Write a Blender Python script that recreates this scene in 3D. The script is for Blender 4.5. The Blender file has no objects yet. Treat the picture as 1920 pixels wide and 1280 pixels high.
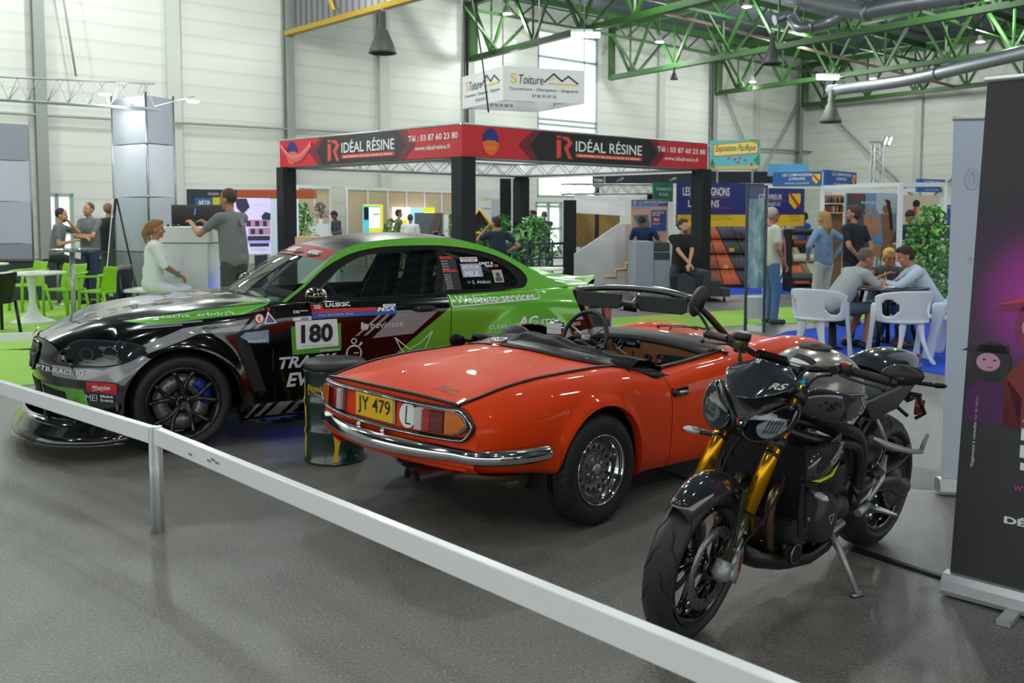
import bpy,bmesh,math,random
from math import pi,sin,cos,tan,sqrt,radians,atan2
from mathutils import Vector,Matrix
from mathutils.bvhtree import BVHTree
random.seed(7)
C = bpy.context.scene.collection
SC = bpy.context.scene
# ---------------- camera ----------------
FPX = 1700.0;HY = 405.0;CAMH = 1.585
PIT = math.atan(FPX/25000.0);CYP = HY+FPX*tan(PIT)
cd = bpy.data.cameras.new('camera');cam = bpy.data.objects.new('camera',cd);C.objects.link(cam)
cam.location = (0,0,CAMH);cam.rotation_euler = (pi/2-PIT,0,0)
cd.sensor_width = 36;cd.lens = FPX/1920*36;cd.shift_y = -(640-CYP)/1920.0
cd.clip_end = 400;cd.clip_start = 0.05
cd.dof.use_dof = True;cd.dof.focus_distance = 4.9;cd.dof.aperture_fstop = 4.2
SC.camera = cam
# ---------------- world ----------------
wd = bpy.data.worlds.new('hall_light');SC.world = wd;wd.use_nodes = True
nt = wd.node_tree;bg = nt.nodes['Background']
tc = nt.nodes.new('ShaderNodeTexCoord');sx = nt.nodes.new('ShaderNodeSeparateXYZ');nt.links.new(tc.outputs['Generated'],sx.inputs[0])
cr = nt.nodes.new('ShaderNodeValToRGB');mr = nt.nodes.new('ShaderNodeMapRange')
mr.inputs[1].default_value = -1;mr.inputs[2].default_value = 1
nt.links.new(sx.outputs[2],mr.inputs[0]);nt.links.new(mr.outputs[0],cr.inputs[0])
e = cr.color_ramp.elements
e[0].position = 0.0;e[0].color = (.10,.10,.095,1);e[1].position = 1.0;e[1].color = (.10,.11,.11,1)
for pos,col in ((.497,(.12,.12,.115,1)),(.505,(.8,.86,.82,1)),(.58,(1.0,1.06,1.02,1)),(.66,(.35,.37,.36,1))):
    q = e.new(pos);q.color = col
nt.links.new(cr.outputs[0],bg.inputs[0]);bg.inputs[1].default_value = 1.7
# ---------------- exposure ----------------
vs = SC.view_settings;vs.view_transform = 'Standard';vs.look = 'None';vs.exposure = 0.1;vs.gamma = 1.0;vs.use_curve_mapping = False
SC.display_settings.display_device = 'sRGB'
CY = SC.cycles
CY.max_bounces = 7;CY.diffuse_bounces = 3;CY.glossy_bounces = 4;CY.transmission_bounces = 6;CY.transparent_max_bounces = 12
CY.sample_clamp_indirect = 6;CY.caustics_reflective = False;CY.caustics_refractive = False
CY.use_denoising = True

# ---------------- helpers ----------------
def srgb(h,a=1.0):
    h = h.lstrip('#');v = [int(h[i:i+2],16)/255 for i in (0,2,4)]
    return tuple([(c/12.92 if c <= .04045 else ((c+.055)/1.055)**2.4) for c in v]+[a])
MATS = {}
def M(name,col='#808080',rough=.5,metal=0.,coat=0.,emit=None,es=0.,noise=0.,nscale=20.,bump=0.,bscale=60.,spec=None,alpha=None,ior=None,trans=0.):
    if name in MATS: return MATS[name]
    m = bpy.data.materials.new(name);m.use_nodes = True;t = m.node_tree;b = t.nodes['Principled BSDF']
    c = srgb(col) if isinstance(col,str) else tuple(col)+(1,)
    b.inputs['Base Color'].default_value = c;b.inputs['Roughness'].default_value = rough;b.inputs['Metallic'].default_value = metal
    if coat: b.inputs['Coat Weight'].default_value = coat;b.inputs['Coat Roughness'].default_value = .03
    if spec is not None: b.inputs['Specular IOR Level'].default_value = spec
    if ior: b.inputs['IOR'].default_value = ior
    if trans: b.inputs['Transmission Weight'].default_value = trans
    if emit: b.inputs['Emission Color'].default_value = srgb(emit);b.inputs['Emission Strength'].default_value = es
    if noise:
        n = t.nodes.new('ShaderNodeTexNoise');n.inputs['Scale'].default_value = nscale;n.inputs['Detail'].default_value = 5
        o = t.nodes.new('ShaderNodeTexCoord');t.links.new(o.outputs['Object'],n.inputs['Vector'])
        x = t.nodes.new('ShaderNodeMix');x.data_type = 'RGBA'
        k1 = tuple(max(0,v*(1-noise)) for v in c[:3])+(1,);k2 = tuple(min(1,v*(1+noise)) for v in c[:3])+(1,)
        x.inputs[6].default_value = k1;x.inputs[7].default_value = k2
        t.links.new(n.outputs[0],x.inputs[0]);t.links.new(x.outputs[2],b.inputs['Base Color'])
    if bump:
        n = t.nodes.new('ShaderNodeTexNoise');n.inputs['Scale'].default_value = bscale;n.inputs['Detail'].default_value = 4
        o = t.nodes.new('ShaderNodeTexCoord');t.links.new(o.outputs['Object'],n.inputs['Vector'])
        u = t.nodes.new('ShaderNodeBump');u.inputs['Strength'].default_value = bump;u.inputs['Distance'].default_value = .01
        t.links.new(n.outputs[0],u.inputs['Height']);t.links.new(u.outputs[0],b.inputs['Normal'])
    MATS[name] = m;return m
def glass(name,col=(.8,.9,.88),refl=.12,rough=0.0,dens=0.0):
    # thin pane: transparent tinted + mirror reflection by fresnel
    if name in MATS: return MATS[name]
    m = bpy.data.materials.new(name);m.use_nodes = True;t = m.node_tree
    for n in list(t.nodes):
        if n.type != 'OUTPUT_MATERIAL': t.nodes.remove(n)
    o = [n for n in t.nodes if n.type == 'OUTPUT_MATERIAL'][0]
    tr = t.nodes.new('ShaderNodeBsdfTransparent');tr.inputs[0].default_value = tuple(col)+(1,)
    gl = t.nodes.new('ShaderNodeBsdfGlossy');gl.inputs['Roughness'].default_value = rough
    lw = t.nodes.new('ShaderNodeLayerWeight');lw.inputs[0].default_value = .35
    mr_ = t.nodes.new('ShaderNodeMapRange');mr_.inputs[3].default_value = refl*.6;mr_.inputs[4].default_value = min(1,refl*5)
    t.links.new(lw.outputs['Fresnel'],mr_.inputs[0])
    mx = t.nodes.new('ShaderNodeMixShader');t.links.new(mr_.outputs[0],mx.inputs[0]);t.links.new(tr.outputs[0],mx.inputs[1]);t.links.new(gl.outputs[0],mx.inputs[2])
    t.links.new(mx.outputs[0],o.inputs[0]);MATS[name] = m;return m

class MB:
    def __init__(s): s.v = [];s.f = [];s.m = [];s.sm = [];s.cm = 0;s.cs = True
    def add(s,vs,fs,smooth=None):
        b = len(s.v);s.v += [tuple(v) for v in vs]
        for f in fs: s.f.append(tuple(b+i for i in f));s.m.append(s.cm);s.sm.append(s.cs if smooth is None else smooth)
        return s
    def mat(s,i): s.cm = i;return s
    def box(s,c,d,R=None,taper=1.0):
        x,y,z = d[0]/2,d[1]/2,d[2]/2;c = Vector(c)
        vs = [(-x,-y,-z),(x,-y,-z),(x,y,-z),(-x,y,-z),(-x*taper,-y*taper,z),(x*taper,-y*taper,z),(x*taper,y*taper,z),(-x*taper,y*taper,z)]
        vs = [c+((R @ Vector(v)) if R else Vector(v)) for v in vs]
        return s.add(vs,[(0,3,2,1),(4,5,6,7),(0,1,5,4),(1,2,6,5),(2,3,7,6),(3,0,4,7)],False)
    def box2(s,a,b): return s.box([(a[i]+b[i])/2 for i in range(3)],[abs(b[i]-a[i]) for i in range(3)])
    def rbox(s,c,d,r=.01,n=3,R=None):   # box with rounded vertical edges
        pts = []
        x,y = d[0]/2-r,d[1]/2-r
        for (sx_,sy_,a0) in ((1,1,0),(-1,1,pi/2),(-1,-1,pi),(1,-1,3*pi/2)):
            for k in range(n+1):
                a = a0+pi/2*k/n;pts.append((sx_*x+r*cos(a),sy_*y+r*sin(a)))
        return s.prism(pts,d[2],Matrix.Translation(Vector(c)-(R @ Vector((0,0,d[2]/2)) if R else Vector((0,0,d[2]/2)))) @ (R.to_4x4() if R else Matrix()))
    def prism(s,poly,h,T=None,both=False):
        n = len(poly);T = T or Matrix()
        z0 = -h/2 if both else 0;z1 = z0+h
        vs = [T @ Vector((p[0],p[1],z0)) for p in poly]+[T @ Vector((p[0],p[1],z1)) for p in poly]
        s.add(vs,[tuple(range(n))[::-1],tuple(range(n,2*n))],False)
        b = len(s.v)-2*n
        for i in range(n):
            j = (i+1) % n;s.f.append((b+i,b+j,b+n+j,b+n+i));s.m.append(s.cm);s.sm.append(s.cs and n > 8)
        return s
    def tube(s,pts,r,n=10,caps=True,closed=False,flat=1.0,up=None):
        pts = [Vector(p) for p in pts];N = len(pts);rs = list(r) if hasattr(r,'__len__') else [r]*N
        prev = None;rings = []
        for i,p in enumerate(pts):
            if closed: t = pts[(i+1) % N]-pts[i-1]
            else: t = pts[min(i+1,N-1)]-pts[max(i-1,0)]
            if t.length < 1e-9: t = Vector((0,0,1))
            t.normalize()
            if prev is None:
                a = Vector(up) if up else (Vector((0,0,1)) if abs(t.z) < .9 else Vector((0,1,0)))
            else: a = prev
            u = a-t*a.dot(t)
            if u.length < 1e-6: u = t.orthogonal()
            u.normalize();w = t.cross(u);prev = u
            rings.append([p+(u*cos(2*pi*k/n)*rs[i]*flat+w*sin(2*pi*k/n)*rs[i]) for k in range(n)])
        vs = [v for g in rings for v in g];fs = []
        for i in range(N if closed else N-1):
            a = i*n;b = ((i+1) % N)*n
            for k in range(n): fs.append((a+k,a+(k+1) % n,b+(k+1) % n,b+k))
        s.add(vs,fs)
        if caps and not closed: s.add([],[]);base = len(s.v)-N*n;s.f += [tuple(base+k for k in range(n))[::-1],tuple(base+(N-1)*n+k for k in range(n))];s.m += [s.cm]*2;s.sm += [False]*2
        return s
    def cyl(s,a,b,r,r2=None,n=16,caps=True): return s.tube([a,b],[r,r if r2 is None else r2],n,caps)
    def lathe(s,prof,T=None,n=32,a0=0,a1=2*pi):   # prof: (r, z) about local z
        T = T or Matrix();full = abs(a1-a0-2*pi) < 1e-6;K = n if full else n+1
        vs = []
        for k in range(K):
            a = a0+(a1-a0)*k/n
            for (r,z) in prof: vs.append(T @ Vector((r*cos(a),r*sin(a),z)))
        P = len(prof);fs = []
        for k in range(n):
            a = k*P;b = ((k+1) % K)*P
            for i in range(P-1):
                if prof[i][0] < 1e-7 and prof[i+1][0] < 1e-7: continue
                if prof[i][0] < 1e-7: fs.append((a+i,b+i+1,a+i+1))
                elif prof[i+1][0] < 1e-7: fs.append((a+i,b+i,a+i+1))
                else: fs.append((a+i,b+i,b+i+1,a+i+1))
        return s.add(vs,fs)
    def ell(s,c,r,R=None,n=16,m=10):
        c = Vector(c);r = (r,r,r) if not hasattr(r,'__len__') else r
        T = Matrix.Translation(c) @ (R.to_4x4() if R else Matrix()) @ Matrix.Diagonal((r[0],r[1],r[2],1))
        return s.lathe([(sin(pi*i/m),-cos(pi*i/m)) for i in range(m+1)],T,n)
    def grid(s,P,smooth=True,closed=False,flip=False):     # P[i][j] points
        a = len(P);b = len(P[0]);vs = [p for r in P for p in r];fs = []
        for i in range(a-1):
            for j in range(b if closed else b-1):
                j2 = (j+1) % b
                q = (i*b+j,i*b+j2,(i+1)*b+j2,(i+1)*b+j);fs.append(q[::-1] if flip else q)
        return s.add(vs,fs,smooth)
    def poly(s,pts,smooth=False): return s.add(pts,[tuple(range(len(pts)))],smooth)
    def mesh(s,name='m'):
        me = bpy.data.meshes.new(name);me.from_pydata(s.v,[],s.f);me.update()
        me.polygons.foreach_set('material_index',s.m);me.polygons.foreach_set('use_smooth',s.sm)
        return me
    def build(s,name,mats,parent=None,bevel=0,weld=0,solid=0,sub=0,loc=None,fix=True,mirror=False,kind=None,label=None,sharp=None):
        me = s.mesh(name)
        if weld or fix:
            b = bmesh.new();b.from_mesh(me)
            if weld: bmesh.ops.remove_doubles(b,verts=b.verts,dist=weld)
            if fix: bmesh.ops.recalc_face_normals(b,faces=b.faces)
            b.to_mesh(me);b.free()
        for m in (mats if isinstance(mats,(list,tuple)) else [mats]): me.materials.append(m)
        o = bpy.data.objects.new(name,me);C.objects.link(o)
        if parent: o.parent = parent
        if loc: o.location = loc
        if sharp: me.set_sharp_from_angle(angle=radians(sharp))
        if mirror: k = o.modifiers.new('mirror','MIRROR');k.use_axis = (True,False,False)
        if solid: k = o.modifiers.new('solid','SOLIDIFY');k.thickness = solid;k.offset = 0
        if sub: k = o.modifiers.new('sub','SUBSURF');k.levels = sub;k.render_levels = sub
        if bevel: k = o.modifiers.new('bevel','BEVEL');k.width = bevel;k.segments = 2;k.limit_method = 'ANGLE';k.angle_limit = radians(40)
        if kind: o['kind'] = kind
        if label: o['label'] = label
        return o
def thing(name,label,cat,loc=(0,0,0),rz=0,group=None):
    o = bpy.data.objects.new(name,None);C.objects.link(o);o.empty_display_size = .2
    o.location = loc;o.rotation_euler = (0,0,rz);return tag(o,label,cat,group)
def tag(o,label,cat,group=None):
    o['label'] = label;o['category'] = cat
    if group: o['group'] = group
    return o
def struct(o): o['kind'] = 'structure';return o
def dup(root,loc=None,rz=None,label=None,group=None):
    r = root.copy();C.objects.link(r)
    if loc is not None: r.location = loc
    if rz is not None: r.rotation_euler = (0,0,rz)
    if label: r['label'] = label
    if group: r['group'] = group
    for ch in root.children:
        c = ch.copy();C.objects.link(c);c.parent = r
        for g in ch.children:
            d = g.copy();C.objects.link(d);d.parent = c
    return r
def text_mesh(txt,size=1.,bold=0.,shear=0.,align='CENTER',sx=1.0,space=1.0):
    cu = bpy.data.curves.new('t','FONT');cu.body = txt;cu.size = size;cu.offset = bold;cu.shear = shear
    cu.align_x = align;cu.align_y = 'CENTER';cu.resolution_u = 3;cu.space_character = space
    o = bpy.data.objects.new('t',cu);C.objects.link(o);dg = bpy.context.evaluated_depsgraph_get();dg.update()
    me = bpy.data.meshes.new_from_object(o.evaluated_get(dg));bpy.data.objects.remove(o);bpy.data.curves.remove(cu)
    vs = [(v.co.x*sx,v.co.y) for v in me.vertices];fs = [tuple(p.vertices) for p in me.polygons]
    bpy.data.meshes.remove(me);return vs,fs
def fit_text(txt,w,h,**k):   # scaled to fill a w x h box centred on 0
    vs,fs = text_mesh(txt,1.0,**k)
    x0 = min(v[0] for v in vs);x1 = max(v[0] for v in vs);y0 = min(v[1] for v in vs);y1 = max(v[1] for v in vs)
    return [((v[0]-(x0+x1)/2)*w/(x1-x0),(v[1]-(y0+y1)/2)*h/(y1-y0)) for v in vs],fs
def put2d(mb,vf,f):      # map 2D mesh through f(u,v)->3D
    vs,fs = vf;mb.add([f(v[0],v[1]) for v in vs],fs,False);return mb
def frame_map(o,ux,uy,off=0.0):
    o = Vector(o);ux = Vector(ux).normalized();uy = Vector(uy).normalized();n = ux.cross(uy)*off
    return lambda u,v: o+ux*u+uy*v+n
def shift(vf,dx,dy): return [(v[0]+dx,v[1]+dy) for v in vf[0]],vf[1]
def rect2(x0,y0,x1,y1): return [(x0,y0),(x1,y0),(x1,y1),(x0,y1)],[(0,1,2,3)]
def circ2(cx,cy,r,n=24,r2=None): return [(cx+r*cos(2*pi*k/n),cy+(r2 or r)*sin(2*pi*k/n)) for k in range(n)],[tuple(range(n))]
def line2(pts,w):         # thick polyline in 2D
    vs = [];fs = []
    for a,b in zip(pts[:-1],pts[1:]):
        d = Vector((b[0]-a[0],b[1]-a[1]));d.normalize();n = Vector((-d.y,d.x))*w/2;e_ = d*w*.3;k = len(vs)
        vs += [(a[0]-e_.x+n.x,a[1]-e_.y+n.y),(a[0]-e_.x-n.x,a[1]-e_.y-n.y),(b[0]+e_.x-n.x,b[1]+e_.y-n.y),(b[0]+e_.x+n.x,b[1]+e_.y+n.y)];fs.append((k,k+1,k+2,k+3))
    return vs,fs
def tess(vf,g):           # cut a 2D mesh on a grid of step g
    b = bmesh.new();vs = [b.verts.new((v[0],v[1],0)) for v in vf[0]]
    for f in vf[1]:
        try: b.faces.new([vs[i] for i in f])
        except ValueError: pass
    xs = [v[0] for v in vf[0]];ys = [v[1] for v in vf[0]]
    for ax,lo,hi in ((0,min(xs),max(xs)),(1,min(ys),max(ys))):
        k = math.floor(lo/g)+1
        while k*g < hi:
            co = [0,0,0];co[ax] = k*g;no = [0,0,0];no[ax] = 1
            bmesh.ops.bisect_plane(b,geom=b.verts[:]+b.edges[:]+b.faces[:],plane_co=co,plane_no=no);k += 1
    bmesh.ops.triangulate(b,faces=b.faces[:]);b.verts.index_update()
    r = ([(v.co.x,v.co.y) for v in b.verts],[tuple(v.index for v in f.verts) for f in b.faces]);b.free();return r
def crv(pts,n=8,closed=False):   # Catmull-Rom resample
    P = [Vector(p) for p in pts];N = len(P);out = []
    for i in range(N if closed else N-1):
        p0 = P[(i-1) % N] if (closed or i > 0) else P[0]*2-P[1];p1 = P[i];p2 = P[(i+1) % N]
        p3 = P[(i+2) % N] if (closed or i+2 < N) else P[-1]*2-P[-2]
        for k in range(n):
            t = k/n;out.append(.5*((2*p1)+(p2-p0)*t+(2*p0-5*p1+4*p2-p3)*t*t+(3*p1-3*p2+p3-p0)*t**3))
    if not closed: out.append(P[-1])
    return out
def pray(px,py):
    xc = (px-960)/FPX;yc = -(py-CYP)/FPX;c,s = cos(PIT),sin(PIT)
    return Vector((xc,c+yc*s,yc*c-s))
def G(px,py,z=0.):       # point of the photograph at height z
    r = pray(px,py);t = (z-CAMH)/r.z;return Vector((0,0,CAMH))+r*t
def A(px,py,Y):          # point of the photograph at distance Y
    r = pray(px,py);return Vector((0,0,CAMH))+r*(Y/r.y)
def Zof(py,z=0.): return G(960,py,z).y
Rz = lambda a: Matrix.Rotation(a,3,'Z')
Rx = lambda a: Matrix.Rotation(a,3,'X')
Ry = lambda a: Matrix.Rotation(a,3,'Y')
# ---------------- hall shell ----------------
def nodes(m): t = m.node_tree;return t,t.nodes['Principled BSDF']
def mk(t,ty,**k):
    n = t.nodes.new(ty)
    for a,v in k.items(): setattr(n,a,v)
    return n
def mth(t,op,a,b=None,c=None,clamp=False):
    n = t.nodes.new('ShaderNodeMath');n.operation = op;n.use_clamp = clamp
    for i,v in enumerate((a,b,c)):
        if v is None: continue
        if isinstance(v,(int,float)): n.inputs[i].default_value = v
        else: t.links.new(v,n.inputs[i])
    return n.outputs[0]
def mixc(t,fac,a,b):
    n = t.nodes.new('ShaderNodeMix');n.data_type = 'RGBA'
    t.links.new(fac,n.inputs[0]) if not isinstance(fac,(int,float)) else setattr(n.inputs[0],'default_value',fac)
    for i,v in ((6,a),(7,b)):
        if isinstance(v,tuple): n.inputs[i].default_value = v
        else: t.links.new(v,n.inputs[i])
    return n.outputs[2]
# concrete floor: fine grain, blotches, long scuffs
mf = M('concrete','#72726e',.42);t,b = nodes(mf)
o = mk(t,'ShaderNodeTexCoord').outputs['Object']
def noise(t,vec,sc,det=5,rough=.5,dist=0.,stretch=None):
    if stretch:
        mp = mk(t,'ShaderNodeMapping');mp.inputs['Scale'].default_value = stretch;mp.inputs['Rotation'].default_value = (0,0,.9);t.links.new(vec,mp.inputs[0]);vec = mp.outputs[0]
    n = mk(t,'ShaderNodeTexNoise');n.inputs['Scale'].default_value = sc;n.inputs['Detail'].default_value = det;n.inputs['Roughness'].default_value = rough;n.inputs['Distortion'].default_value = dist
    t.links.new(vec,n.inputs['Vector']);return n.outputs[0]
def ramp(t,fac,stops):
    n = mk(t,'ShaderNodeValToRGB');e = n.color_ramp.elements
    e[0].position,e[0].color = stops[0];e[1].position,e[1].color = stops[-1]
    for p_,c_ in stops[1:-1]: q = e.new(p_);q.color = c_
    t.links.new(fac,n.inputs[0]);return n.outputs[0]
big = noise(t,o,.55,6,.62);med = noise(t,o,4,6,.7);fine = noise(t,o,75,3,.7);scr = noise(t,o,1.6,5,.6,1.2,(1,.12,1))
c1 = ramp(t,big,[(.3,srgb('#54524b')),(.5,srgb('#6b6961')),(.72,srgb('#7c7970'))])
c2 = mixc(t,mth(t,'MULTIPLY',ramp(t,med,[(.35,(0,0,0,1)),(.7,(1,1,1,1))]),.35),c1,srgb('#7e7e77'))
c3 = mixc(t,mth(t,'MULTIPLY',ramp(t,scr,[(.55,(0,0,0,1)),(.72,(1,1,1,1))]),.35),c2,srgb('#454542'))
spk = ramp(t,fine,[(.32,(0,0,0,1)),(.45,(.2,.2,.19,1)),(.58,(.26,.26,.25,1)),(.7,(.75,.75,.73,1))])
c4 = mixc(t,.42,c3,spk);t.links.new(mixc(t,.9,c3,c4),b.inputs['Base Color'])
bp = mk(t,'ShaderNodeBump');bp.inputs['Strength'].default_value = .5;bp.inputs['Distance'].default_value = .006
t.links.new(fine,bp.inputs['Height']);t.links.new(bp.outputs[0],b.inputs['Normal'])
t.links.new(mth(t,'MULTIPLY_ADD',med,-.2,.5),b.inputs['Roughness'])
struct(MB().grid([[(-60,-14,0),(60,-14,0)],[(-60,75,0),(60,75,0)]],False).build('floor',mf))
def carpet(name,pts,col,label,z=.008):
    m = M('carpet_'+col,col,.95,noise=.08,nscale=6,bump=.3,bscale=400)
    vs = [(p.x,p.y) for p in pts];o = MB().prism(vs,z).build(name,m);return tag(o,label,'carpet')
WO = Vector((-1.8,36.2,0));WD = Vector((.765,.644,0)).normalized();WN = Vector((.644,-.765,0)).normalized()
TD = Vector((.585,-.811,0)).normalized()
def WP(s,t=0.,z=0.): return WO+WD*s+WN*t+Vector((0,0,z))
CORN = 24.2;ZT = 9.9
mw = M('wall_panel','#d5d8d0',.55);t,b = nodes(mw)
o = mk(t,'ShaderNodeTexCoord').outputs['Object'];sp = mk(t,'ShaderNodeSeparateXYZ');t.links.new(o,sp.inputs[0])
fr = mth(t,'FRACT',mth(t,'MULTIPLY',sp.outputs[2],1/.52))
ln = mth(t,'LESS_THAN',fr,.05);ln2 = mth(t,'GREATER_THAN',fr,.86)
nz = noise(t,o,.7,4,.6,0,(.3,.3,2.5));base = mixc(t,nz,srgb('#ccd0c8'),srgb('#dee0d8'))
c_ = mixc(t,mth(t,'MULTIPLY',ln,.25),base,srgb('#8a8f8a'));c_ = mixc(t,mth(t,'MULTIPLY',ln2,.12),c_,srgb('#9fa49e'));t.links.new(c_,b.inputs['Base Color'])
bp = mk(t,'ShaderNodeBump');bp.inputs['Strength'].default_value = .5;bp.inputs['Distance'].default_value = .03
t.links.new(mth(t,'SUBTRACT',1,ln),bp.inputs['Height']);t.links.new(bp.outputs[0],b.inputs['Normal'])
# wall with openings: (s0,s1,z0,z1)
def s_at(px):   # wall position under an image column
    r = pray(px,405); # intersection in plan
    k = Vector((r.x,r.y));a = WO.xy;d = WD.xy
    den = k.x*d.y-k.y*d.x;return (a.y*k.x-a.x*k.y)/-den if den else 0
def z_at(px,py):
    s = s_at(px);Y = WP(s).y;return A(px,py,Y).z
wz0,wz1 = z_at(1060,371),z_at(1060,62)
ws0,ws1 = s_at(1007),s_at(1119)
d1 = (s_at(76),s_at(139),0,2.25);d2 = (s_at(1004),s_at(1054),0,2.2)
win = (ws0,ws1,wz0,wz1)
def wall_mesh(s0,s1,holes):
    mb = MB();ss = sorted({s0,s1}|{h[0] for h in holes}|{h[1] for h in holes});zs = sorted({0.,ZT+.5}|{h[2] for h in holes}|{h[3] for h in holes})
    for i in range(len(ss)-1):
        for j in range(len(zs)-1):
            cs,cz = (ss[i]+ss[i+1])/2,(zs[j]+zs[j+1])/2
            if any(h[0] < cs < h[1] and h[2] < cz < h[3] for h in holes): continue
            a,b_,c,d = WP(ss[i],0,zs[j]),WP(ss[i+1],0,zs[j]),WP(ss[i+1],0,zs[j+1]),WP(ss[i],0,zs[j+1])
            off = -WN*.25
            mb.add([a,b_,c,d,a+off,b_+off,c+off,d+off],[(0,1,2,3),(4,7,6,5),(0,4,5,1),(1,5,6,2),(2,6,7,3),(3,7,4,0)],False)
    return mb
struct(wall_mesh(-46,CORN,[win,d1,d2]).build('wall_left',mw,fix=False))
a,b_ = WP(CORN),WP(CORN)+WN*46
mb = MB();off = WD*.25
mb.add([a,b_,b_+Vector((0,0,ZT+.5)),a+Vector((0,0,ZT+.5)),a+off,b_+off,b_+off+Vector((0,0,ZT+.5)),a+off+Vector((0,0,ZT+.5))],[(0,3,2,1),(4,5,6,7),(2,3,7,6),(0,1,5,4)],False)
struct(mb.build('wall_right',mw,fix=False))
# window and doors
mfr = M('window_frame','#9db0a8',.5);mday = M('daylight_pane','#ffffff',.5,emit='#f2faff',es=2.6)
def framebars(mb,s0,s1,z0,z1,vs,hs,w=.08,d=.1,t0=-.05):
    def bar(sa,sb,za,zb):
        q = [WP(sa,t0-d/2),WP(sb,t0-d/2),WP(sb,t0+d/2),WP(sa,t0+d/2)]
        mb.add([p+Vector((0,0,za)) for p in q]+[p+Vector((0,0,zb)) for p in q],[(0,1,2,3)[::-1],(4,5,6,7),(0,1,5,4),(1,2,6,5),(2,3,7,6),(3,0,4,7)],False)
    for s in [s0+w/2,s1-w/2]+vs: bar(s-w/2,s+w/2,z0,z1)
    for z in [z0+w/2,z1-w/2]+hs: bar(s0,s1,z-w/2,z+w/2)
    return mb
def pane(name,s0,s1,z0,z1,mat,parent,t0=-.1):
    return MB().add([WP(s0,t0,z0),WP(s1,t0,z0),WP(s1,t0,z1),WP(s0,t0,z1)],[(0,1,2,3)],False).build(name,mat,parent)
w1 = framebars(MB(),*win,[],[wz0+(wz1-wz0)*k for k in (.2,.44,.47,.84)],.12).build('window_1',mfr);struct(w1)
pane('pane',ws0,ws1,wz0,wz1,mday,w1)
for i,d in enumerate((d1,d2)):
    o = framebars(MB(),*d,[(d[0]+d[1])/2],[1.05,2.0] if i else [1.1],.1).build('door_%d' % (i+1),mfr);struct(o)
    pane('pane',d[0],d[1],0,d[3],M('daylight_door','#ffffff',.5,emit='#dfeee6' if i == 0 else '#eef6fa',es=.95),o)
# columns on the left wall
mcol = M('column_grey','#8f958f',.6);mcl = M('column_light','#c3c8c0',.6)
for k in range(-4,4):
    s = 7.7*k;mb = MB()
    R = Matrix((WD,WN,Vector((0,0,1)))).transposed()
    for dx,dy,lx,ly in ((0,.12,.3,.03),(0,.34,.3,.03),(0,.23,.03,.22)):
        mb.box(WP(s+dx,dy,ZT/2),(lx,ly,ZT),R)
    if k == 1: continue
    struct(mb.build('wall_column',mcol))
    struct(MB().box(WP(s-3.85,.08,ZT/2),(.42,.16,ZT),R).build('wall_column',mcl))
for t_ in (6.5,13,19.5): struct(MB().box(WP(CORN-.12,t_,ZT/2),(.24,.3,ZT),R).build('wall_column',mcl))
# cross bracing rods and pipe runs on the far bays
mrod = M('brace_rod','#9da29c',.5)
def rod(name,p,q,r,m): return struct(MB().cyl(p,q,r,n=6).build(name,m))
rod('wall_brace',WP(16.2,.3,7.8),WP(20,.3,2.6),.06,mrod);rod('wall_brace',WP(22.9,.3,7.8),WP(18.5,.3,2.6),.06,mrod)
rod('wall_brace',WP(CORN-.3,1,7.7),WP(CORN-.3,7,2),.06,mrod);rod('wall_brace',WP(CORN-.3,13,7.9),WP(CORN-.3,7,2.2),.06,mrod)
rod('wall_pipe',WP(-26,.3,4.35),WP(-.3,.3,4.6),.04,mrod);rod('wall_pipe',WP(9,.3,5.0),WP(CORN,.3,5.2),.05,mrod)
rod('wall_pipe',WP(-15.0,.5,9.6),WP(-14.5,.5,5.6),.03,mrod)
# ceiling deck
mc = M('roof_deck','#343d46',.6);t,b = nodes(mc)
o = mk(t,'ShaderNodeTexCoord').outputs['Object']
vm = mk(t,'ShaderNodeVectorMath',operation='DOT_PRODUCT');t.links.new(o,vm.inputs[0]);vm.inputs[1].default_value = WN
fr = mth(t,'FRACT',mth(t,'MULTIPLY',vm.outputs['Value'],3.2));st = mth(t,'LESS_THAN',fr,.5)
t.links.new(mixc(t,st,srgb('#414c57'),srgb('#272f37')),b.inputs['Base Color'])
zc = 10.35;q = [WP(-46,-.3,zc),WP(CORN+.3,-.3,zc),WP(CORN+.3,62,zc),WP(-46,62,zc)]
struct(MB().add(q+[p+Vector((0,0,.15)) for p in q],[(0,1,2,3),(7,6,5,4)],False).build('ceiling',mc,fix=False))
# roof trusses
mg = M('truss_green','#27501d',.55);my = M('truss_yellow','#b99a2a',.5)
ZB = 7.7;ZU = 9.85
def beam(mb,p,q,w,h):
    p = Vector(p);q = Vector(q);d = (q-p);L = d.length;d.normalize();u = Vector((0,0,1))-d*d.z
    if u.length < 1e-3: u = Vector((1,0,0))
    u.normalize();s = d.cross(u);R = Matrix((d,s,u)).transposed();return mb.box((p+q)/2,(L,w,h),R)
def rooftruss(s,L,step=2.6,mat=mg,t0=.45):
    mb = MB();P = lambda t_,z: WO+WD*s+TD*t_+Vector((0,0,z))
    beam(mb,P(t0,ZB),P(L,ZB),.24,.2);beam(mb,P(t0,ZU),P(L,ZU),.22,.24);beam(mb,P(t0+.1,ZB),P(t0+.1,ZU),.2,.3)
    n = int((L-t0)/step)
    for i in range(n):
        a,c = t0+i*step,t0+(i+1)*step;m_ = (a+c)/2
        beam(mb,P(a,ZU),P(m_,ZB),.1,.1);beam(mb,P(m_,ZB),P(c,ZU),.1,.1);beam(mb,P(m_,ZB),P(m_,ZU),.07,.07)
    return struct(mb.build('roof_truss',mat))
for k,L in ((0,30),(1,36),(2,42),(3,47)): rooftruss(7.7*k,L)
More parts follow.
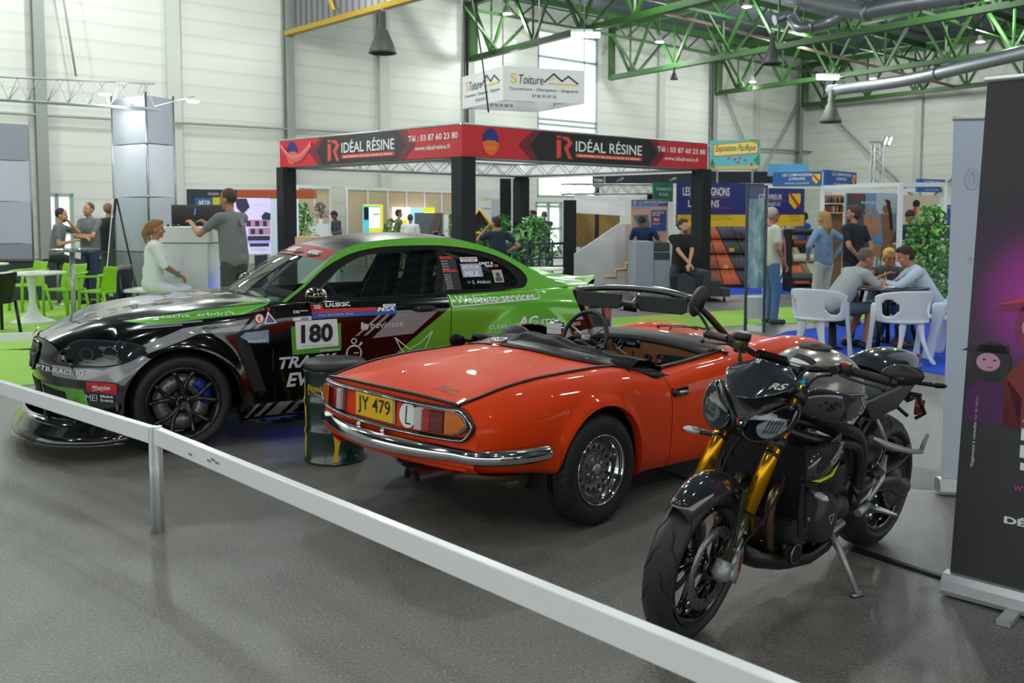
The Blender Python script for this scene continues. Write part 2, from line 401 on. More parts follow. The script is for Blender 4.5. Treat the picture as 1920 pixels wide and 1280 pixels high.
for j,t_ in enumerate([2.2+5.2*k for k in range(8)]):       # lattice purlins between the trusses, with knee braces
    mb = MB();P = lambda s,z: WO+WD*s+TD*t_+Vector((0,0,z))
    beam(mb,P(-1,ZU+.05),P(25,ZU+.05),.16,.26);beam(mb,P(-1,ZU-.75),P(25,ZU-.75),.1,.1)
    for i in range(13): beam(mb,P(2*i,ZU),P(2*i+1,ZU-.75),.06,.06);beam(mb,P(2*i+1,ZU-.75),P(2*i+2,ZU),.06,.06)
    for k in range(4):
        for sg in (-1,1): beam(mb,P(7.7*k+sg*1.6,ZU-.7),P(7.7*k,ZB),.09,.09)
    if j > 1: struct(mb.build('roof_purlin',mg))
    else: struct(mb.build('roof_purlin',mg))
# thin rust brown brace lines running across the bays
mb = MB();beam(mb,A(1230,20,34),A(1800,165,44),.1,.1);struct(mb.build('roof_brace',M('rust','#6b5a4a',.7)))
# grey profiled cladding with yellow steel, hung in the bay before the trusses
mcl2 = M('grey_cladding','#7d7f83',.6);t,b = nodes(mcl2)
o = mk(t,'ShaderNodeTexCoord').outputs['Object'];vm = mk(t,'ShaderNodeVectorMath',operation='DOT_PRODUCT');t.links.new(o,vm.inputs[0]);vm.inputs[1].default_value = TD
st = mth(t,'LESS_THAN',mth(t,'FRACT',mth(t,'MULTIPLY',vm.outputs['Value'],3.0)),.4);t.links.new(mixc(t,st,srgb('#85878b'),srgb('#63656a')),b.inputs['Base Color'])
KD = Vector((.694,-.72,0)).normalized()
P = lambda t_,z,o_=0: WO+WD*(-7.7+o_)+KD*t_+Vector((0,0,z))
mb = MB();beam(mb,P(.4,9.0,.1),P(16,9.0,.1),.08,2.6);struct(mb.build('roof_cladding',mcl2))
mb = MB();beam(mb,P(.3,ZB,-.1),P(16,ZB,-.1),.22,.16);struct(mb.build('roof_edge_beam',my))
mb = MB()
for i in range(5): beam(mb,P(2+2.6*i,10,-.15),P(3.2+2.6*i,ZB+.3,-.15),.08,.1)
struct(mb.build('roof_brace',my))
P2 = lambda t_,z: WO+WD*(-15.4)+TD*t_+Vector((0,0,z));mb = MB();beam(mb,P2(.4,8.6),P2(3,8.9),.3,.3);struct(mb.build('roof_edge_beam',my))
# ventilation ducts
mdu = M('duct_grey','#8b9298',.38,.6)
def duct(pts,r,label):
    t_ = thing('ventilation_duct',label,'duct',(0,0,0));P_ = crv(pts,5)
    MB().tube(P_,r,16).build('duct_pipe',mdu,t_)
    for i in range(2,len(P_)-2,6):
        d = (P_[i+1]-P_[i]).normalized();MB().cyl(P_[i]-d*.06,P_[i]+d*.06,r*1.12,n=16).build('duct_collar',mdu,t_)
duct([A(1920,-28,22),A(1660,14,24),A(1610,20,24.5),A(1480,-8,26)],.22,'large grey pipe duct crossing under the roof at top right')
duct([A(1600,12,26),A(1560,40,27),A(1500,52,27.5),A(1480,30,28),A(1452,38,28)],.16,'thin grey elbow duct ending over the hanging funnel lamp')
duct([A(2000,80,28),A(1850,115,31),A(1700,150,35),A(1556,170,39)],.24,'long dark grey duct running along the far roof truss')
def heater(p,s,label):
    t_ = thing('funnel_lamp',label,'lamp',p)
    MB().lathe([(0,.52),(.09,.52),(.1,.1),(.14,.06),(.34,-.42),(.36,-.5),(.33,-.5),(.12,.02),(0,.02)],Matrix.Scale(s,4),8).build('funnel_shade',M('lamp_shade_dark','#4a4c4a',.5),t_)
    MB().cyl((0,0,.5*s),(0,0,.62*s),.03*s).build('hanger',mcol,t_)
heater(A(717,62,24),1.05,'dark funnel shaped lamp hanging below the yellow edged cladding')
heater(A(1448,92,27.6),.9,'grey funnel shaped lamp under the elbow duct in the roof')
heater(A(1558,200,38),1.3,'dark funnel lamp hanging from the end of the long roof duct')
heater(A(1264,138,35),.45,'small dark spotlight clamped under a green truss')
# ceiling lamps: the visible ones, and unseen rows, some added to brighten walls and vehicles
mle = M('lamp_glow','#ffffff',.5,emit='#f4fbff',es=28);mlb = M('lamp_body','#c9ccce',.4)
LIT = 62.
def highbay(loc,label,w=None,r=.2,group=None,energy=1.0,wide=False):
    t_ = thing('ceiling_lamp',label,'lamp',loc,0,group)
    MB().lathe([(0,.25),(.08,.25),(.1,.1),(r,.05),(r+.02,-.02),(r-.01,-.02),(0,.0)],None,14).build('lamp_body',mlb,t_)
    MB().lathe([(0,-.025),(r-.015,-.025)],None,14).build('lamp_diffuser',mle,t_)
    MB().cyl((0,0,.25),(0,0,min(1.6,10.3-loc[2])),.012,n=6).build('hanger',mcol,t_)
    if w:
        if wide: ld = bpy.data.lights.new('lamp_light','POINT');ld.shadow_soft_size = .2;ld.energy = w*energy;ld.color = (.95,1.0,.96)
        else: ld = bpy.data.lights.new('lamp_light','AREA');ld.shape = 'DISK';ld.size = .45;ld.energy = w*energy;ld.color = (.93,1.0,.98)
        lo = bpy.data.objects.new('lamp_light',ld);C.objects.link(lo);lo.location = (0,0,-.3 if wide else -.06);lo.parent = t_
    return t_
seen = [(951,25,8.9,'above the white roofing sign'),(965,87,8.0,'lowest of the two over the white roofing sign'),(1237,78,8.6,'above the tall bright window, right of it'),(1400,12,9.2,'topmost of all in the green roof'),
 (1451,92,8.4,'just left of the paired lamps by the elbow duct'),(1457,115,8.3,'lower one of the paired lamps under the elbow duct'),(1411,153,8.0,'below and left of the paired lamps, near the wall'),
 (1637,147,8.2,'over the thin floodlight mast'),(1838,78,8.8,'above the black banner stand')]
for px,py,z,lb in seen:
    p = G(px,py,z);highbay(p,'small bright round ceiling lamp '+lb,LIT*3.6,r=.16,wide=True)
t_ = thing('strip_lamp','short bright strip lamp glowing on a green truss at the far end','lamp',A(1552,146,40));MB().box((0,0,0),(.9,.2,.12)).build('lamp_diffuser',mle,t_);MB().box((0,0,.12),(.95,.25,.1)).build('lamp_body',mlb,t_)
t_ = thing('strip_lamp','short bright strip lamp on the truss beside the tall window','lamp',A(1098,66,30));MB().box((0,0,0),(.9,.2,.12)).build('lamp_diffuser',mle,t_);MB().box((0,0,.12),(.95,.25,.1)).build('lamp_body',mlb,t_)
k = 0
for x,y in [(-12,12),(-6.5,12),(-1,12),(5,12),(11,12),(-10,6.5),(-5,6.5),(0,6.5),(5,6.5),(10,6.5),(-7,1),(-2.5,1),(2.5,1),(7,1),(-14,20),(-8,20),(-1,20),(7,20),(14,20),(-4,27),(4,27),(12,27),(4,-5),(-4,-5),(-10,-2),(9,-7),(18,34),(12,38),(-15,15),(-10,24),(-18,19)]:  # those behind the camera and by the left wall are added fill light
    highbay((x,y,9.2),'unseen round lamp above the show floor, in rows partly added as fill light',LIT*(6.8 if y > 14 else 5.5 if y > 9 else 2.2 if y > 2 else 1.7 if y > 0 else 5.2),group='high bay lamps above the show floor',wide=True)
# ---------------- car body surface ----------------
def pchip(xs,ys,x):
    n = len(xs)
    if x <= xs[0]: return ys[0]
    if x >= xs[-1]: return ys[-1]
    d = [(ys[i+1]-ys[i])/(xs[i+1]-xs[i]) for i in range(n-1)];m = [0]*n;m[0] = d[0];m[-1] = d[-1]
    for i in range(1,n-1):
        m[i] = 0 if d[i-1]*d[i] <= 0 else 2*d[i-1]*d[i]/(d[i-1]+d[i])
    i = max(k for k in range(n-1) if xs[k] <= x);h = xs[i+1]-xs[i];t = (x-xs[i])/h
    return ys[i]*(2*t**3-3*t*t+1)+m[i]*h*(t**3-2*t*t+t)+ys[i+1]*(-2*t**3+3*t*t)+m[i+1]*h*(t**3-t*t)
class Body:
    """stations: {y: [(x,z)...]} half profile from the middle of the top round to the sill; arches: (yc, zc, R, bulge, width)"""
    def __init__(s,st,bend=lambda y,x: 0.,arches=(),sub=5,xin=.5):
        s.ys = sorted(st);s.st = st;s.n = len(st[s.ys[0]]);s.bend = bend;s.arches = arches;s.sub = sub;s.xin = xin
        for y in s.ys: assert len(st[y]) == s.n,y
    def ctrl(s,y): return [(pchip(s.ys,[s.st[k][i][0] for k in s.ys],y),pchip(s.ys,[s.st[k][i][1] for k in s.ys],y)) for i in range(s.n)]
    def prof(s,y):
        p = crv([(a,b,0) for a,b in s.ctrl(y)],s.sub);out = []
        for q in p:
            x,z = q.x,q.y
            for (yc,zc,R,bu,wd_) in s.arches:
                d = sqrt((y-yc)**2+max(0,(z-zc))**2 if z > zc else (y-yc)**2+((z-zc)*.35)**2)
                if x > s.xin and d < R+wd_:
                    k = 1-max(0,d-R)/wd_;x += bu*(k*k*(3-2*k))*min(1,(x-s.xin)/.1)
            out.append((max(x,0),z))
        return out
    def clip(s,P,y,on=True):
        za = -1
        if on:
            for (yc,zc,R,bu,wd_) in s.arches:
                if abs(y-yc) <= R+1e-6: za = zc+sqrt(max(0,R*R-(y-yc)**2))
        k0 = int((s.n-1)*s.sub*.45)
        if za < 0 or P[-1][1] >= za: return P
        j = next((i for i in range(len(P)) if P[i][0] > s.xin and P[i][1] < za),None)
        if j is None: return P
        a,b = P[j-1],P[j];t = (a[1]-za)/max(1e-9,a[1]-b[1]);e_ = (a[0]+(b[0]-a[0])*t,za)
        Q = P[:j]+[e_]
        # resample the part below k0 evenly
        k0 = min(k0,j-1);seg = Q[k0:];N = len(P)-k0
        L = [0]
        for u,v in zip(seg[:-1],seg[1:]): L.append(L[-1]+math.hypot(v[0]-u[0],v[1]-u[1]))
        out = []
        for i in range(N):
            d = L[-1]*i/(N-1);k = max(q for q in range(len(L)) if L[q] <= d+1e-9);k = min(k,len(L)-2)
            tt = (d-L[k])/max(1e-9,L[k+1]-L[k]);out.append((seg[k][0]+(seg[k+1][0]-seg[k][0])*tt,seg[k][1]+(seg[k+1][1]-seg[k][1])*tt))
        return P[:k0]+out
    def samples(s,y0,y1,step=.03):
        ys = set()
        k = int((y1-y0)/step)+1
        for i in range(k+1): ys.add(round(y0+(y1-y0)*i/k,5))
        for (yc,zc,R,bu,wd_) in s.arches:
            ys = {v for v in ys if not (yc-R-.012 < v < yc+R+.012)}|{y0,y1}
            for i in range(29):
                v = yc+R*cos(pi*i/28)
                if y0 <= v <= y1: ys.add(round(v,5))
            for v in (yc-R-.012,yc+R+.012):
                if y0 < v < y1: ys.add(round(v,5))
        return sorted(ys)
    def grid(s,y0,y1,i0=0,i1=None,step=.03,lip=.05,arch=True):
        rows = []
        edges = {round(yc+sg*R,5) for (yc,zc,R,bu,wd_) in s.arches for sg in (-1,1)} if arch else set()
        for y in s.samples(y0,y1,step):
            P0 = s.prof(y);variants = [s.clip(P0,y,arch)]
            if y in edges: variants = [P0,variants[0]] if any(abs(y-(yc-R)) < 1e-4 for (yc,zc,R,b_,w_) in s.arches) else [variants[0],P0]
            for P in variants:
                P = P[i0:i1]
                if lip: P = P+[(P[-1][0]-lip*.2,P[-1][1]-.002),(P[-1][0]-lip,P[-1][1]+.002)]
                rows.append([Vector((x,y+s.bend(y,x),z)) for x,z in P])
        return rows
    def cap(s,y,zb,n=6,bulge=lambda z: 0.,sgn=1,i1=None):
        F = s.prof(y);im = max(range(len(F)),key=lambda i: F[i][0]);P = F[:im+1];low = F[im:];rows = []
        def lim(z):
            for a,b in zip(low[:-1],low[1:]):
                if b[1] <= z <= a[1]: return b[0]+(a[0]-b[0])*(z-b[1])/max(1e-6,a[1]-b[1])
            return low[-1][0] if z < low[-1][1] else 9
        for (x,z) in P:
            r = []
            for k in range(n+1): zz = z+(zb-z)*k/n;xx = min(x,lim(zz));r.append(Vector((xx,y+s.bend(y,xx)+sgn*bulge(zz)*max(0,1-(xx/F[im][0])**4),zz)))
            rows.append(r)
        return rows
def both(mb,rows,flip=False):
    mb.grid(rows,flip=flip);mb.grid([[Vector((-p.x,p.y,p.z)) for p in r] for r in rows],flip=not flip);return mb
def bvh_of(mb): return BVHTree.FromPolygons([Vector(v) for v in mb.v],[tuple(f) for f in mb.f])
def side_decal(mb,bv,vf,sx_=-1,g=.04,off=.003,ydir=None):
    """vf in (y,z) of the car, thrown sideways on the body; sx_ = side"""
    V,F = tess(vf,g);out = [];ok = []
    for (y,z) in V:
        h = bv.ray_cast(Vector((sx_*3,y,z)),Vector((-sx_,0,0)))
        if h[0] is None: out.append(Vector((sx_*.8,y,z)));ok.append(False)
        else:
            nn = h[1] if h[1].x*sx_ > 0 else -h[1];out.append(h[0]+nn*off);ok.append(True)
    F = [f for f in F if all(ok[i] for i in f) and max(abs(out[f[0]].x-out[f[1]].x),abs(out[f[1]].x-out[f[2]].x)) < .12]
    return mb.add(out,F,True)
def dir_decal(mb,bv,vf,fmap,d,g=.03,off=.003):
    V,F = tess(vf,g);out = [];ok = [];d = Vector(d).normalized()
    for (u,v) in V:
        p = fmap(u,v);h = bv.ray_cast(p-d*2,d)
        if h[0] is None: out.append(p);ok.append(False)
        else:
            nn = h[1] if h[1].dot(d) < 0 else -h[1];out.append(h[0]+nn*off);ok.append(True)
    return mb.add(out,[f for f in F if all(ok[i] for i in f)],True)
def mtext(txt,cx,cz,w,h,mirrored,rot=0.,**k):
    """text box centred at (cx,cz) in (y,z); mirrored=True when +y runs to the viewer's left"""
    vs,fs = fit_text(txt,w,h,**k);c,s_ = cos(rot),sin(rot);out = []
    for (u,v) in vs:
        u2,v2 = u*c-v*s_,u*s_+v*c;out.append((cx+(-u2 if mirrored else u2),cz+v2))
    return out,fs
# black rubber, metals
RUB = M('tyre_rubber','#1b1b1c',.62,bump=.15,bscale=120);RUBD = M('rubber_black','#0e0e0f',.55)
CHR = M('chrome','#d8dadb',.08,1.);STEEL = M('steel_grey','#8d8f91',.35,.9);ALU = M('alloy','#b8bbbd',.3,.9)
BLKG = M('black_gloss','#060607',.12,coat=.6);BLKS = M('black_satin','#0d0d0e',.38);BLKM = M('black_matt','#101011',.7);WHT = M('white_paint','#e6e8e8',.45);WHD = M('white_print','#dfe2e4',.5)
def tyre_mb(R,W,rim,side_bulge=.012,tread=True,n=72,crown=.012):
    """tyre round the x axis"""
    T = Matrix.Rotation(pi/2,4,'Y');w = W/2;mb = MB()
    pr = [(rim-.012,-w*.74),(rim+.006,-w*.86),(rim+(R-rim)*.45,-w-side_bulge),(rim+(R-rim)*.8,-w*.96),(R-crown*1.0,-w*.82),(R-crown*.3,-w*.55),(R,-w*.3)]
    if tread:
        g = []
        for c_ in (-.22,.22): g += [(R,w*(c_-.06)),(R-.007,w*(c_-.05)),(R-.007,w*(c_+.05)),(R,w*(c_+.06))]
    else: g = [(R+.001,0)]
    pr = pr+g+[(r,-z) for r,z in pr[::-1]]
    return mb.lathe(pr,T,n)
# ---------------- red roadster ----------------
RED = M('roadster_red','#e23c12',.45,coat=.28,spec=.1);t,b = nodes(RED)
oo = mk(t,'ShaderNodeTexCoord').outputs['Object']
t.links.new(mixc(t,noise(t,oo,3,4),srgb('#e64410'),srgb('#d83a0c')),b.inputs['Base Color'])
roadster = thing('classic_roadster','orange red open classic roadster with chrome bumper and yellow plate','car',(-.032,5.11,0),.775-pi/2)
RT = roadster
def rz_(y): return .0
st = {
 -.80: [(0,.738),(.2,.735),(.42,.722),(.535,.708),(.575,.690),(.610,.640),(.630,.570),(.615,.470),(.55,.395),(.45,.375)],
 -.70: [(0,.770),(.2,.765),(.42,.748),(.545,.728),(.595,.705),(.650,.640),(.672,.570),(.660,.470),(.60,.385),(.50,.360)],
 -.50: [(0,.815),(.2,.806),(.42,.782),(.550,.760),(.610,.738),(.676,.660),(.700,.570),(.695,.470),(.665,.372),(.60,.340)],
 -.25: [(0,.838),(.2,.830),(.42,.800),(.555,.776),(.620,.757),(.695,.670),(.716,.570),(.712,.460),(.690,.330),(.64,.300)],
 0.05: [(0,.850),(.2,.840),(.42,.806),(.560,.778),(.630,.760),(.705,.680),(.722,.570),(.716,.430),(.700,.280),(.66,.240)],
 0.27: [(0,.845),(.2,.835),(.42,.800),(.560,.768),(.632,.750),(.703,.670),(.718,.560),(.712,.400),(.700,.250),(.67,.185)],
 0.46: [(0,.800),(.2,.800),(.42,.775),(.565,.737),(.630,.718),(.690,.650),(.708,.540),(.704,.380),(.692,.240),(.66,.180)],
 0.62: [(0,.760),(.2,.760),(.42,.730),(.580,.694),(.630,.684),(.680,.630),(.702,.530),(.700,.370),(.688,.235),(.66,.170)],
 0.90: [(0,.760),(.2,.760),(.42,.730),(.590,.706),(.636,.694),(.682,.630),(.702,.520),(.700,.360),(.688,.220),(.66,.155)],
 1.30: [(0,.800),(.2,.795),(.42,.770),(.590,.722),(.640,.700),(.684,.630),(.704,.510),(.702,.350),(.688,.200),(.66,.130)],
 1.45: [(0,.822),(.2,.812),(.42,.770),(.590,.735),(.645,.705),(.690,.630),(.706,.510),(.702,.350),(.688,.195),(.66,.125)],
 1.70: [(0,.805),(.2,.790),(.42,.725),(.560,.760),(.640,.740),(.705,.660),(.722,.520),(.712,.350),(.69,.200),(.66,.12)],
 2.05: [(0,.765),(.2,.750),(.40,.690),(.540,.765),(.630,.750),(.710,.670),(.728,.520),(.715,.350),(.69,.220),(.66,.15)],
 2.50: [(0,.690),(.2,.680),(.38,.650),(.520,.710),(.620,.690),(.690,.600),(.705,.480),(.690,.350),(.66,.260),(.60,.22)],
 2.75: [(0,.620),(.2,.612),(.36,.600),(.500,.620),(.600,.590),(.640,.540),(.650,.450),(.630,.360),(.60,.300),(.54,.27)],
 2.82: [(0,.560),(.2,.560),(.36,.555),(.480,.560),(.560,.540),(.600,.500),(.605,.440),(.590,.380),(.56,.330),(.50,.30)]}
ARC = [(-.015,.30,.318,.030,.075),(2.09,.30,.318,.03,.075)]
bend = lambda y,x: (-.085*(1-(x/.6)**2) if y < -.3 and x < .6 else 0)*min(1,max(0,(-.3-y)/.5))+(.12*(1-(x/.6)**2)*min(1,max(0,(y-2.3)/.5)) if x < .6 else 0)
bd = Body(st,bend,ARC)
NP = (10-1)*5+1;KS = 15      # index of the crest seam (control point 3)
mb = MB()
both(mb,bd.grid(-.80,.27));both(mb,bd.grid(.27,.617,KS-2))
both(mb,bd.grid(1.33,2.82))
both(mb,bd.cap(2.82,.32,5,lambda z: .03*sin(pi*min(1,max(0,(z-.3)/.26)))),True)
# rear panel: recessed centre between the two fins
rear = bd.cap(-.80,.40,8,lambda z: .015*sin(pi*min(1,max(0,(z-.42)/.3))),-1)
both(mb,rear)
# rear valance curling under
val = []
for k in range(13):
    x = .62*k/12;y = -.80+bd.bend(-.80,x)
    val.append([Vector((x,y-.004,.46)),Vector((x,y-.012,.425)),Vector((x*.99,y+.03,.385)),Vector((x*.98,y+.14,.355)),Vector((x*.95,y+.3,.33))])
both(mb,val)
body_r = mb;RBV = bvh_of(mb)
ob = mb.build('body',RED,RT,weld=.0012,fix=False);ob.data.set_sharp_from_angle(angle=radians(38))
# inner shell: floor, bulkhead and wheel wells
mb = MB();mb.box2((-.62,.2,.20),(.62,1.7,.24));mb.box2((-.34,-.6,.34),(.34,.3,.36));mb.box2((-.60,.24,.25),(.60,.27,.72));mb.box2((-.60,1.32,.25),(.60,1.35,.74))
mb.build('floor_pan',BLKM,RT)
# doors
for sg in (1,-1):
    rows = bd.grid(.622,1.325,KS-2,None,.05,lip=.012,arch=False)
    rows = [[Vector((p.x*sg,p.y,p.z)) for p in r] for r in rows]
    d = MB().grid(rows,flip=sg < 0).build('door',RED,RT,fix=False)
    MB().tube([Vector((sg*.555,y,bd.prof(y)[KS-2][1]+.004)) for y in [.63+.07*k for k in range(11)]],.014,8,flat=.8).build('door_cap',BLKS,d)
    mb = MB();mb.box2((sg*.50,.64,.3),(sg*.56,1.32,.69));mb.build('door_trim',M('black_vinyl','#17171a',.5),d)
    T = frame_map((sg*.700,.70,.592),(0,1,0),(0,0,1))
    mb = MB().rbox((sg*.700,.70,.592),(.03,.135,.045),.014);mb.build('door_handle',BLKG,d)
    mb = MB().rbox((sg*.716,.715,.592),(.012,.085,.02),.005);mb.build('handle_flap',CHR,d)
# seams: trim strips along the crest, round the boot lid
seam = MB()
def crest(sg,y,k=KS,up=.004):
    p = bd.prof(y)[k];return Vector((sg*p[0],y+bd.bend(y,p[0]),p[1]+up))
for sg in (1,-1): seam.tube([crest(sg,-.80+.05*i) for i in range(29)],.0085,8)
seam.tube([Vector((x,-.80+bd.bend(-.80,abs(x))-.006,pchip([0,.2,.42,.55],[.738,.735,.722,.706],abs(x))+.001)) for x in [-.54+.06*i for i in range(19)]],.009,8)
seam.build('seam_trim',BLKS,RT)
# frame round the rear panel: black seal with a chrome inlay
def rp(x,z,o_=.012): return Vector((x,-.80+bd.bend(-.80,abs(x))-.015*sin(pi*min(1,max(0,(z-.42)/.3)))*max(0,1-(x/.63)**4)-o_,z))
path = [rp(x,.700-.012*abs(x)/.5) for x in [-.52+.08*i for i in range(14)]]
right = [rp(.552,.690),rp(.582,.668),rp(.616,.632),rp(.622,.617),rp(.612,.597),rp(.585,.563),rp(.565,.550)]
bot = [rp(x,.548) for x in [.52-.08*i for i in range(14)]]
left = [Vector((-p.x,p.y,p.z)) for p in right[::-1]]
loop = path+right+bot+left
MB().tube(loop,.0125,8,closed=True).build('panel_seal',BLKS,RT)
MB().tube([p+Vector((0,-.011,0)) for p in loop],.0042,6,closed=True).build('panel_inlay',CHR,RT)
# tail lamps
mamb = M('lens_amber','#c4620a',.12,coat=.6,emit='#a04a00',es=.03);mredl = M('lens_red','#5c0a10',.1,coat=.6);mredb = M('lens_red_bright','#a3101c',.1,coat=.6);mclr = M('lens_clear','#b9b4b4',.15,coat=.5);mgryp = M('lamp_rim_grey','#77777c',.3,.5)
for sg in (1,-1):
    def lp(x,z,o_): return rp(sg*x,z,o_)
    def outline(x0,x1,z0,z1,o_,tip=False):
        if tip: q = [(x0,z0),(x1-.075,z0),(x1-.035,z0+.012),(x1-.005,z0+.035),(x1,z0+.05),(x1-.005,z1-.04),(x1-.03,z1-.012),(x1-.07,z1),(x0,z1)]
        else: q = [(x0,z0),(x1,z0),(x1,z1),(x0,z1)]
        return q
    def lens(x0,x1,mat,name,par,tip=False,z0=.572,z1=.682,o0=.008,o1=.036):
        q = outline(x0,x1,z0,z1,0,tip);mb = MB();n = len(q)
        cx,cz = sum(a for a,_ in q)/n,sum(c for _,c in q)/n
        A_ = [lp(a,c,o0) for a,c in q];B_ = [lp(cx+(a-cx)*.97,cz+(c-cz)*.93,o1) for a,c in q]
        mb.add(A_+B_,[tuple(range(n)),tuple(range(n,2*n))]+[(i,(i+1) % n,n+(i+1) % n,n+i) for i in range(n)],False)
        return mb.build(name,mat,par,bevel=.004)
    L = lens(.305,.594,mgryp,'tail_lamp',RT,True,.565,.690,.004,.026)
    lens(.310,.355,mclr,'reversing_lens',L,o1=.042);lens(.358,.400,mredb,'brake_lens',L);lens(.400,.478,mredl,'tail_lens',L);lens(.481,.588,mamb,'indicator_lens',L,True)
# number plate and the round sticker
mb = MB().rbox((0,-.905,.633),(.335,.012,.128),.004,R=None)
yp = -.912
pl = MB();pl.box2((-.178,-.905,.566),(.148,-.895,.698));pl = pl.build('number_plate',ALU,RT,bevel=.006)
pl2 = MB();pl2.box2((-.171,-.9085,.573),(.141,-.905,.691));pl2.build('plate_face',M('plate_yellow','#e8b512',.4),pl)
f = lambda u,v: Vector((-.015+u,-.9100,.631+v))
mbt = MB();put2d(mbt,fit_text('JY 479',.272,.092,bold=.006),lambda u,v: f(u,v));mbt.build('plate_lettering',BLKM,pl,fix=False)
stk = MB();put2d(stk,circ2(0,0,.056,28,.062),lambda u,v: rp(.235+u,.628+v,.008));sk = stk.build('country_sticker',WHT,RT,fix=False)
q = MB();put2d(q,line2([(-.004,.042),(-.004,-.04),(.028,-.04)],.007),lambda u,v: rp(.23+u,.628+v,.0095));q.build('sticker_letter',BLKM,sk,fix=False)
# chrome bumper: swept blade wrapping round the corners
def bump_path():
    c = []
    for x in [-.50+.1*i for i in range(11)]: c.append(Vector((x,-.935-.0+.12*(abs(x)/.5)**2*.9,.478)))
    R_ = [Vector((.60,-.80,.476)),Vector((.672,-.735,.474)),Vector((.712,-.65,.470)),Vector((.735,-.55,.466)),Vector((.745,-.46,.464)),Vector((.745,-.43,.463))]
    return [Vector((-p.x,p.y,p.z)) for p in R_[::-1]]+c+R_
bp_ = crv(bump_path(),4)
rows = []
for i,p in enumerate(bp_):
    t_ = (bp_[min(i+1,len(bp_)-1)]-bp_[max(i-1,0)]).normalized();n_ = Vector((t_.y,-t_.x,0)).normalized()
    k = min(1,min(i,len(bp_)-1-i)/3.0);k = sqrt(max(.05,k))
    mid = 1+.35*max(0,1-abs(p.x)/.6)
    sec = [(-.012,.030*mid),(.012,.034*mid),(.030,.018),(.038,-.004),(.030,-.026),(.010,-.040),(-.012,-.036)]
    rows.append([p+n_*a*k+Vector((0,0,c*k)) for a,c in sec])
mb = MB().grid(rows,closed=True);bm_ = mb.build('bumper',CHR,RT,weld=.0005)
for x in (-.12,.08):
    mb = MB();mb.cyl((x,-.925,.51),(x,-.925,.528),.013,n=10);mb.ell((x,-.925,.532),.015);mb.build('bumper_bolt',CHR,bm_)
# boot lid fittings
MB().lathe([(0,0),(.018,0),(.02,.01),(.012,.02),(0,.022)],Matrix.Translation((-.03,-.70,.768)),14).build('boot_lock',CHR,RT)
pr = [(.052,-.01),(.052,.006),(.046,.02),(.048,.022),(.048,.036),(.040,.042),(0,.044)]
MB().lathe(pr,Matrix.Translation((-.09,.03,.845)),24).build('fuel_cap',CHR,RT)
mb = MB()
put2d(mb,fit_text('TRIUMPH',.13,.022,bold=.02),lambda u,v: Vector((.36+u,-.765+v*1.1,0)))
put2d(mb,fit_text('SPITFIRE 1500',.15,.018,bold=.02),lambda u,v: Vector((.37+u,-.80+v*1.1,0)))
mb2 = MB(); 
for v_ in range(len(mb.v)):
    x,y,z = mb.v[v_];h = RBV.ray_cast(Vector((x,y+.03,2)),Vector((0,0,-1)));mb.v[v_] = (x,y+.03,(h[0].z if h[0] else .74)+.002)
mb.build('boot_badge',M('badge_dark','#6b2a1a',.4),RT,fix=False)
# windscreen frame, glass, visors, mirror
def sl(a,c,t_): return Vector(a).lerp(Vector(c),t_)
TL,TR_,BL,BR = (-.485,1.13,1.085),(.485,1.13,1.085),(-.585,1.41,.79),(.585,1.41,.79)
hdr = crv([(-.485,1.13,1.072),(-.25,1.165,1.098),(0,1.175,1.106),(.25,1.165,1.098),(.485,1.13,1.072)],5)
ws = MB().tube(hdr,.022,8,flat=.7).tube([hdr[0],(-.53,1.25,.95),BL],.020,8).tube([hdr[-1],(.53,1.25,.95),BR],.020,8).build('windscreen_frame',BLKS,RT)
MB().tube([p+Vector((0,.006,.020)) for p in hdr],.010,8).build('header_chrome',CHR,ws)
MB().tube([p+Vector((0,.012,.016)) for p in hdr],.009,8).tube([hdr[0]+Vector((0,.01,.01)),Vector((-.545,1.265,.955)),Vector(BL)+Vector((-.01,.02,0))],.007,6).tube([hdr[-1]+Vector((0,.01,.01)),Vector((.545,1.265,.955)),Vector(BR)+Vector((.01,.02,0))],.007,6).build('screen_chrome',M('screen_red_trim','#b9352a',.2,.3),ws)
mgl = glass('clear_glass',(.93,.97,.95),.045)
base = crv([BL,(-.3,1.47,.81),(0,1.49,.82),(.3,1.47,.81),BR],5)
MB().grid([[sl(base[i],hdr[i],k/4) for k in range(5)] for i in range(len(base))]).build('windscreen_glass',mgl,ws,fix=False)
for x0,x1 in ((-.455,-.06),(.06,.455)):
    mb = MB();q = [(x0,0),(x1,0),(x1-.01,-.085),(x1-.04,-.1),(x0+.04,-.1),(x0+.01,-.085)]
    vs = [Vector((x,1.125-.012*0+.15*z*0,1.075+z)) for x,z in q];vs2 = [v+Vector((0,-.022,0)) for v in vs];n = 6
    mb.add(vs+vs2,[tuple(range(n)),tuple(range(n,2*n))[::-1]]+[(i,(i+1) % n,n+(i+1) % n,n+i) for i in range(n)],False);mb.build('sun_visor',M('visor_grey','#2a2a2c',.7),ws,bevel=.006)
mb = MB();mb.tube(crv([(.05,1.17,1.09),(.045,1.13,1.06),(.03,1.11,1.03)],4),.006,8);im = mb.build('mirror_stalk',CHR,ws)
R = Rz(-.25);mb = MB();mb.rbox((.0,1.10,1.0),(.175,.02,.062),.008,R=R);mo = mb.build('interior_mirror',BLKS,ws)
mb = MB();mb.box((.0-.003,1.088,1.0),(.155,.004,.05),R);mb.build('mirror_glass',M('mirror','#e8eaea',.02,1.),mo)
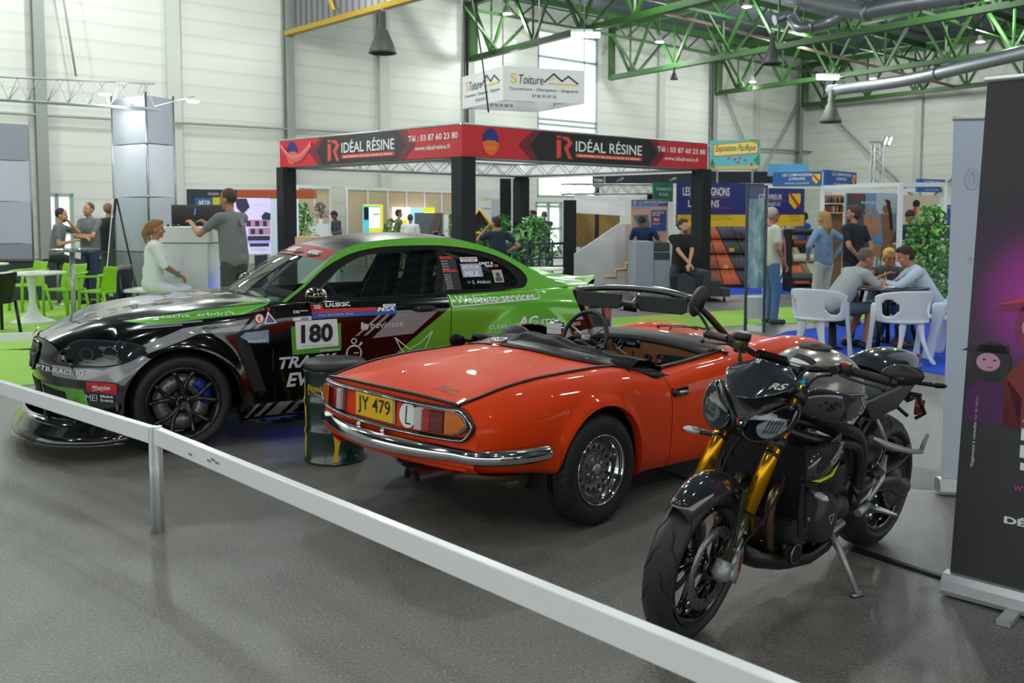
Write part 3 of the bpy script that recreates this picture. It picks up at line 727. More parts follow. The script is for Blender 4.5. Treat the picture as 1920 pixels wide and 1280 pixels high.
# door mirror on the far side
mb = MB();mb.ell((-.66,1.14,.80),(.03,.03,.06));mb.rbox((-.64,1.10,.80),(.13,.03,.09),.012,R=Rz(.3));dm = mb.build('door_mirror',CHR,RT)
MB().box((-.638,1.083,.80),(.112,.004,.075),Rz(.3)).build('mirror_glass',MATS['mirror'],dm)
# cowl and dashboard
mvn = MATS['black_vinyl'];mwood = M('walnut','#8a5a38',.35,noise=.25,nscale=9,coat=.3)
rows = []
for i in range(15):
    x = -.56+.08*i;k = (x/.56)**2
    rows.append([Vector((x,1.44,.815-.03*k)),Vector((x,1.30,.815-.04*k)),Vector((x,1.205,.806-.05*k)),Vector((x,1.175,.785-.05*k)),Vector((x,1.185,.765-.05*k))])
MB().grid(rows).build('dash_pad',mvn,RT)
dsh = MB();dsh.box2((-.55,1.19,.635),(.25,1.21,.775));dsh = dsh.build('dashboard',mwood,RT)
mb = MB();mb.box2((.25,1.19,.70),(.55,1.21,.765));mb.build('dashboard_end',mwood,dsh)
mb = MB();mb.box2((.24,1.16,.60),(.56,1.20,.70));mb.build('glove_shelf',BLKM,RT)
def gauge(x,z,r):
    g = MB().lathe([(0,.004),(r*.85,.004),(r*.88,.012),(r,.012),(r*1.02,0)],Matrix.Translation((x,1.189,z)) @ Matrix.Rotation(pi/2,4,'X'),24).build('gauge',BLKG,dsh)
    q = MB()
    for k in range(9):
        a = radians(225-k*33);put2d(q,line2([(r*.6*cos(a),r*.6*sin(a)),(r*.78*cos(a),r*.78*sin(a))],r*.06),frame_map((x,1.1835,z),(1,0,0),(0,0,1)))
    put2d(q,line2([(0,0),(r*.4,r*.45)],r*.07),frame_map((x,1.1835,z),(1,0,0),(0,0,1)))
    q.build('gauge_marks',WHD,g,fix=False)
gauge(-.145,.735,.046);gauge(-.30,.735,.052); 
gauge(.205,.672,.028);gauge(.325-.22,.662,.026)
rad = MB().rbox((-.03,1.187,.745),(.13,.014,.045),.004).build('radio',BLKG,dsh)
q = MB();q.box((-.03,1.178,.745),(.07,.004,.018));q.build('radio_display',M('display_grey','#5c6468',.3),rad)
mb = MB();mb.box((-.02,1.184,.672),(.014,.008,.05));mb.build('switch',CHR,dsh)
# steering wheel on the left
cw = Vector((-.27,.98,.775));nrm = Vector((0,-1,.42)).normalized();u = Vector((1,0,0));v = nrm.cross(u)
sw = MB().tube([cw+u*.185*cos(2*pi*k/36)+v*.185*sin(2*pi*k/36) for k in range(36)],.0145,10,closed=True).build('steering_wheel',M('wheel_leather','#121214',.45),RT)
mb = MB()
for a in (pi/2*3,pi/6,5*pi/6): mb.tube([cw-nrm*.03,cw+u*.17*cos(a)+v*.17*sin(a)],.010,6,flat=.4)
mb.ell(cw-nrm*.02,.035);mb.build('wheel_spokes',STEEL,sw);MB().cyl(cw-nrm*.03,cw-nrm*.3,.02).build('steering_column',BLKM,sw)
# seats with head restraints
for sg in (-1,1):
    x = sg*.29;se = thing('seat','','') if 0 else None
    mb = MB();rows = []
    mb.rbox((x,.72,.36),(.44,.48,.14),.06);mb.rbox((x,.44,.56),(.44,.13,.46),.05,R=Rx(-.22));s_ = mb.build('seat',M('seat_black','#141416',.5),RT,bevel=.02)
    if sg < 0: MB().ell((x,.37,.84),(.12,.05,.075)).build('head_restraint',MATS['seat_black'],s_)
mb = MB();mb.box2((-.09,.3,.26),(.09,1.2,.42));mb.tube([(0,.82,.42),(0,.80,.60)],.008,8);mb.ell((0,.80,.58),.02);mb.build('tunnel',mvn,RT)
# folded hood: black cloth heaped behind the cockpit
mhood = M('hood_cloth','#0b0b0d',.55,bump=.25,bscale=30,spec=.2)
random.seed(3);rows = []
NX = 56
for i in range(NX+1):
    k = i/NX;x = -.64+1.28*k;e_ = abs(x)/.64
    yf = .38+.22*e_**3;yr = .02+.20*e_**2+.04*e_
    if x > 0: yr += .03
    zt = .895-.10*e_**2.4+.015*sin(9*x+1)-.02*(x > .2)*(x-.2);zb = .842-.02*e_-.095*e_**2.5
    row = []
    for j in range(15):
        tt = j/14;y = yr+(yf-yr)*tt
        z = zb+(zt-zb)*sin(pi*min(1,tt*1.15))**.6 if tt < .87 else zb+.02
        w_ = .010*sin(14*tt*pi*.6+x*7)*(1-.5*e_)+.006*sin(31*x+4*tt)
        row.append(Vector((x,y+.01*sin(11*x+9*tt),max(zb-.01,z+w_*sin(pi*tt)))))
    row.append(Vector((x,yf+.01,zb-.08)));rows.append(row)
hd = MB().grid(rows).build('folded_hood',mhood,RT,sub=1)
rows = []
for i in range(41):
    x = -.66+1.32*i/40;e_ = abs(x)/.66;y = -.01+.22*e_**2+.33*e_**6;y = -.02+.24*e_**2+.28*e_**8
    def zz(yy):
        h = RBV.ray_cast(Vector((x,yy,1.6)),Vector((0,0,-1)));return h[0].z if h[0] else .69
    rows.append([Vector((x,y,zz(y)+.006)),Vector((x,y+.05,zz(y+.05)+.014)),Vector((x,y+.11,zz(y+.1)+.028)),Vector((x,y+.15,zz(y+.1)+.02))])
MB().grid(rows).build('hood_edge',BLKS,hd,solid=.004)
mb = MB()
for i in range(2,40,4): p = rows[i][1];mb.ell(p+Vector((0,0,.002)),(.006,.006,.004),n=8,m=5)
mb.build('hood_stud',CHR,hd)
for (x0,y0,ln_,r0) in ((.30,.33,.30,.022),(-.35,.16,.42,.03),(.05,.27,.5,.02),(-.58,.13,.12,.035)):
    pts = [(x0-ln_/2+ln_*k/6,y0+.025*sin(k*1.7),.868+.018*sin(k*2.1+x0*9)-(abs(x0-ln_/2+ln_*k/6)/.64)**2.4*.07) for k in range(7)]
    MB().tube(crv(pts,4),[r0*(.5+.5*sin(pi*k/24)) for k in range(25)],8,flat=.7).build('hood_fold',mhood,hd,sub=1)
MB().tube([(.585,.45,.735),(.53,.42,.81),(.42,.50,.82)],.012,8,flat=.5).build('hood_frame',BLKS,hd)
# bonnet seam, wipers
mb = MB()
for sg in (-1,1): mb.tube([(sg*.05,1.50,.835),(sg*.05+.2,1.52,.85),(sg*.05+.32,1.50,.838)],.006,6);mb.cyl((sg*.05,1.5,.80),(sg*.05,1.5,.84),.01)
mb.build('wiper',BLKS,RT)
# wheels
def classic_wheel(x,y,sg,lab=True):
    w_ = tyre_mb(.288,.165,.172,.006).build('wheel',RUB,RT);w_.location = (x,y,.288)
    T = Matrix.Rotation(pi/2*sg,4,'Y')
    MB().lathe([(.176,-.07),(.176,.078),(.182,.080),(.182,.070),(.168,.066),(.160,.052),(.152,.030),(.146,.012),(.140,.006)],T,48).build('rim_trim',CHR,w_)
    dk = MB();dk.lathe([(.146,.006),(.132,.018),(.118,.024),(.086,.020),(.082,.012),(.076,.012),(.070,.022),(.045,.026),(.030,.034),(0,.034)],T,48);dk.build('wheel_disc',M('wheel_silver','#7d7c78',.4,.55),w_)
    sl_ = MB()
    for k in range(16):
        a = 2*pi*k/16;c_ = Vector((.0235*sg,.112*cos(a),.112*sin(a)));R_ = Matrix.Rotation(a,3,'X')
        sl_.ell(c_,(.004,.014,.0085),R_,10,6)
    sl_.build('vent_slots',BLKM,w_)
    for k in range(4):
        a = 2*pi*k/4+.4;MB().cyl((.018*sg,.055*cos(a),.055*sin(a)),(.034*sg,.055*cos(a),.055*sin(a)),.0085,n=6).build('wheel_nut',CHR,w_)
    for k in range(4):
        a = 2*pi*k/4+.4+pi/4;MB().tube([(.03*sg,.028*cos(a),.028*sin(a)),(.024*sg,.066*cos(a),.066*sin(a))],[.014,.018],8,flat=.5).build('hub_spoke',MATS['wheel_silver'],w_)
    MB().lathe([(.030,.03),(.029,.052),(.024,.056),(0,.056)],T,24).build('hub_cap',ALU,w_)
    return w_
# lateral tread cuts
for (x,y) in ((.655,-.03),(-.655,-.03),(.65,2.09),(-.65,2.09)):
    sg = 1 if x > 0 else -1;w_ = classic_wheel(x,y,sg)
    mb = MB()
    for k in range(40):
        a = 2*pi*k/40
        for (xa,xb,da) in ((-.074,-.028,.09),(-.012,.012,.05),(.028,.074,-.09)):
            p = [Vector((xa+(xb-xa)*j/2,.2893*cos(a+da*j/2),.2893*sin(a+da*j/2))) for j in range(3)]
            if abs(p[0].x) > .06: p[0] = Vector((p[0].x,.283*cos(a),.283*sin(a)))
            if abs(p[2].x) > .06: p[2] = Vector((p[2].x,.283*cos(a+da),.283*sin(a+da)))
            mb.tube(p,.0022,4)
    mb.build('tread_sipes',M('sipe_black','#050505',.9),w_)
# exhaust and underside
ex = MB()
for x in (.19,.265): ex.tube([(x,-.86,.325),(x,-.70,.322),(x+.08,-.52,.31)],.024,14,caps=False);ex.tube([(x,-.86,.325),(x,-.70,.322)],.020,14,caps=False)
ex = ex.build('exhaust',STEEL,RT)
MB().tube([(.30,-.66,.30),(.52,-.42,.285)],.028,12).build('exhaust_pipe',M('exhaust_dull','#5a5751',.55,.6),ex)
MB().tube([(.12,-.40,.27),(.16,-.40,.27),(.5,-.40,.27),(.54,-.40,.27)],[.04,.075,.075,.04],16,flat=.75).build('silencer',MATS['exhaust_dull'],ex)
mb = MB();mb.box2((-.4,-.5,.26),(.4,-.3,.34));mb.cyl((-.6,-.03,.288),(.6,-.03,.288),.035);mb.ell((0,-.03,.288),.10);mb.tube([(.56,-.03,.2),(.52,-.35,.3)],.02,8);mb.cyl((-.6,2.09,.288),(.6,2.09,.288),.03);mb.build('axle',BLKM,RT)
# ---------------- black and green drift coupe ----------------
def fill2d(loops):
    cu = bpy.data.curves.new('t','CURVE');cu.dimensions = '2D';cu.fill_mode = 'FRONT'
    for lp in loops:
        s = cu.splines.new('POLY');s.points.add(len(lp)-1);s.use_cyclic_u = True
        for i,p in enumerate(lp): s.points[i].co = (p[0],p[1],0,1)
    o = bpy.data.objects.new('t',cu);C.objects.link(o);dg = bpy.context.evaluated_depsgraph_get();dg.update()
    me = bpy.data.meshes.new_from_object(o.evaluated_get(dg));bpy.data.objects.remove(o);bpy.data.curves.remove(cu)
    r = ([(v.co.x,v.co.y) for v in me.vertices],[tuple(p.vertices) for p in me.polygons]);bpy.data.meshes.remove(me);return r
def cv2(pts,n=6): return [(p.x,p.y) for p in crv([(a,b,0) for a,b in pts],n)]
GCOL = '#62b432'
GRN = M('wrap_green',GCOL,.28,metal=.2,coat=.35)
def conv_mask(t,Y,Z,poly):
    area = sum(poly[i][0]*poly[(i+1) % len(poly)][1]-poly[(i+1) % len(poly)][0]*poly[i][1] for i in range(len(poly)))
    if area < 0: poly = poly[::-1]
    out = None
    for i in range(len(poly)):
        (y0,z0),(y1,z1) = poly[i],poly[(i+1) % len(poly)];a,c = -(z1-z0),(y1-y0);d = -(a*y0+c*z0)
        v = mth(t,'MULTIPLY_ADD',Y,a,mth(t,'MULTIPLY_ADD',Z,c,d));k = mth(t,'GREATER_THAN',v,0.)
        out = k if out is None else mth(t,'MULTIPLY',out,k)
    return out
PNT = M('coupe_wrap','#060606',.13,coat=.7);t,b = nodes(PNT)
oo = mk(t,'ShaderNodeTexCoord').outputs['Object'];sp = mk(t,'ShaderNodeSeparateXYZ');t.links.new(oo,sp.inputs[0]);Xc,Yc,Zc = sp.outputs
AX = mth(t,'ABSOLUTE',Xc);outer = mth(t,'GREATER_THAN',AX,.46)
g1 = conv_mask(t,Yc,Zc,[(.690,1.3),(.690,.876),(.690,.1),(-2,.1),(-2,1.3)])
g1b = conv_mask(t,Yc,Zc,[(.692,.876),(1.104,.572),(1.62,.19),(.4,.10),(.4,.6)])
wedge = conv_mask(t,Yc,Zc,[(-.70,.86),(-.584,.794),(-.27,.61),(.25,.30),(-2,.1),(-2,.86)])
g2 = mth(t,'MULTIPLY',outer,conv_mask(t,Yc,Zc,[(3.03,.882),(2.0,1.0),(2.10,.955),(2.268,.905),(2.851,.862)]))
g3 = conv_mask(t,Yc,Zc,[(3.50,.452),(3.284,.451),(3.254,.34),(3.45,.40)])
gm = mth(t,'MAXIMUM',g1,g1b);gm = mth(t,'MULTIPLY',gm,mth(t,'SUBTRACT',1,wedge));gm = mth(t,'MAXIMUM',gm,mth(t,'MAXIMUM',g2,g3))
sil = None
for pl_ in ([(2.947,.73),(2.673,.832),(2.581,.79),(2.904,.685)],[(2.673,.832),(2.231,.874),(2.306,.791),(2.581,.79)],
            [(3.7,.60),(3.165,.581),(3.101,.502),(3.7,.53)],[(3.165,.581),(2.938,.673),(2.881,.644),(3.101,.502)],
            [(1.135,.852),(.80,.85),(1.00,.690),(1.33,.675)],[(1.215,.852),(1.18,.852),(1.37,.70),(1.40,.70)],[(1.28,.852),(1.25,.852),(1.44,.70),(1.465,.70)],
            [(2.20,.872),(2.16,.872),(2.235,.80),(2.275,.80)],[(2.13,.872),(2.10,.872),(2.18,.80),(2.21,.80)],
            [(2.20,.27),(2.17,.27),(2.27,.16),(2.30,.16)],[(2.12,.27),(2.08,.27),(2.18,.16),(2.22,.16)],[(2.04,.27),(1.94,.27),(2.04,.16),(2.14,.16)],[(1.90,.27),(1.85,.27),(1.95,.16),(2.0,.16)],
            [(2.95,.862),(2.55,.878),(2.54,.868),(2.93,.850)],[(3.02,.842),(2.68,.858),(2.67,.850),(3.0,.832)]):
    k = mth(t,'MULTIPLY',outer,conv_mask(t,Yc,Zc,pl_));sil = k if sil is None else mth(t,'MAXIMUM',sil,k)
c_ = mixc(t,gm,srgb('#060606'),srgb(GCOL));c_ = mixc(t,sil,c_,srgb('#8d8d92'));t.links.new(c_,b.inputs['Base Color'])
t.links.new(mth(t,'MULTIPLY_ADD',gm,.15,.13),b.inputs['Roughness']);t.links.new(mth(t,'MULTIPLY',gm,.2),b.inputs['Metallic'])
BT = thing('drift_coupe','black drift coupe with green rear, race number 180 and sponsor stickers','car',(-.324,8.145,0),3.662-pi/2)
st = {
 -.98: [(0,.93),(.25,.93),(.42,.925),(.56,.91),(.64,.87),(.70,.79),(.72,.68),(.71,.52),(.69,.38),(.64,.30)],
 -.90: [(0,.985),(.25,.985),(.45,.98),(.62,.96),(.71,.91),(.78,.81),(.80,.68),(.79,.5),(.77,.34),(.72,.25)],
 -.75: [(0,1.02),(.25,1.02),(.45,1.015),(.67,.995),(.78,.935),(.86,.83),(.88,.68),(.87,.5),(.85,.31),(.80,.22)],
 -.45: [(0,1.05),(.25,1.05),(.45,1.045),(.73,1.005),(.82,.95),(.90,.84),(.915,.68),(.91,.5),(.90,.3),(.85,.2)],
 -.10: [(0,1.02),(.25,1.02),(.45,1.01),(.79,.985),(.85,.94),(.905,.85),(.91,.68),(.91,.5),(.90,.28),(.85,.18)],
 0.30: [(0,.99),(.25,.99),(.5,.985),(.80,.975),(.855,.935),(.895,.86),(.89,.69),(.885,.5),(.89,.28),(.84,.175)],
 0.68: [(0,.97),(.3,.97),(.6,.97),(.803,.968),(.855,.93),(.888,.86),(.878,.70),(.872,.5),(.885,.28),(.84,.175)],
 1.30: [(0,.97),(.3,.97),(.6,.97),(.803,.966),(.852,.93),(.882,.86),(.874,.70),(.870,.5),(.885,.28),(.84,.175)],
 1.92: [(0,1.0),(.3,.995),(.6,.988),(.795,.972),(.845,.935),(.876,.86),(.876,.7),(.875,.5),(.89,.28),(.84,.175)],
 2.30: [(0,.985),(.3,.988),(.55,.985),(.74,.960),(.82,.925),(.875,.86),(.89,.72),(.89,.5),(.89,.28),(.84,.175)],
 2.69: [(0,.95),(.3,.958),(.52,.958),(.70,.935),(.79,.90),(.86,.83),(.89,.70),(.89,.5),(.88,.28),(.83,.17)],
 3.05: [(0,.882),(.3,.892),(.48,.90),(.65,.875),(.75,.83),(.83,.75),(.87,.62),(.875,.45),(.87,.25),(.82,.17)],
 3.20: [(0,.800),(.28,.812),(.42,.815),(.56,.785),(.67,.735),(.75,.665),(.785,.56),(.795,.42),(.79,.26),(.745,.18)],
 3.30: [(0,.735),(.24,.742),(.36,.735),(.47,.710),(.57,.66),(.65,.59),(.695,.51),(.71,.40),(.705,.27),(.66,.19)]}
ARC = [(2.69,.335,.372,.045,.12),(0.,.335,.375,.04,.16)]
def bend(y,x):
    k = max(0,1-(x/.72)**2)
    return .20*k*min(1,max(0,(y-2.6)/.7))**1.3-.09*k*min(1,max(0,(-.55-y)/.4))
bd = Body(st,bend,ARC);KS = 15
mb = MB();both(mb,bd.grid(-.98,-.42));both(mb,bd.grid(-.42,.678,KS));both(mb,bd.grid(2.08,3.30,0,None,.025));both(mb,bd.grid(1.90,2.078,0,None,.03))
nose = lambda z: .055*sin(pi*min(1,max(0,(z-.28)/.50)))
fc = bd.cap(3.30,.19,8);fc = [[Vector((p.x,p.y+nose(p.z)*max(0,1-(p.x/.70)**2),p.z)) for p in r] for r in fc];both(mb,fc,True);both(mb,bd.cap(-.98,.30,6,lambda z: .03*sin(pi*(z-.3)/.66),-1))
CBV = None
full = MB();full.v = list(mb.v);full.f = list(mb.f);full.m = list(mb.m);full.sm = list(mb.sm)
both(full,bd.grid(.678,1.90,KS,arch=False));CBV = bvh_of(full)
ob = mb.build('body',PNT,BT,weld=.0012,fix=False);ob.data.set_sharp_from_angle(angle=radians(40))
for sg in (-1,1):
    rows = [[Vector((p.x*sg,p.y,p.z)) for p in r] for r in bd.grid(.684,2.072 if 0 else 1.897,KS,None,.05,lip=.012,arch=False)]
    d = MB().grid(rows,flip=sg < 0).build('door',PNT,BT,fix=False)
    mb = MB();mb.tube(crv([(sg*.895,.83,.875),(sg*.918,.87,.882),(sg*.918,.96,.882),(sg*.895,1.0,.880)],4),.013,8,flat=.8);mb.build('door_handle',BLKG,d)
    mb = MB();mb.ell((sg*.886,.91,.876),(.006,.10,.026));mb.build('handle_recess',BLKM,d)
# shut lines
for sg in (-1,1):
    mb = MB()
    side_decal(mb,CBV,line2([(2.055,.93),(2.075,.82),(2.078,.5),(2.07,.27)],.007),sg,.05,.002);side_decal(mb,CBV,line2([(1.90,.24),(.80,.24)],.008),sg,.05,.002)
    mb.build('shut_line',BLKM,BT,fix=False)
# inner shell
mb = MB();mb.box2((-.78,-.8,.2),(.78,3.2,.24));mb.box2((-.7,2.0,.24),(.7,2.04,.9));mb.box2((-.7,-.4,.24),(.7,-.36,.9))
for sg in (-1,1):
    for yc in (0,2.69): mb.lathe([(.43,.02),(.43,-.33*sg),(.1,-.33*sg)] if sg > 0 else [(.43,.0),(.43,.33),(.1,.33)],Matrix.Translation((sg*.90,yc,.335)) @ Matrix.Rotation(pi/2,4,'Y'),24,pi/2,3*pi/2) if 0 else None
mb.build('floor_pan',BLKM,BT)
def well(T,x,yc,zc,R,D,mat=BLKM):
    sg = 1 if x > 0 else -1;rows = []
    for k in range(25):
        a = -0.25+(pi+.5)*k/24;rows.append([Vector((x,yc+R*cos(a),zc+R*sin(a))),Vector((x-sg*D,yc+R*cos(a),zc+R*sin(a))),Vector((x-sg*D,yc,zc))])
    MB().grid(rows).build('wheel_well',mat,T)
for x in (-.86,.86):
    for yc in (0,2.69): well(BT,x,yc,.335,.42,.34)
for x in (-.66,.66):
    for yc in (-.015,2.09): well(RT,x,yc,.30,.345,.28)
# greenhouse
def gx(z): return .80-.526*(z-.97)
def GP(sg,y,z,o_=0.): return Vector((sg*(gx(z)+o_),y,z))
RAIL = cv2([(1.985,.972),(1.81,1.086),(1.647,1.208),(1.498,1.312),(1.319,1.372),(1.056,1.400),(.786,1.408),(.512,1.393),(.349,1.362),(.151,1.303),(-.021,1.214),(-.176,1.125),(-.318,1.052),(-.47,1.000)],5)
FO = cv2([(1.955,.968),(1.797,1.071),(1.634,1.193),(1.472,1.273),(1.331,1.317),(1.155,1.342),(.979,1.350),(.80,1.351),(.618,1.345),(.436,1.325),(.29,1.297),(.146,1.252),(.026,1.19),(-.056,1.128),(-.087,1.068),(-.062,1.018),(-.013,.992),(.148,.982)],4)
GF = cv2([(1.781,.985),(1.673,1.067),(1.521,1.185),(1.34,1.270),(1.163,1.306),(.988,1.318),(.808,1.322),(.665,1.320)],4)+[(.703,1.191),(.784,.980),(1.067,.978),(1.406,.978),(1.568,.978)]
GQ = cv2([(.613,1.300),(.484,1.290),(.338,1.264),(.195,1.219),(.078,1.149),(.019,1.08),(.013,1.03),(.061,1.006)],4)+[(.334,.999),(.58,.994),(.70,.990)]
mdg = glass('tinted_glass',(.62,.70,.68),.10)
for sg in (-1,1):
    band = fill2d([RAIL+[(-.47,.985),(-.2,.985),(.0,.978)]+FO[::-1]])
    MB().add([GP(sg,y,z) for y,z in band[0]],band[1],False).build('roof_rail',GRN,BT,fix=False,solid=.012)
    fr = fill2d([FO+[(.5,.968),(1.2,.966),(1.955,.965)],GF,GQ])
    MB().add([GP(sg,y,z,-.006) for y,z in fr[0]],fr[1],False).build('window_surround',M('surround_black','#050505',.5,spec=.2),BT,fix=False,solid=.01)
    for nm,lp in (('side_glass',GF),('quarter_glass',GQ)):
        g_ = fill2d([lp]);gg = MB().add([GP(sg,y,z,-.010) for y,z in g_[0]],g_[1],False).build(nm,mdg,BT,fix=False)
        if sg < 0: (globals().__setitem__('SGL' if nm == 'side_glass' else 'QGL',gg))
rail_at = lambda y: next(((RAIL[i][1]+(RAIL[i+1][1]-RAIL[i][1])*(y-RAIL[i][0])/(RAIL[i+1][0]-RAIL[i][0])) for i in range(len(RAIL)-1) if RAIL[i+1][0] <= y <= RAIL[i][0]),RAIL[-1][1])
def roofrow(y,crown,fwd):
    z = rail_at(y);r = []
    for k in range(17):
        u = -1+2*k/16;r.append(Vector((u*(gx(z)+.002),y+fwd*(1-u*u),z+crown*(1-u*u)+.004)))
    return r
MROOF = M('roof_carbon','#232425',.3,coat=.4)
MB().grid([roofrow(1.50-.06*k*1.0,.036,.06*(1-k/21)) for k in range(22)]).build('roof_panel',MROOF,BT)
MB().grid([roofrow(.24-.06*k,.034-.001*k,0) for k in range(12)]).build('rear_glass',M('dark_glass','#0a0c0d',.05,coat=.3),BT)
top = roofrow(1.50,.036,.06);botm = [Vector(((-1+2*k/16)*.79,1.975+.17*(1-(-1+2*k/16)**2),.978+.022*(1-(-1+2*k/16)**2))) for k in range(17)]
WG = [[botm[k].lerp(top[k],j/8)+Vector((0,.02*sin(pi*j/8),.012*sin(pi*j/8))) for j in range(9)] for k in range(17)]
wsc = MB().grid(WG).build('windscreen',glass('screen_glass',(.66,.74,.72),.11),BT)
wb = MB(); 
for k in range(16):
    for j in (7,): wb.add([WG[k][j]+Vector((0,.004,.004)),WG[k+1][j]+Vector((0,.004,.004)),WG[k+1][j+1]+Vector((0,.004,.004)),WG[k][j+1]+Vector((0,.004,.004))],[(0,1,2,3)],True)
    wb.add([WG[k][6].lerp(WG[k][7],.2)+Vector((0,.004,.004)),WG[k+1][6].lerp(WG[k+1][7],.2)+Vector((0,.004,.004)),WG[k+1][7]+Vector((0,.004,.004)),WG[k][7]+Vector((0,.004,.004))],[(0,1,2,3)],True)
sun = wb.build('sun_strip',M('strip_red','#8d1418',.5,spec=.1),wsc,fix=False)
def wsmap(u,v):   # u across -1..1, v 0..1 up
    fk = (u+1)*8;k = min(15,max(0,int(fk)));a = fk-k;fj = v*8;j = min(7,max(0,int(fj)));c = fj-j
    p = WG[k][j].lerp(WG[k+1][j],a).lerp(WG[k][j+1].lerp(WG[k+1][j+1],a),c);return p+Vector((0,.008,.008))
mb = MB();put2d(mb,shift(fit_text('ALEKSIC',.42,.10,bold=.03,shear=.2),-.1,.885),lambda u,v: wsmap(-u,v));put2d(mb,shift(fit_text('ALEKSIC',.3,.08,bold=.03,shear=.2),.62,.885),lambda u,v: wsmap(-u,v));mb.build('strip_lettering',WHD,sun,fix=False)
for q in ((-.5,-.3),(.1,.3),(.55,.75)):
    mb = MB();put2d(mb,([(q[0],.80),(q[0]+.12,.80),(q[1]+.1,.86),(q[1]-.1,.86)],[(0,1,2,3)]),lambda u,v: wsmap(-u,v));mb.build('strip_flash',BLKM,sun,fix=False)
mb = MB();mb.tube(crv([(-.55,2.03,.99),(-.30,2.02,1.02),(.05,2.10,1.02)],4),.008,6);mb.tube(crv([(.0,2.12,.99),(.25,2.07,1.02),(.6,1.98,1.02)],4),.008,6);mb.build('wiper',BLKS,BT)
mb = MB();mb.box2((-.70,1.60,.90),(.70,2.02,.965));mb.build('dashboard',BLKM,BT,bevel=.02)
# cage and seats
MCG = M('cage_grey','#a7adb0',.35,.4);mb = MB();T3 = lambda *p: mb.tube(crv([Vector(q) for q in p],4),.021,8)
mb.tube([(-.62,.62,.3),(-.60,.60,1.1),(-.48,.62,1.33),(.48,.62,1.33),(.60,.60,1.1),(.62,.62,.3)],.021,8)
for sg in (-1,1):
    mb.tube([(sg*.66,1.75,.3),(sg*.66,1.75,.95),(sg*.52,1.38,1.30),(sg*.48,.62,1.33)],.021,8);mb.tube([(sg*.48,.62,1.32),(sg*.5,-.3,.95)],.021,8);mb.tube([(sg*.66,1.6,.9),(sg*.62,.62,.5)],.021,8)
mb.tube([(-.6,.60,1.1),(.5,.62,.4)],.021,8);mb.tube([(.6,.6,1.1),(-.5,.62,.4)],.021,8);mb.tube([(.48,1.3,1.32),(-.48,.62,1.33)],.018,8);mb.tube([(-.48,.62,1.32),(.5,-.3,.95)],.021,8)
mb.build('roll_cage',MCG,BT)
for sg in (-1,1):
    x = sg*.36;mb = MB();rows = []
    for k in range(9):
        z = .45+.86*k/8-.0;w = [.27,.27,.26,.25,.26,.25,.17,.16,.13][k];y = .82-.18*k/8;ww = [.12,.14,.12,.09,.1,.07,.05,.07,.03][k]
        rows.append([Vector((x-w,y+ww+.05,z)),Vector((x-w*.95,y+.02,z)),Vector((x-w*.5,y-.03,z)),Vector((x,y-.04,z)),Vector((x+w*.5,y-.03,z)),Vector((x+w*.95,y+.02,z)),Vector((x+w,y+ww+.05,z))])
    s_ = mb.grid(rows).build('bucket_seat',M('bucket_black','#0c0c0d',.6),BT,solid=.05,sub=1)
    MB().rbox((x,.98,.42),(.48,.5,.14),.05).build('seat_base',MATS['bucket_black'],s_,bevel=.02)
    q = MB();put2d(q,fit_text('RECAR',.14,.04,bold=.02),lambda u,v: Vector((x-.22,.80-u,1.12+v)) if 0 else Vector((x+u,.55,1.13+v)));q.build('seat_lettering',WHD,s_,fix=False)
mb = MB()
cw = Vector((-.36,1.45,.88));nrm = Vector((0,-1,.3)).normalized();u = Vector((1,0,0));v = nrm.cross(u)
mb.tube([cw+u*.17*cos(2*pi*k/28)+v*.17*sin(2*pi*k/28) for k in range(28)],.014,8,closed=True);mb.cyl(cw,cw-nrm*.2,.02);mb.build('steering_wheel',BLKM,BT)
# window stickers (left side; +y is to the viewer's left)
def wtext(mb,txt,cy_,cz_,w,h,o_=.006,**k): return put2d(mb,mtext(txt,cy_,cz_,w,h,True,**k),lambda y,z: GP(-1,y,z,o_))
def wrect(y0,z0,y1,z1,o_,mat,name,par): mb = MB();put2d(mb,rect2(y0,z0,y1,z1),lambda y,z: GP(-1,y,z,o_));return mb.build(name,mat,par,fix=False)
MRD = M('sticker_red','#c21a22',.4);MBL = M('sticker_blue','#1c4fae',.4);MGY = M('sticker_lilac','#9d9cc0',.4);MYL = M('sticker_yellow','#e4d416',.4)
s1 = wrect(.672,1.00,.535,1.265,.002,BLKS,'sponsor_list',QGL)
mb = MB();put2d(mb,rect2(.67,1.243,.56,1.262),lambda y,z: GP(-1,y,z,.004));put2d(mb,rect2(.67,1.14,.537,1.157),lambda y,z: GP(-1,y,z,.004));mb.build('list_bars',MRD,s1,fix=False)
mb = MB()
for k in range(11): wtext(mb,'RACETEAM' if k % 2 else 'DRIFT CO',.635,1.225-.0205*k if k < 4 else 1.118-.017*(k-4),.055,.009,.004)
mb.build('list_lettering',WHD,s1,fix=False)
s2 = wrect(.500,1.095,.315,1.20,.002,MGY,'milk_sticker',QGL);mb = MB();wtext(mb,'MOTOR',.408,1.172,.15,.032,.004,bold=.03);wtext(mb,'MILK',.408,1.123,.14,.048,.004,bold=.03);mb.build('sticker_lettering',WHD,s2,fix=False)
s3 = wrect(.490,1.215,.335,1.252,.002,WHT,'cup_sticker',QGL);mb = MB();wtext(mb,'NORDSCHLEIFE',.412,1.242,.14,.012,.004,bold=.02);mb.build('sticker_lettering',BLKM,s3,fix=False);mb = MB();wtext(mb,'CUP',.412,1.225,.12,.012,.004,bold=.03);mb.build('sticker_lettering',MRD,s3,fix=False)
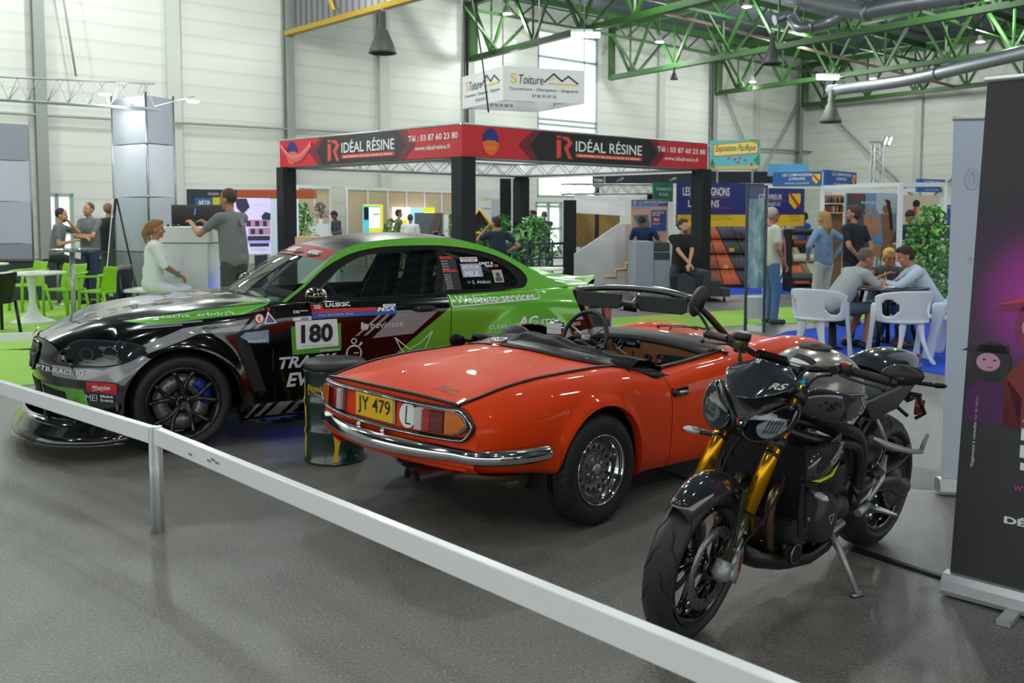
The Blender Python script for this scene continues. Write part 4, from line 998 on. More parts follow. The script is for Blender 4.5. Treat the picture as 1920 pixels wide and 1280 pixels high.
s4 = MB();wtext(s4,'DRIFT K',.26,1.200,.13,.020,.004,bold=.04);wtext(s4,'TEAM',.245,1.178,.075,.018,.004,bold=.04);s4.build('team_sticker',WHD,QGL,fix=False);s5 = MB();wtext(s5,'GB',.175,1.178,.04,.018,.004,bold=.04);s5.build('team_sticker',M('sticker_orange','#d9731a',.4),QGL,fix=False)
s6 = wrect(.225,1.045,.135,1.145,.002,M('card_print','#b9a59a',.5),'picture_sticker',QGL);mb = MB();put2d(mb,circ2(.18,1.105,.02),lambda y,z: GP(-1,y,z,.004));put2d(mb,rect2(.21,1.055,.15,1.085),lambda y,z: GP(-1,y,z,.004));mb.build('picture_print',M('print_navy','#39425a',.5),s6,fix=False)
s7 = MB();wtext(s7,'S. Aleksic',.345,1.055,.17,.026,.004);s7.build('name_lettering',WHD,QGL,fix=False)
s8 = wrect(.475,1.045,.445,1.065,.004,MBL,'flag_sticker',QGL);wrect(.475,1.058,.445,1.065,.006,MRD,'flag_stripe',s8)
s9 = wrect(1.145,1.10,1.075,1.15,.004,WHD,'notice_sticker',SGL) if 0 else None
# body lettering
def tx(name,mat,items,par=BT,**kw):
    mb = MB()
    for it in items:
        if it[0] == 'T': _,s_,cy_,cz_,w,h,k = it;side_decal(mb,CBV,mtext(s_,cy_,cz_,w,h,True,**k),-1,.03,.008)
        elif it[0] == 'P': side_decal(mb,CBV,(it[1],[tuple(range(len(it[1])))]),-1,.04,it[2] if len(it) > 2 else .003)
        elif it[0] == 'L': side_decal(mb,CBV,line2(it[1],it[2]),-1,.05,it[3] if len(it) > 3 else .0045)
        elif it[0] == 'C': side_decal(mb,CBV,circ2(it[1],it[2],it[3],24),-1,.04,it[4] if len(it) > 4 else .003)
    return mb.build(name,mat,par,fix=False)
B0 = dict(bold=.03);BS = dict(bold=.03,shear=.3)
npl = tx('number_panel',WHT,[('P',[(1.915,.835),(1.605,.838),(1.590,.640),(1.905,.632)],.0035)])
tx('panel_edge',M('edge_green','#4f9a2a',.5),[('P',[(1.945,.800),(1.575,.805),(1.570,.600),(1.935,.595)],.002)],npl)
tx('number_digits',BLKM,[('T','180',1.755,.742,.235,.135,dict(bold=.035)),('T','www.skylimitevents.com',1.75,.652,.24,.008,{})],npl)
tx('panel_lettering',WHD,[('T','SKYLIMITEVENTS.COM',1.66,.612,.15,.014,B0)],npl)
rs = tx('name_strip',MRD,[('P',[(1.79,.945),(1.70,.945),(1.70,.905),(1.79,.905)],.0036),('P',[(1.70,.912),(1.29,.905),(1.29,.880),(1.79,.885),(1.79,.912)],.0036)])
tx('strip_blue',MBL,[('P',[(1.79,.884),(1.14,.866),(1.14,.895),(1.22,.900),(1.26,.882)],.0042) if 0 else ('P',[(1.79,.886),(1.14,.876),(1.14,.850),(1.79,.848)],.0038),('P',[(1.23,.905),(1.14,.905),(1.14,.874),(1.27,.874)],.0038)],rs)
tx('strip_white',WHT,[('P',[(1.93,.862),(1.795,.864),(1.795,.840),(1.93,.840)],.0038),('P',[(1.24,.922),(1.14,.922),(1.14,.905),(1.24,.905)],.0038)],rs)
tx('strip_lettering',WHD,[('T','50',1.745,.925,.05,.028,B0),('T','S.ALEKSIC',1.59,.935,.19,.030,B0),('T','Mon Spécialiste Auto',1.61,.867,.26,.018,{}),('T','MSA',1.225,.888,.14,.030,BS),('T','DS',1.90,.90,.045,.020,B0),('T','AKRAPO',1.845,.905,.06,.011,B0)],rs)
tx('strip_print',MBL,[('T','MSA',1.845,.851,.055,.014,BS),('T','WILDCARD',1.19,.913,.075,.008,B0)],rs)
tx('door_lettering',M('lettering_silver','#c6c8ce',.4),[('T','TRACK',1.82,.545,.43,.085,BS),('T','EVENTS',1.74,.42,.50,.10,BS),('T','bevinsee',1.215,.775,.26,.050,dict(bold=.01)),('P',[(1.42,.80),(1.40,.80),(1.40,.745),(1.42,.745)]),('C',1.385,.765,.025)])
tx('webauto_lettering',WHD,[('T','Webauto services',.275,.925,.72,.060,dict(bold=.012)),('L',[(.672,.962),(.672,.885),(.655,.878),(-.115,.905),(-.135,.915),(-.135,.975),(-.12,.985),(.02,.978)],.009),('T','AC',.02,.735,.20,.075,BS),('T','STYLE',-.20,.722,.22,.038,BS),('T','CLEAN',.27,.700,.17,.032,{}),('T','Make',-.485,.735,.10,.040,{}),('T','Events',-.46,.690,.10,.040,{})])
tx('fox_outline',WHD,[('L',[(1.15,.67),(1.03,.57),(.93,.62),(.84,.70)],.008),('L',[(1.15,.67),(1.10,.575),(1.05,.53),(.95,.56)],.008),('L',[(.84,.70),(.90,.57),(.94,.53)],.008)])
ring = fill2d([circ2(1.475,.575,.062)[0],circ2(1.475,.575,.050)[0]]);mb = MB();side_decal(mb,CBV,ring,-1,.05,.0045);ring = fill2d([circ2(1.475,.665,.022)[0],circ2(1.475,.665,.015)[0]]);side_decal(mb,CBV,ring,-1,.05,.0045)
side_decal(mb,CBV,line2([(1.475,.575),(1.44,.575)],.007),-1,.05,.0045);side_decal(mb,CBV,line2([(1.43,.632),(1.415,.650)],.014),-1,.05,.0045);mb.build('stopwatch_logo',WHD,BT,fix=False)
tx('handle_lettering',WHD,[('T','sacha_srbdrift',2.56,.905,.47,.026,dict(rot=.02)),('P',[(2.845,.902),(2.812,.904),(2.812,.884),(2.845,.882)],.004)])
tx('fender_lettering',BLKS,[('T','BELLIN',2.50,.826,.10,.013,B0)]);tx('fender_lettering',M('letter_green','#6f9f2a',.5),[('T','CAR',2.42,.832,.06,.013,B0)])
e_ = tx('kill_switch_sticker',MRD,[('C',2.165,.868,.034,.004),('C',2.13,.925,.008,.006),('C',2.09,.925,.010,.006)]);tx('sticker_face',WHT,[('C',2.165,.868,.026,.005)],e_);tx('sticker_letter',MRD,[('T','E',2.165,.868,.020,.028,B0)],e_)
e_ = tx('spark_sticker',WHT,[('P',[(2.10,.915),(2.045,.832),(2.135,.830)],.004)]);tx('sticker_face',MBL,[('P',[(2.097,.897),(2.06,.840),(2.122,.838)],.005)],e_);tx('sticker_print',MRD,[('L',[(2.10,.885),(2.085,.865),(2.098,.862),(2.085,.845)],.006,.006)],e_)
tx('bumper_lettering',WHD,[('T','PTB-RACING',3.40,.558,.26,.032,dict(bold=.01,shear=.2))])
e_ = tx('tool_sticker',MRD,[('P',[(3.262,.504),(3.095,.494),(3.095,.425),(3.262,.442)],.004)]);tx('sticker_lettering',WHD,[('T','Milwaukee',3.18,.470,.10,.024,dict(bold=.02,shear=.2)),('L',[(3.23,.445),(3.19,.457),(3.18,.448),(3.13,.460)],.005,.006)],e_)
tx('event_lettering',WHD,[('T','MEI',3.235,.400,.065,.042,dict()),('T','Make',3.15,.412,.07,.020,B0),('T','Events',3.15,.386,.07,.020,B0)])
# hood lettering (as read from the far side)
mb = MB();fm = lambda u,v: Vector((.15-v,3.02-u,1.0));up = (0,0,-1)
for s_,cy_,cx_,w,h in (('OIL',3.17,-.05,.16,.12),('RACING',2.80,-.12,.20,.11),('EAT',2.52,-.10,.16,.10),('DRIFT',2.25,-.1,.22,.10)):
    dir_decal(mb,CBV,fit_text(s_,h*1.6,w*.55,bold=.04),lambda u,v: Vector((cx_-v*0-u,cy_-v,1.3)),up,.05,.003)
mb.build('hood_lettering',M('lettering_grey','#a7a8a8',.35),BT,fix=False)
mb = MB();side_decal(mb,CBV,line2([(3.05,.888),(2.6,.937),(2.1,.968)],.006),-1,.05,.002);side_decal(mb,CBV,line2([(3.05,.888),(2.6,.937),(2.1,.968)],.006),1,.05,.002)
for sg in (-1,1): dir_decal(mb,CBV,line2([(sg*.02,3.30),(sg*.35,3.26),(sg*.55,3.12),(sg*.66,2.98)],.008),lambda u,v: Vector((u,v,1.3)),up,.05,.002)
mb.build('bonnet_seam',BLKM,BT,fix=False)
# vent behind the front wheel with picture sticker
for sg in (-1,1):
    mb = MB();side_decal(mb,CBV,([(2.345,.755),(2.30,.790),(2.10,.800),(2.10,.690),(2.24,.700),(2.13,.36),(2.22,.36)],[(0,1,2,3,4),(0,4,5,6)]),sg,.04,.002);vt = mb.build('fender_vent',BLKM,BT,fix=False)
    if sg < 0:
        mb = MB();side_decal(mb,CBV,([(2.305,.752),(2.27,.780),(2.105,.787),(2.105,.700),(2.225,.703)],[(0,1,2,3,4)]),sg,.04,.004);pz = mb.build('vent_picture',M('print_steel','#7f9bb0',.3,noise=.5,nscale=30),vt,fix=False)
        tx('vent_lettering',WHD,[('T','AP RACING',2.19,.715,.13,.018,dict(bold=.02))],vt)
# headlamps
MHL = M('headlamp_smoke','#23282b',.06,coat=.9);MCHB = M('headlamp_inner','#8fa4b8',.15,.7)
for sg in (-1,1):
    hl = [(3.435,.640),(3.36,.706),(3.276,.752),(3.102,.757),(2.985,.742),(2.925,.707),(3.017,.641),(3.172,.606),(3.344,.606),(3.42,.620)]
    mb = MB();side_decal(mb,CBV,fill2d([cv2(hl+[hl[0]],4)]),sg,.03,.006);h_ = mb.build('headlamp',MHL,BT,fix=False)
    mb = MB();o2 = [(3.17+(a-3.17)*1.05,.68+(c-.68)*1.12) for a,c in hl];side_decal(mb,CBV,fill2d([cv2(o2+[o2[0]],4),cv2(hl+[hl[0]],4)]),sg,.03,.003);mb.build('headlamp_seal',BLKM,h_,fix=False)
    mb = MB();side_decal(mb,CBV,fill2d([circ2(3.12,.69,.045,20,.042)[0],circ2(3.12,.69,.034,20,.032)[0]]),sg,.03,.0075);side_decal(mb,CBV,fill2d([circ2(3.25,.675,.040,20,.038)[0],circ2(3.25,.675,.032,20,.030)[0]]),sg,.03,.0075);mb.build('headlamp_ring',M('ring_dim','#4b5157',.25,.5),h_,fix=False)
    mb = MB();side_decal(mb,CBV,fill2d([circ2(3.16,.716,.020,16,.010)[0]]),sg,.03,.008);mb.build('headlamp_lens',MCHB,h_,fix=False)
# kidney grilles
def front_pt(x,z,o_=.01):
    y = 3.30+bd.bend(3.30,abs(x))+nose(z)*max(0,1-(x/.70)**2)+o_;return Vector((x,y,z))
for sg in (-1,1):
    q = [(.03,.545),(.03,.700),(.06,.722),(.19,.712),(.225,.690),(.225,.63),(.18,.545),(.12,.522),(.06,.525)]
    lp = [front_pt(sg*a,c,.008) for a,c in q]
    k_ = MB().tube(crv(lp+[lp[0]],3)[:-1],.0085,8,closed=True).build('kidney_grille',BLKG,BT)
    g_ = fill2d([q]);MB().add([front_pt(sg*a,c,.002) for a,c in g_[0]],g_[1],False).build('grille_back',BLKM,k_,fix=False)
    mb = MB()
    for i in range(8):
        x = .045+.022*i;mb.tube([front_pt(sg*x,.70,.006),front_pt(sg*x,.62,.014),front_pt(sg*(x if x < .16 else .16),.55,.006)],.005,6)
    mb.build('grille_slats',BLKG,k_)
mb = MB();mb.lathe([(0,.006),(.036,.004),(.041,0)],Matrix.Translation((0,3.52,.775)) @ Matrix.Rotation(-.9,4,'X'),20);rn = mb.build('badge',CHR,BT)
# bumper openings, splitter, canards
for sg in (-1,1):
    mb = MB();q = [(.30,.44),(.58,.42),(.62,.30),(.56,.24),(.34,.25)];g_ = tess(fill2d([q]),.05);mb.add([front_pt(sg*a,c,.004) for a,c in g_[0]],g_[1],False);mb.build('bumper_intake',BLKM,BT,fix=False)
mb = MB();q = [(-.26,.46),(.26,.46),(.24,.28),(-.24,.28)];g_ = tess(fill2d([q]),.05);mb.add([front_pt(a,c,.004) for a,c in g_[0]],g_[1],False);ic = mb.build('lower_grille',BLKM,BT,fix=False)
MCF = M('carbon_gloss','#141619',.12,coat=.8)
plan = [(-.97,3.06),(-.97,3.20),(-.90,3.38),(-.76,3.53),(-.5,3.65),(-.2,3.70),(.2,3.70),(.5,3.65),(.76,3.53),(.90,3.38),(.97,3.20),(.97,3.06)]
pc = [(p.x,p.y) for p in crv([(a,c,0) for a,c in plan],4)]+[(.6,2.95),(-.6,2.95)]
MB().prism(pc,.022,Matrix.Translation((0,0,.105))).build('splitter',MCF,BT,bevel=.004)
rows = []                                                           # flared lower lip rising from splitter to bumper
pl2 = crv([(a,c,0) for a,c in plan],6)
for i,p in enumerate(pl2):
    ins = .94
    rows.append([Vector((p.x*.99,p.y-.01,.128)),Vector((p.x*.96,p.y-.045,.165)),Vector((p.x*.915,p.y-.075,.215)),Vector((p.x*.885,p.y-.10,.27))])
MB().grid(rows).build('front_lip',MCF,BT,solid=.006)
for sg in (-1,1):
    mb = MB();mb.add([(sg*.80,3.36,.20),(sg*.93,3.33,.33),(sg*.95,3.12,.36),(sg*.86,3.08,.27),(sg*.80,3.30,.16)],[(0,1,2,3,4)],False);mb.build('canard',MCF,BT,solid=.01)
    mb = MB();ring_ = [(sg*(.66+.085*cos(a)),3.42-.08*cos(a),.285+.085*sin(a)) for a in [2*pi*k/14 for k in range(14)]];mb.tube(ring_,.016,6,closed=True);mb.build('duct_ring',MCF,BT)
    mb = MB();mb.box2((sg*.80,.45,.135),(sg*.955,2.30,.16));mb.build('side_skirt',MCF,BT)
# mirrors
for sg in (-1,1):
    mb = MB();mb.ell((sg*.985,1.80,1.02),(.105,.07,.062));mb.tube([(sg*.82,1.80,.975),(sg*.93,1.80,.99)],.022,8,flat=.6);mr_ = mb.build('door_mirror',BLKG,BT)
    MB().ell((sg*.985,1.745,1.02),(.09,.02,.05)).build('mirror_glass',MATS['mirror'],mr_)
    if sg < 0:
        q = MB();put2d(q,fit_text('ROLY',.10,.035,bold=.03,shear=.2),lambda u,v: Vector((-1.0-.09*sqrt(max(0,1-(u/.09)**2-(v/.07)**2))*.92,1.80-u*.8,1.03+v)));q.build('mirror_lettering',MYL,mr_,fix=False)
# spoiler and tail lamps
rows = []
for i in range(25):
    x = -.66+1.32*i/24;e_ = abs(x)/.66;y = -.86-.17*(1-e_**2.5)+.04;z0 = .985-.03*e_**3;hgt = .035+.085*(e_**2)*(1 if e_ < .95 else .5)
    rows.append([Vector((x,y+.20,z0+.015)),Vector((x,y+.10,z0+.02)),Vector((x,y,z0+hgt)),Vector((x,y-.025,z0+hgt+.003)),Vector((x,y-.02,z0+hgt-.012)),Vector((x,y+.03,z0-.03))])
MB().grid(rows).build('rear_spoiler',GRN,BT,sub=1)
for sg in (-1,1):
    mb = MB();side_decal(mb,CBV,fill2d([cv2([(-.775,.80),(-.85,.835),(-.93,.83),(-1.03,.80),(-1.02,.70),(-.93,.665),(-.85,.68),(-.80,.72),(-.775,.80)],3)]),sg,.03,.006);mb.build('tail_lamp',M('tail_red','#a3121c',.12,coat=.7,emit='#a00010',es=.08),BT,fix=False)
mb = MB();mb.lathe([(0,.05),(.02,.05),(.03,.0)],Matrix.Translation((0,.40,1.405)),12);mb.box2((-.05,.33,1.40),(.05,.47,1.425));mb.build('roof_aerial',BLKG,BT,bevel=.01)
# wheels
MRIM = M('rim_black','#0b0b0c',.28,coat=.4);MDISC = M('brake_disc','#9a9c9e',.4,.6);MCAL = M('caliper_blue','#1236a0',.3,coat=.5)
def race_wheel(x,y):
    sg = 1 if x > 0 else -1;w_ = tyre_mb(.332,.245,.235,.004,tread=False,crown=.02).build('wheel',RUB,BT);w_.location = (x,y,.332)
    T = Matrix.Rotation(pi/2*sg,4,'Y')
    MB().lathe([(.238,-.11),(.232,-.08),(.215,-.05),(.212,.07),(.226,.098),(.243,.105),(.246,.112),(.238,.116),(.228,.112),(.220,.100)],T,56).build('rim',MRIM,w_)
    sp_ = MB()
    for k in range(5):
        a0 = 2*pi*k/5+.35
        for da,db in ((-.09,-.30),(.09,.30)):
            p = [Vector((sg*xx,r*cos(a0+d_),r*sin(a0+d_))) for xx,r,d_ in ((.070,.045,da*1.2),(.082,.10,da),(.086,.15,(da+db)/2),(.100,.222,db))]
            sp_.tube(crv(p,3),[.021,.020,.019,.018,.017,.016,.015,.015,.016,.017][:10],6,flat=1.0)
    sp_.lathe([(.052,.05),(.056,.075),(.045,.088),(.03,.09),(.028,.082),(0,.082)],T,24);sp_.build('spokes',MRIM,w_)
    mb = MB()
    for k in range(5): a = 2*pi*k/5;mb.cyl((sg*.085,.040*cos(a),.040*sin(a)),(sg*.097,.040*cos(a),.040*sin(a)),.007,n=6)
    mb.build('wheel_bolts',STEEL,w_)
    dk = MB().lathe([(.085,.0),(.085,.022),(.186,.022),(.186,-.008),(.085,-.008)],T,48).build('brake_disc',MDISC,w_)
    mb = MB()
    for k in range(24):
        a = 2*pi*k/24
        for j,r in enumerate((.108,.135,.162)): aa = a+.06*j;mb.cyl((sg*.0215,r*cos(aa),r*sin(aa)),(sg*.0235,r*cos(aa),r*sin(aa)),.0045,n=6)
    mb.build('disc_holes',BLKM,dk)
    MB().lathe([(0,.035),(.05,.035),(.078,.02),(.085,.0)],T,24).build('disc_bell',BLKS,dk)
    mb = MB();rows = []
    for k in range(9):
        a = pi-.55+1.1*k/8-.4;rows.append([Vector((sg*xx,r*cos(a),r*sin(a))) for xx,r in ((.0,.125),(.05,.125),(.055,.16),(.05,.198),(.0,.200))])
    mb.grid(rows).build('caliper',MCAL,w_,solid=.006)
    return w_
for x,y in ((-.80,2.69),(-.80,0),(.80,2.69),(.80,0)): race_wheel(x,y)
mb = MB();mb.cyl((-.7,2.69,.332),(.7,2.69,.332),.04);mb.cyl((-.7,0,.332),(.7,0,.332),.04);mb.build('axle',BLKM,BT)
# blue glow strip under the sill
mb = MB();mb.box2((-.74,.6,.13),(-.72,2.1,.14));mb.build('underglow_strip',M('underglow','#1020ff',.5,emit='#1428ff',es=4),BT)
# ---------------- naked motorcycle, leaning on its side stand ----------------
MT = thing('motorcycle','dark grey naked motorcycle with gold forks leaning on its side stand','motorcycle',(1.771,4.313,0),0)
MT.rotation_euler = Matrix.Rotation(3.876-pi/2,3,'Z').to_euler()
LEAN = radians(-4.7)
MT.matrix_world = Matrix.Translation((1.712,4.328,.0)) @ Matrix.Rotation(3.905-pi/2,4,'Z') @ Matrix.Rotation(LEAN,4,'Y')
MGP = M('bike_graphite','#2b2c30',.1,coat=.9,noise=.2,nscale=500);MGPP = M('bike_plastic','#1e1f22',.4);MGLD = M('fork_gold','#c98f12',.18,.9);MENG = M('engine_grey','#3a3b3d',.45,.3);MTANK = M('tank_silver','#98958e',.22,.35,coat=.7)
MSEAT = M('bike_seat','#303133',.55);MCAR = M('carbon_weave','#121315',.2,coat=.6);MEXH = M('header_titanium','#7b6a4a',.3,.9);MFRM = M('frame_black','#1d1e20',.35);MALU = M('cast_alu','#a9abab',.42,.6);MLIME = M('lime_print','#c3e31a',.4)
def mtyre(R,W,rim,name,x,y,z,cuts):
    pr = []
    n = 9
    pr.append((rim-.008,-W*.30));pr.append((rim+.004,-W*.40))
    for k in range(2*n+1):
        a = -1+2*k/(2*n);ww = W/2*sin(a*pi/2*.98)
        pr.append((R-(W/2)*.92*(1-cos(a*pi/2*.98))*.9,ww))
    pr.append((rim+.004,W*.40));pr.append((rim-.008,W*.30))
    w_ = MB().lathe(pr,Matrix.Rotation(pi/2,4,'Y'),72).build(name,M('bike_tyre','#222325',.5,bump=.1,bscale=200),MT);w_.location = (x,y,z)
    mb = MB()
    for k in range(cuts):
        for sg in (-1,1):
            a0 = 2*pi*k/cuts+(0 if sg > 0 else pi/cuts);pts = []
            for (t_,da) in ((.10,0),(.30,.10),(.38,.22),(.62,.30),(.86,.44)):
                ww = W/2*sin(t_*pi/2)*sg;r = R-(W/2)*.92*(1-cos(t_*pi/2))*.9+.0003;a = a0-da*1.0
                pts.append(Vector((ww,r*cos(a),r*sin(a))))
            mb.tube(crv(pts,3),[.0005]+[.0022]*11+[.0005],4)
    mb.build('tread_grooves',M('groove','#060606',.9),w_);return w_
fy = 1.445
fw = mtyre(.300,.122,.232,'front_wheel',0,fy,.300,13)
T = Matrix.Rotation(pi/2,4,'Y')
MRG = M('rim_gloss','#08090a',.12,coat=.6)
def mrim(par,r,w,nsp,hub):
    mb = MB();mb.lathe([(r+.006,-w),(r+.002,-w*.92),(r-.012,-w*.8),(r-.022,-w*.4),(r-.024,0),(r-.022,w*.4),(r-.012,w*.8),(r+.002,w*.92),(r+.006,w)],T,64)
    mb.lathe([(r+.006,-w),(r-.006,-w*.98),(r-.018,-w*.7)],T,64);mb.build('rim',MRG,par)
    for k in range(nsp):
        a = 2*pi*k/nsp;p = [Vector((0,q*cos(a+d),q*sin(a+d))) for q,d in ((.03,0),(.10,.02),(.16,.05),(r-.015,.16))];q2 = [Vector((0,q*cos(a+d),q*sin(a+d))) for q,d in ((.10,.02),(.16,-.08),(r-.015,-.20))]
        MB().tube(crv(p,3),.011,6,flat=.7).tube(crv(q2,3),.009,6,flat=.7).build('spoke',MRG,par)
    mb = MB();mb.cyl((-hub,0,0),(hub,0,0),.035,n=20);mb.cyl((-hub-.04,0,0),(hub+.04,0,0),.015,n=12);mb.build('hub',MRG,par)
mrim(fw,.222,.05,5,.055)
def disc(par,x,r0,r1,nm='brake_disc'):
    d = MB().lathe([(r0,x-.0025),(r0,x+.0025),(r1,x+.0025),(r1,x-.0025),(r0,x-.0025)],T,56).build(nm,M('disc_steel','#8a8b8c',.35,.85),par)
    mb = MB()
    for k in range(36):
        a = 2*pi*k/36;r = r0+(r1-r0)*(.25+.25*(k % 3));s_ = 1 if x > 0 else -1
        mb.cyl((x+s_*.0022,r*cos(a),r*sin(a)),(x+s_*.0034,r*cos(a),r*sin(a)),.003,n=6)
    mb.build('disc_holes',BLKM,d)
    mb = MB()
    for k in range(8):
        a = 2*pi*k/8;mb.tube([(x,.045*cos(a),.045*sin(a)),(x,(r0+.002)*cos(a+.12),(r0+.002)*sin(a+.12))],.009,6,flat=.4);mb.cyl((x-.006,(r0+.004)*cos(a+.12),(r0+.004)*sin(a+.12)),(x+.006,(r0+.004)*cos(a+.12),(r0+.004)*sin(a+.12)),.010,n=10)
    mb.lathe([(.03,x-.006),(.055,x-.006),(.055,x+.006),(.03,x+.006)],T,24);mb.build('disc_carrier',MRG,d)
for sg in (-1,1): disc(fw,sg*.068,.118,.160)
rw = mtyre(.322,.190,.232,'rear_wheel',0,0,.322,12);mrim(rw,.222,.075,5,.08)
# forks. axis from axle up to the clamps
ax = Vector((0,fy-.012,.335));hd_ = Vector((0,.955,.985));fd = (hd_-ax).normalized()
def FA(x,z): t_ = (z-ax.z)/fd.z;return Vector((x,ax.y+fd.y*t_,z))
for sg in (-1,1):
    x = sg*.112
    f_ = MB().cyl(FA(x,.50),FA(x,.935),.030,n=24).build('fork_tube',MGLD,MT)
    MB().cyl(FA(x,.335),FA(x,.505),.0205,n=20).build('fork_slider',M('slider_brown','#6d6a52',.25,.8),f_)
    MB().cyl(FA(x,.930),FA(x,.952),.026,n=20).cyl(FA(x,.952),FA(x,.965),.014,n=12).build('fork_cap',M('cap_blue','#2a8cb0',.3,.7),f_)
    mb = MB();mb.tube([FA(x,.345)+Vector((0,.01,0)),FA(x,.30),(x-sg*.005,fy,.295),(x-sg*.005,fy+.0,.27)],[.030,.036,.034,.02],10);mb.cyl((x-sg*.02,fy,.300),(x+sg*.025,fy,.300),.024,n=14);mb.tube([(x,fy-.06,.30),(x,fy-.10,.345)],.016,8);mb.build('fork_foot',MALU,f_)
    mb = MB();rows = []
    for k in range(7):
        a = radians(205+ (k-3)*11) ;rows.append([Vector((sg*xx,fy+r*cos(a),.300+r*sin(a)+.0)) for xx,r in ((.052,.105),(.112,.105),(.118,.13),(.112,.170),(.052,.170))])
    rows = []
    for k in range(7):
        a = radians(148+k*11);rows.append([Vector((sg*xx,fy+r*cos(a),.300+r*sin(a))) for xx,r in ((.055,.112),(.104,.112),(.112,.13),(.108,.168),(.055,.172))])
    mb.grid(rows);cl = mb.build('brake_caliper',MALU,f_,solid=.008)
    q = MB();a = radians(182);q.box((sg*.114,fy+.14*cos(a),.300+.14*sin(a)),(.004,.022,.07));q.build('caliper_badge',M('caliper_red','#8e1a20',.4),cl)
# triple clamps
for z,nm in ((.905,'top_clamp'),(.735,'lower_clamp')):
    mb = MB();R = Matrix.Rotation(-atan2(-fd.y,fd.z)*-1,3,'X')
    for sg in (-1,1): mb.cyl(FA(sg*.112,z-.018),FA(sg*.112,z+.018),.039,n=20)
    p = FA(0,z);mb.rbox((0,p.y-.02,p.z),(.20,.07,.03),.02,R=R); 
    if nm == 'lower_clamp':
        for sg in (-1,1): mb.cyl(FA(sg*.112,.688),FA(sg*.112,.700),.034,n=18)
    mb.build(nm,MFRM,MT)
# front mudguard
rows = []
for k in range(17):
    a = radians(52+k*6.3);r = .325;w = .068*(.75+.35*sin(pi*min(1,k/13)))
    if k > 12: w = .068*(1-.0*(k-12)/4)
    rows.append([Vector((w*u,fy+(r+.03*(1-u*u)-.018*abs(u)**3)*cos(a),.300+(r+.022*(1-u*u)-.045*abs(u)**3)*sin(a))) for u in [-1+2*j/12 for j in range(13)]])
mg_ = MB().grid(rows).build('front_mudguard',MGP,MT,solid=.005)
for sg in (-1,1):
    q = [FA(sg*.085,.56)+Vector((0,.055,.0)),FA(sg*.085,.56)+Vector((0,-.015,.02)),FA(sg*.118,.50)+Vector((0,-.028,0)),FA(sg*.125,.37)+Vector((0,-.012,0)),FA(sg*.125,.35)+Vector((0,.03,0)),FA(sg*.122,.44)+Vector((0,.05,0)),FA(sg*.105,.53)+Vector((0,.075,0))]
    mb = MB();mb.add(q,[tuple(range(7))],False);g_ = mb.build('fork_guard',MGPP,mg_,solid=.014,bevel=.003)
    mb = MB();mb.cyl(q[3]+Vector((sg*.004,.02,.02)),q[3]+Vector((sg*.012,.02,.02)),.008,n=10);mb.build('guard_bolt',STEEL,g_)
# headlights: twin shells joined by a V
def head(sg):
    pts = [(.040,.752),(.052,.718),(.105,.706),(.165,.735),(.198,.785),(.196,.828),(.170,.848),(.105,.806),(.055,.785)];HZ = .06
    def P(a,z,o_,k=1.0):
        a = .04+(a-.045)*.93;cx,cz = .115,.775;a2,z2 = cx+(a-cx)*k,cz+(z-cz)*k
        return Vector((sg*a2,1.215-.75*max(0,a2-.03)**1.35+(z2-.775)*-.45+o_,z2+HZ))
    mb = MB();rows = []
    for o_,k in ((-.10,.80),(-.04,1.06),(.0,1.10),(.018,1.02),(.016,.92)):
        rows.append([P(a,z,o_,k) for a,z in [(p.x,p.y) for p in crv([(a,z,0) for a,z in pts],3,True)]])
    mb.grid(rows,closed=True);h_ = mb.build('headlamp',BLKG,MT)
    q = [(p.x,p.y) for p in crv([(a,z,0) for a,z in pts],3,True)]
    MB().add([P(a,z,.004,.90) for a,z in q],[tuple(range(len(q)))],False).build('lamp_reflector',M('reflector','#0c0d0f',.1,coat=.7),h_)
    lam = [(.085,.760),(.10,.728),(.135,.722),(.175,.748),(.185,.79),(.165,.80),(.12,.785)]
    q2 = [(p.x,p.y) for p in crv([(a,z,0) for a,z in lam],3,True)]
    MB().add([P(a,z,.010,.98) for a,z in q2],[tuple(range(len(q2)))],False).build('lamp_bowl',M('bowl_bright','#dfe6ea',.15,.6),h_)
    mb = MB();c0 = P(.125,.76,.014,1.); 
    for k in range(5): mb.tube([P(.115+.011*k,.738+.002*k,.013),P(.128+.011*k,.788,.013)],.003,4)
    mb.build('lamp_fins',BLKG,h_)
    up = [(a,z+.006) for a,z in q if z > .775]
    MB().tube([P(a,z,.012,1.0) for a,z in q],.0028,5,closed=True).build('lamp_rim',STEEL,h_)
    G_ = fill2d([q]);MB().add([P(a,z,.017,.97) for a,z in G_[0]],G_[1],True).build('lamp_lens',glass('lens_glass',(.85,.9,.92),.14),h_,fix=False)
for sg in (-1,1): head(sg)
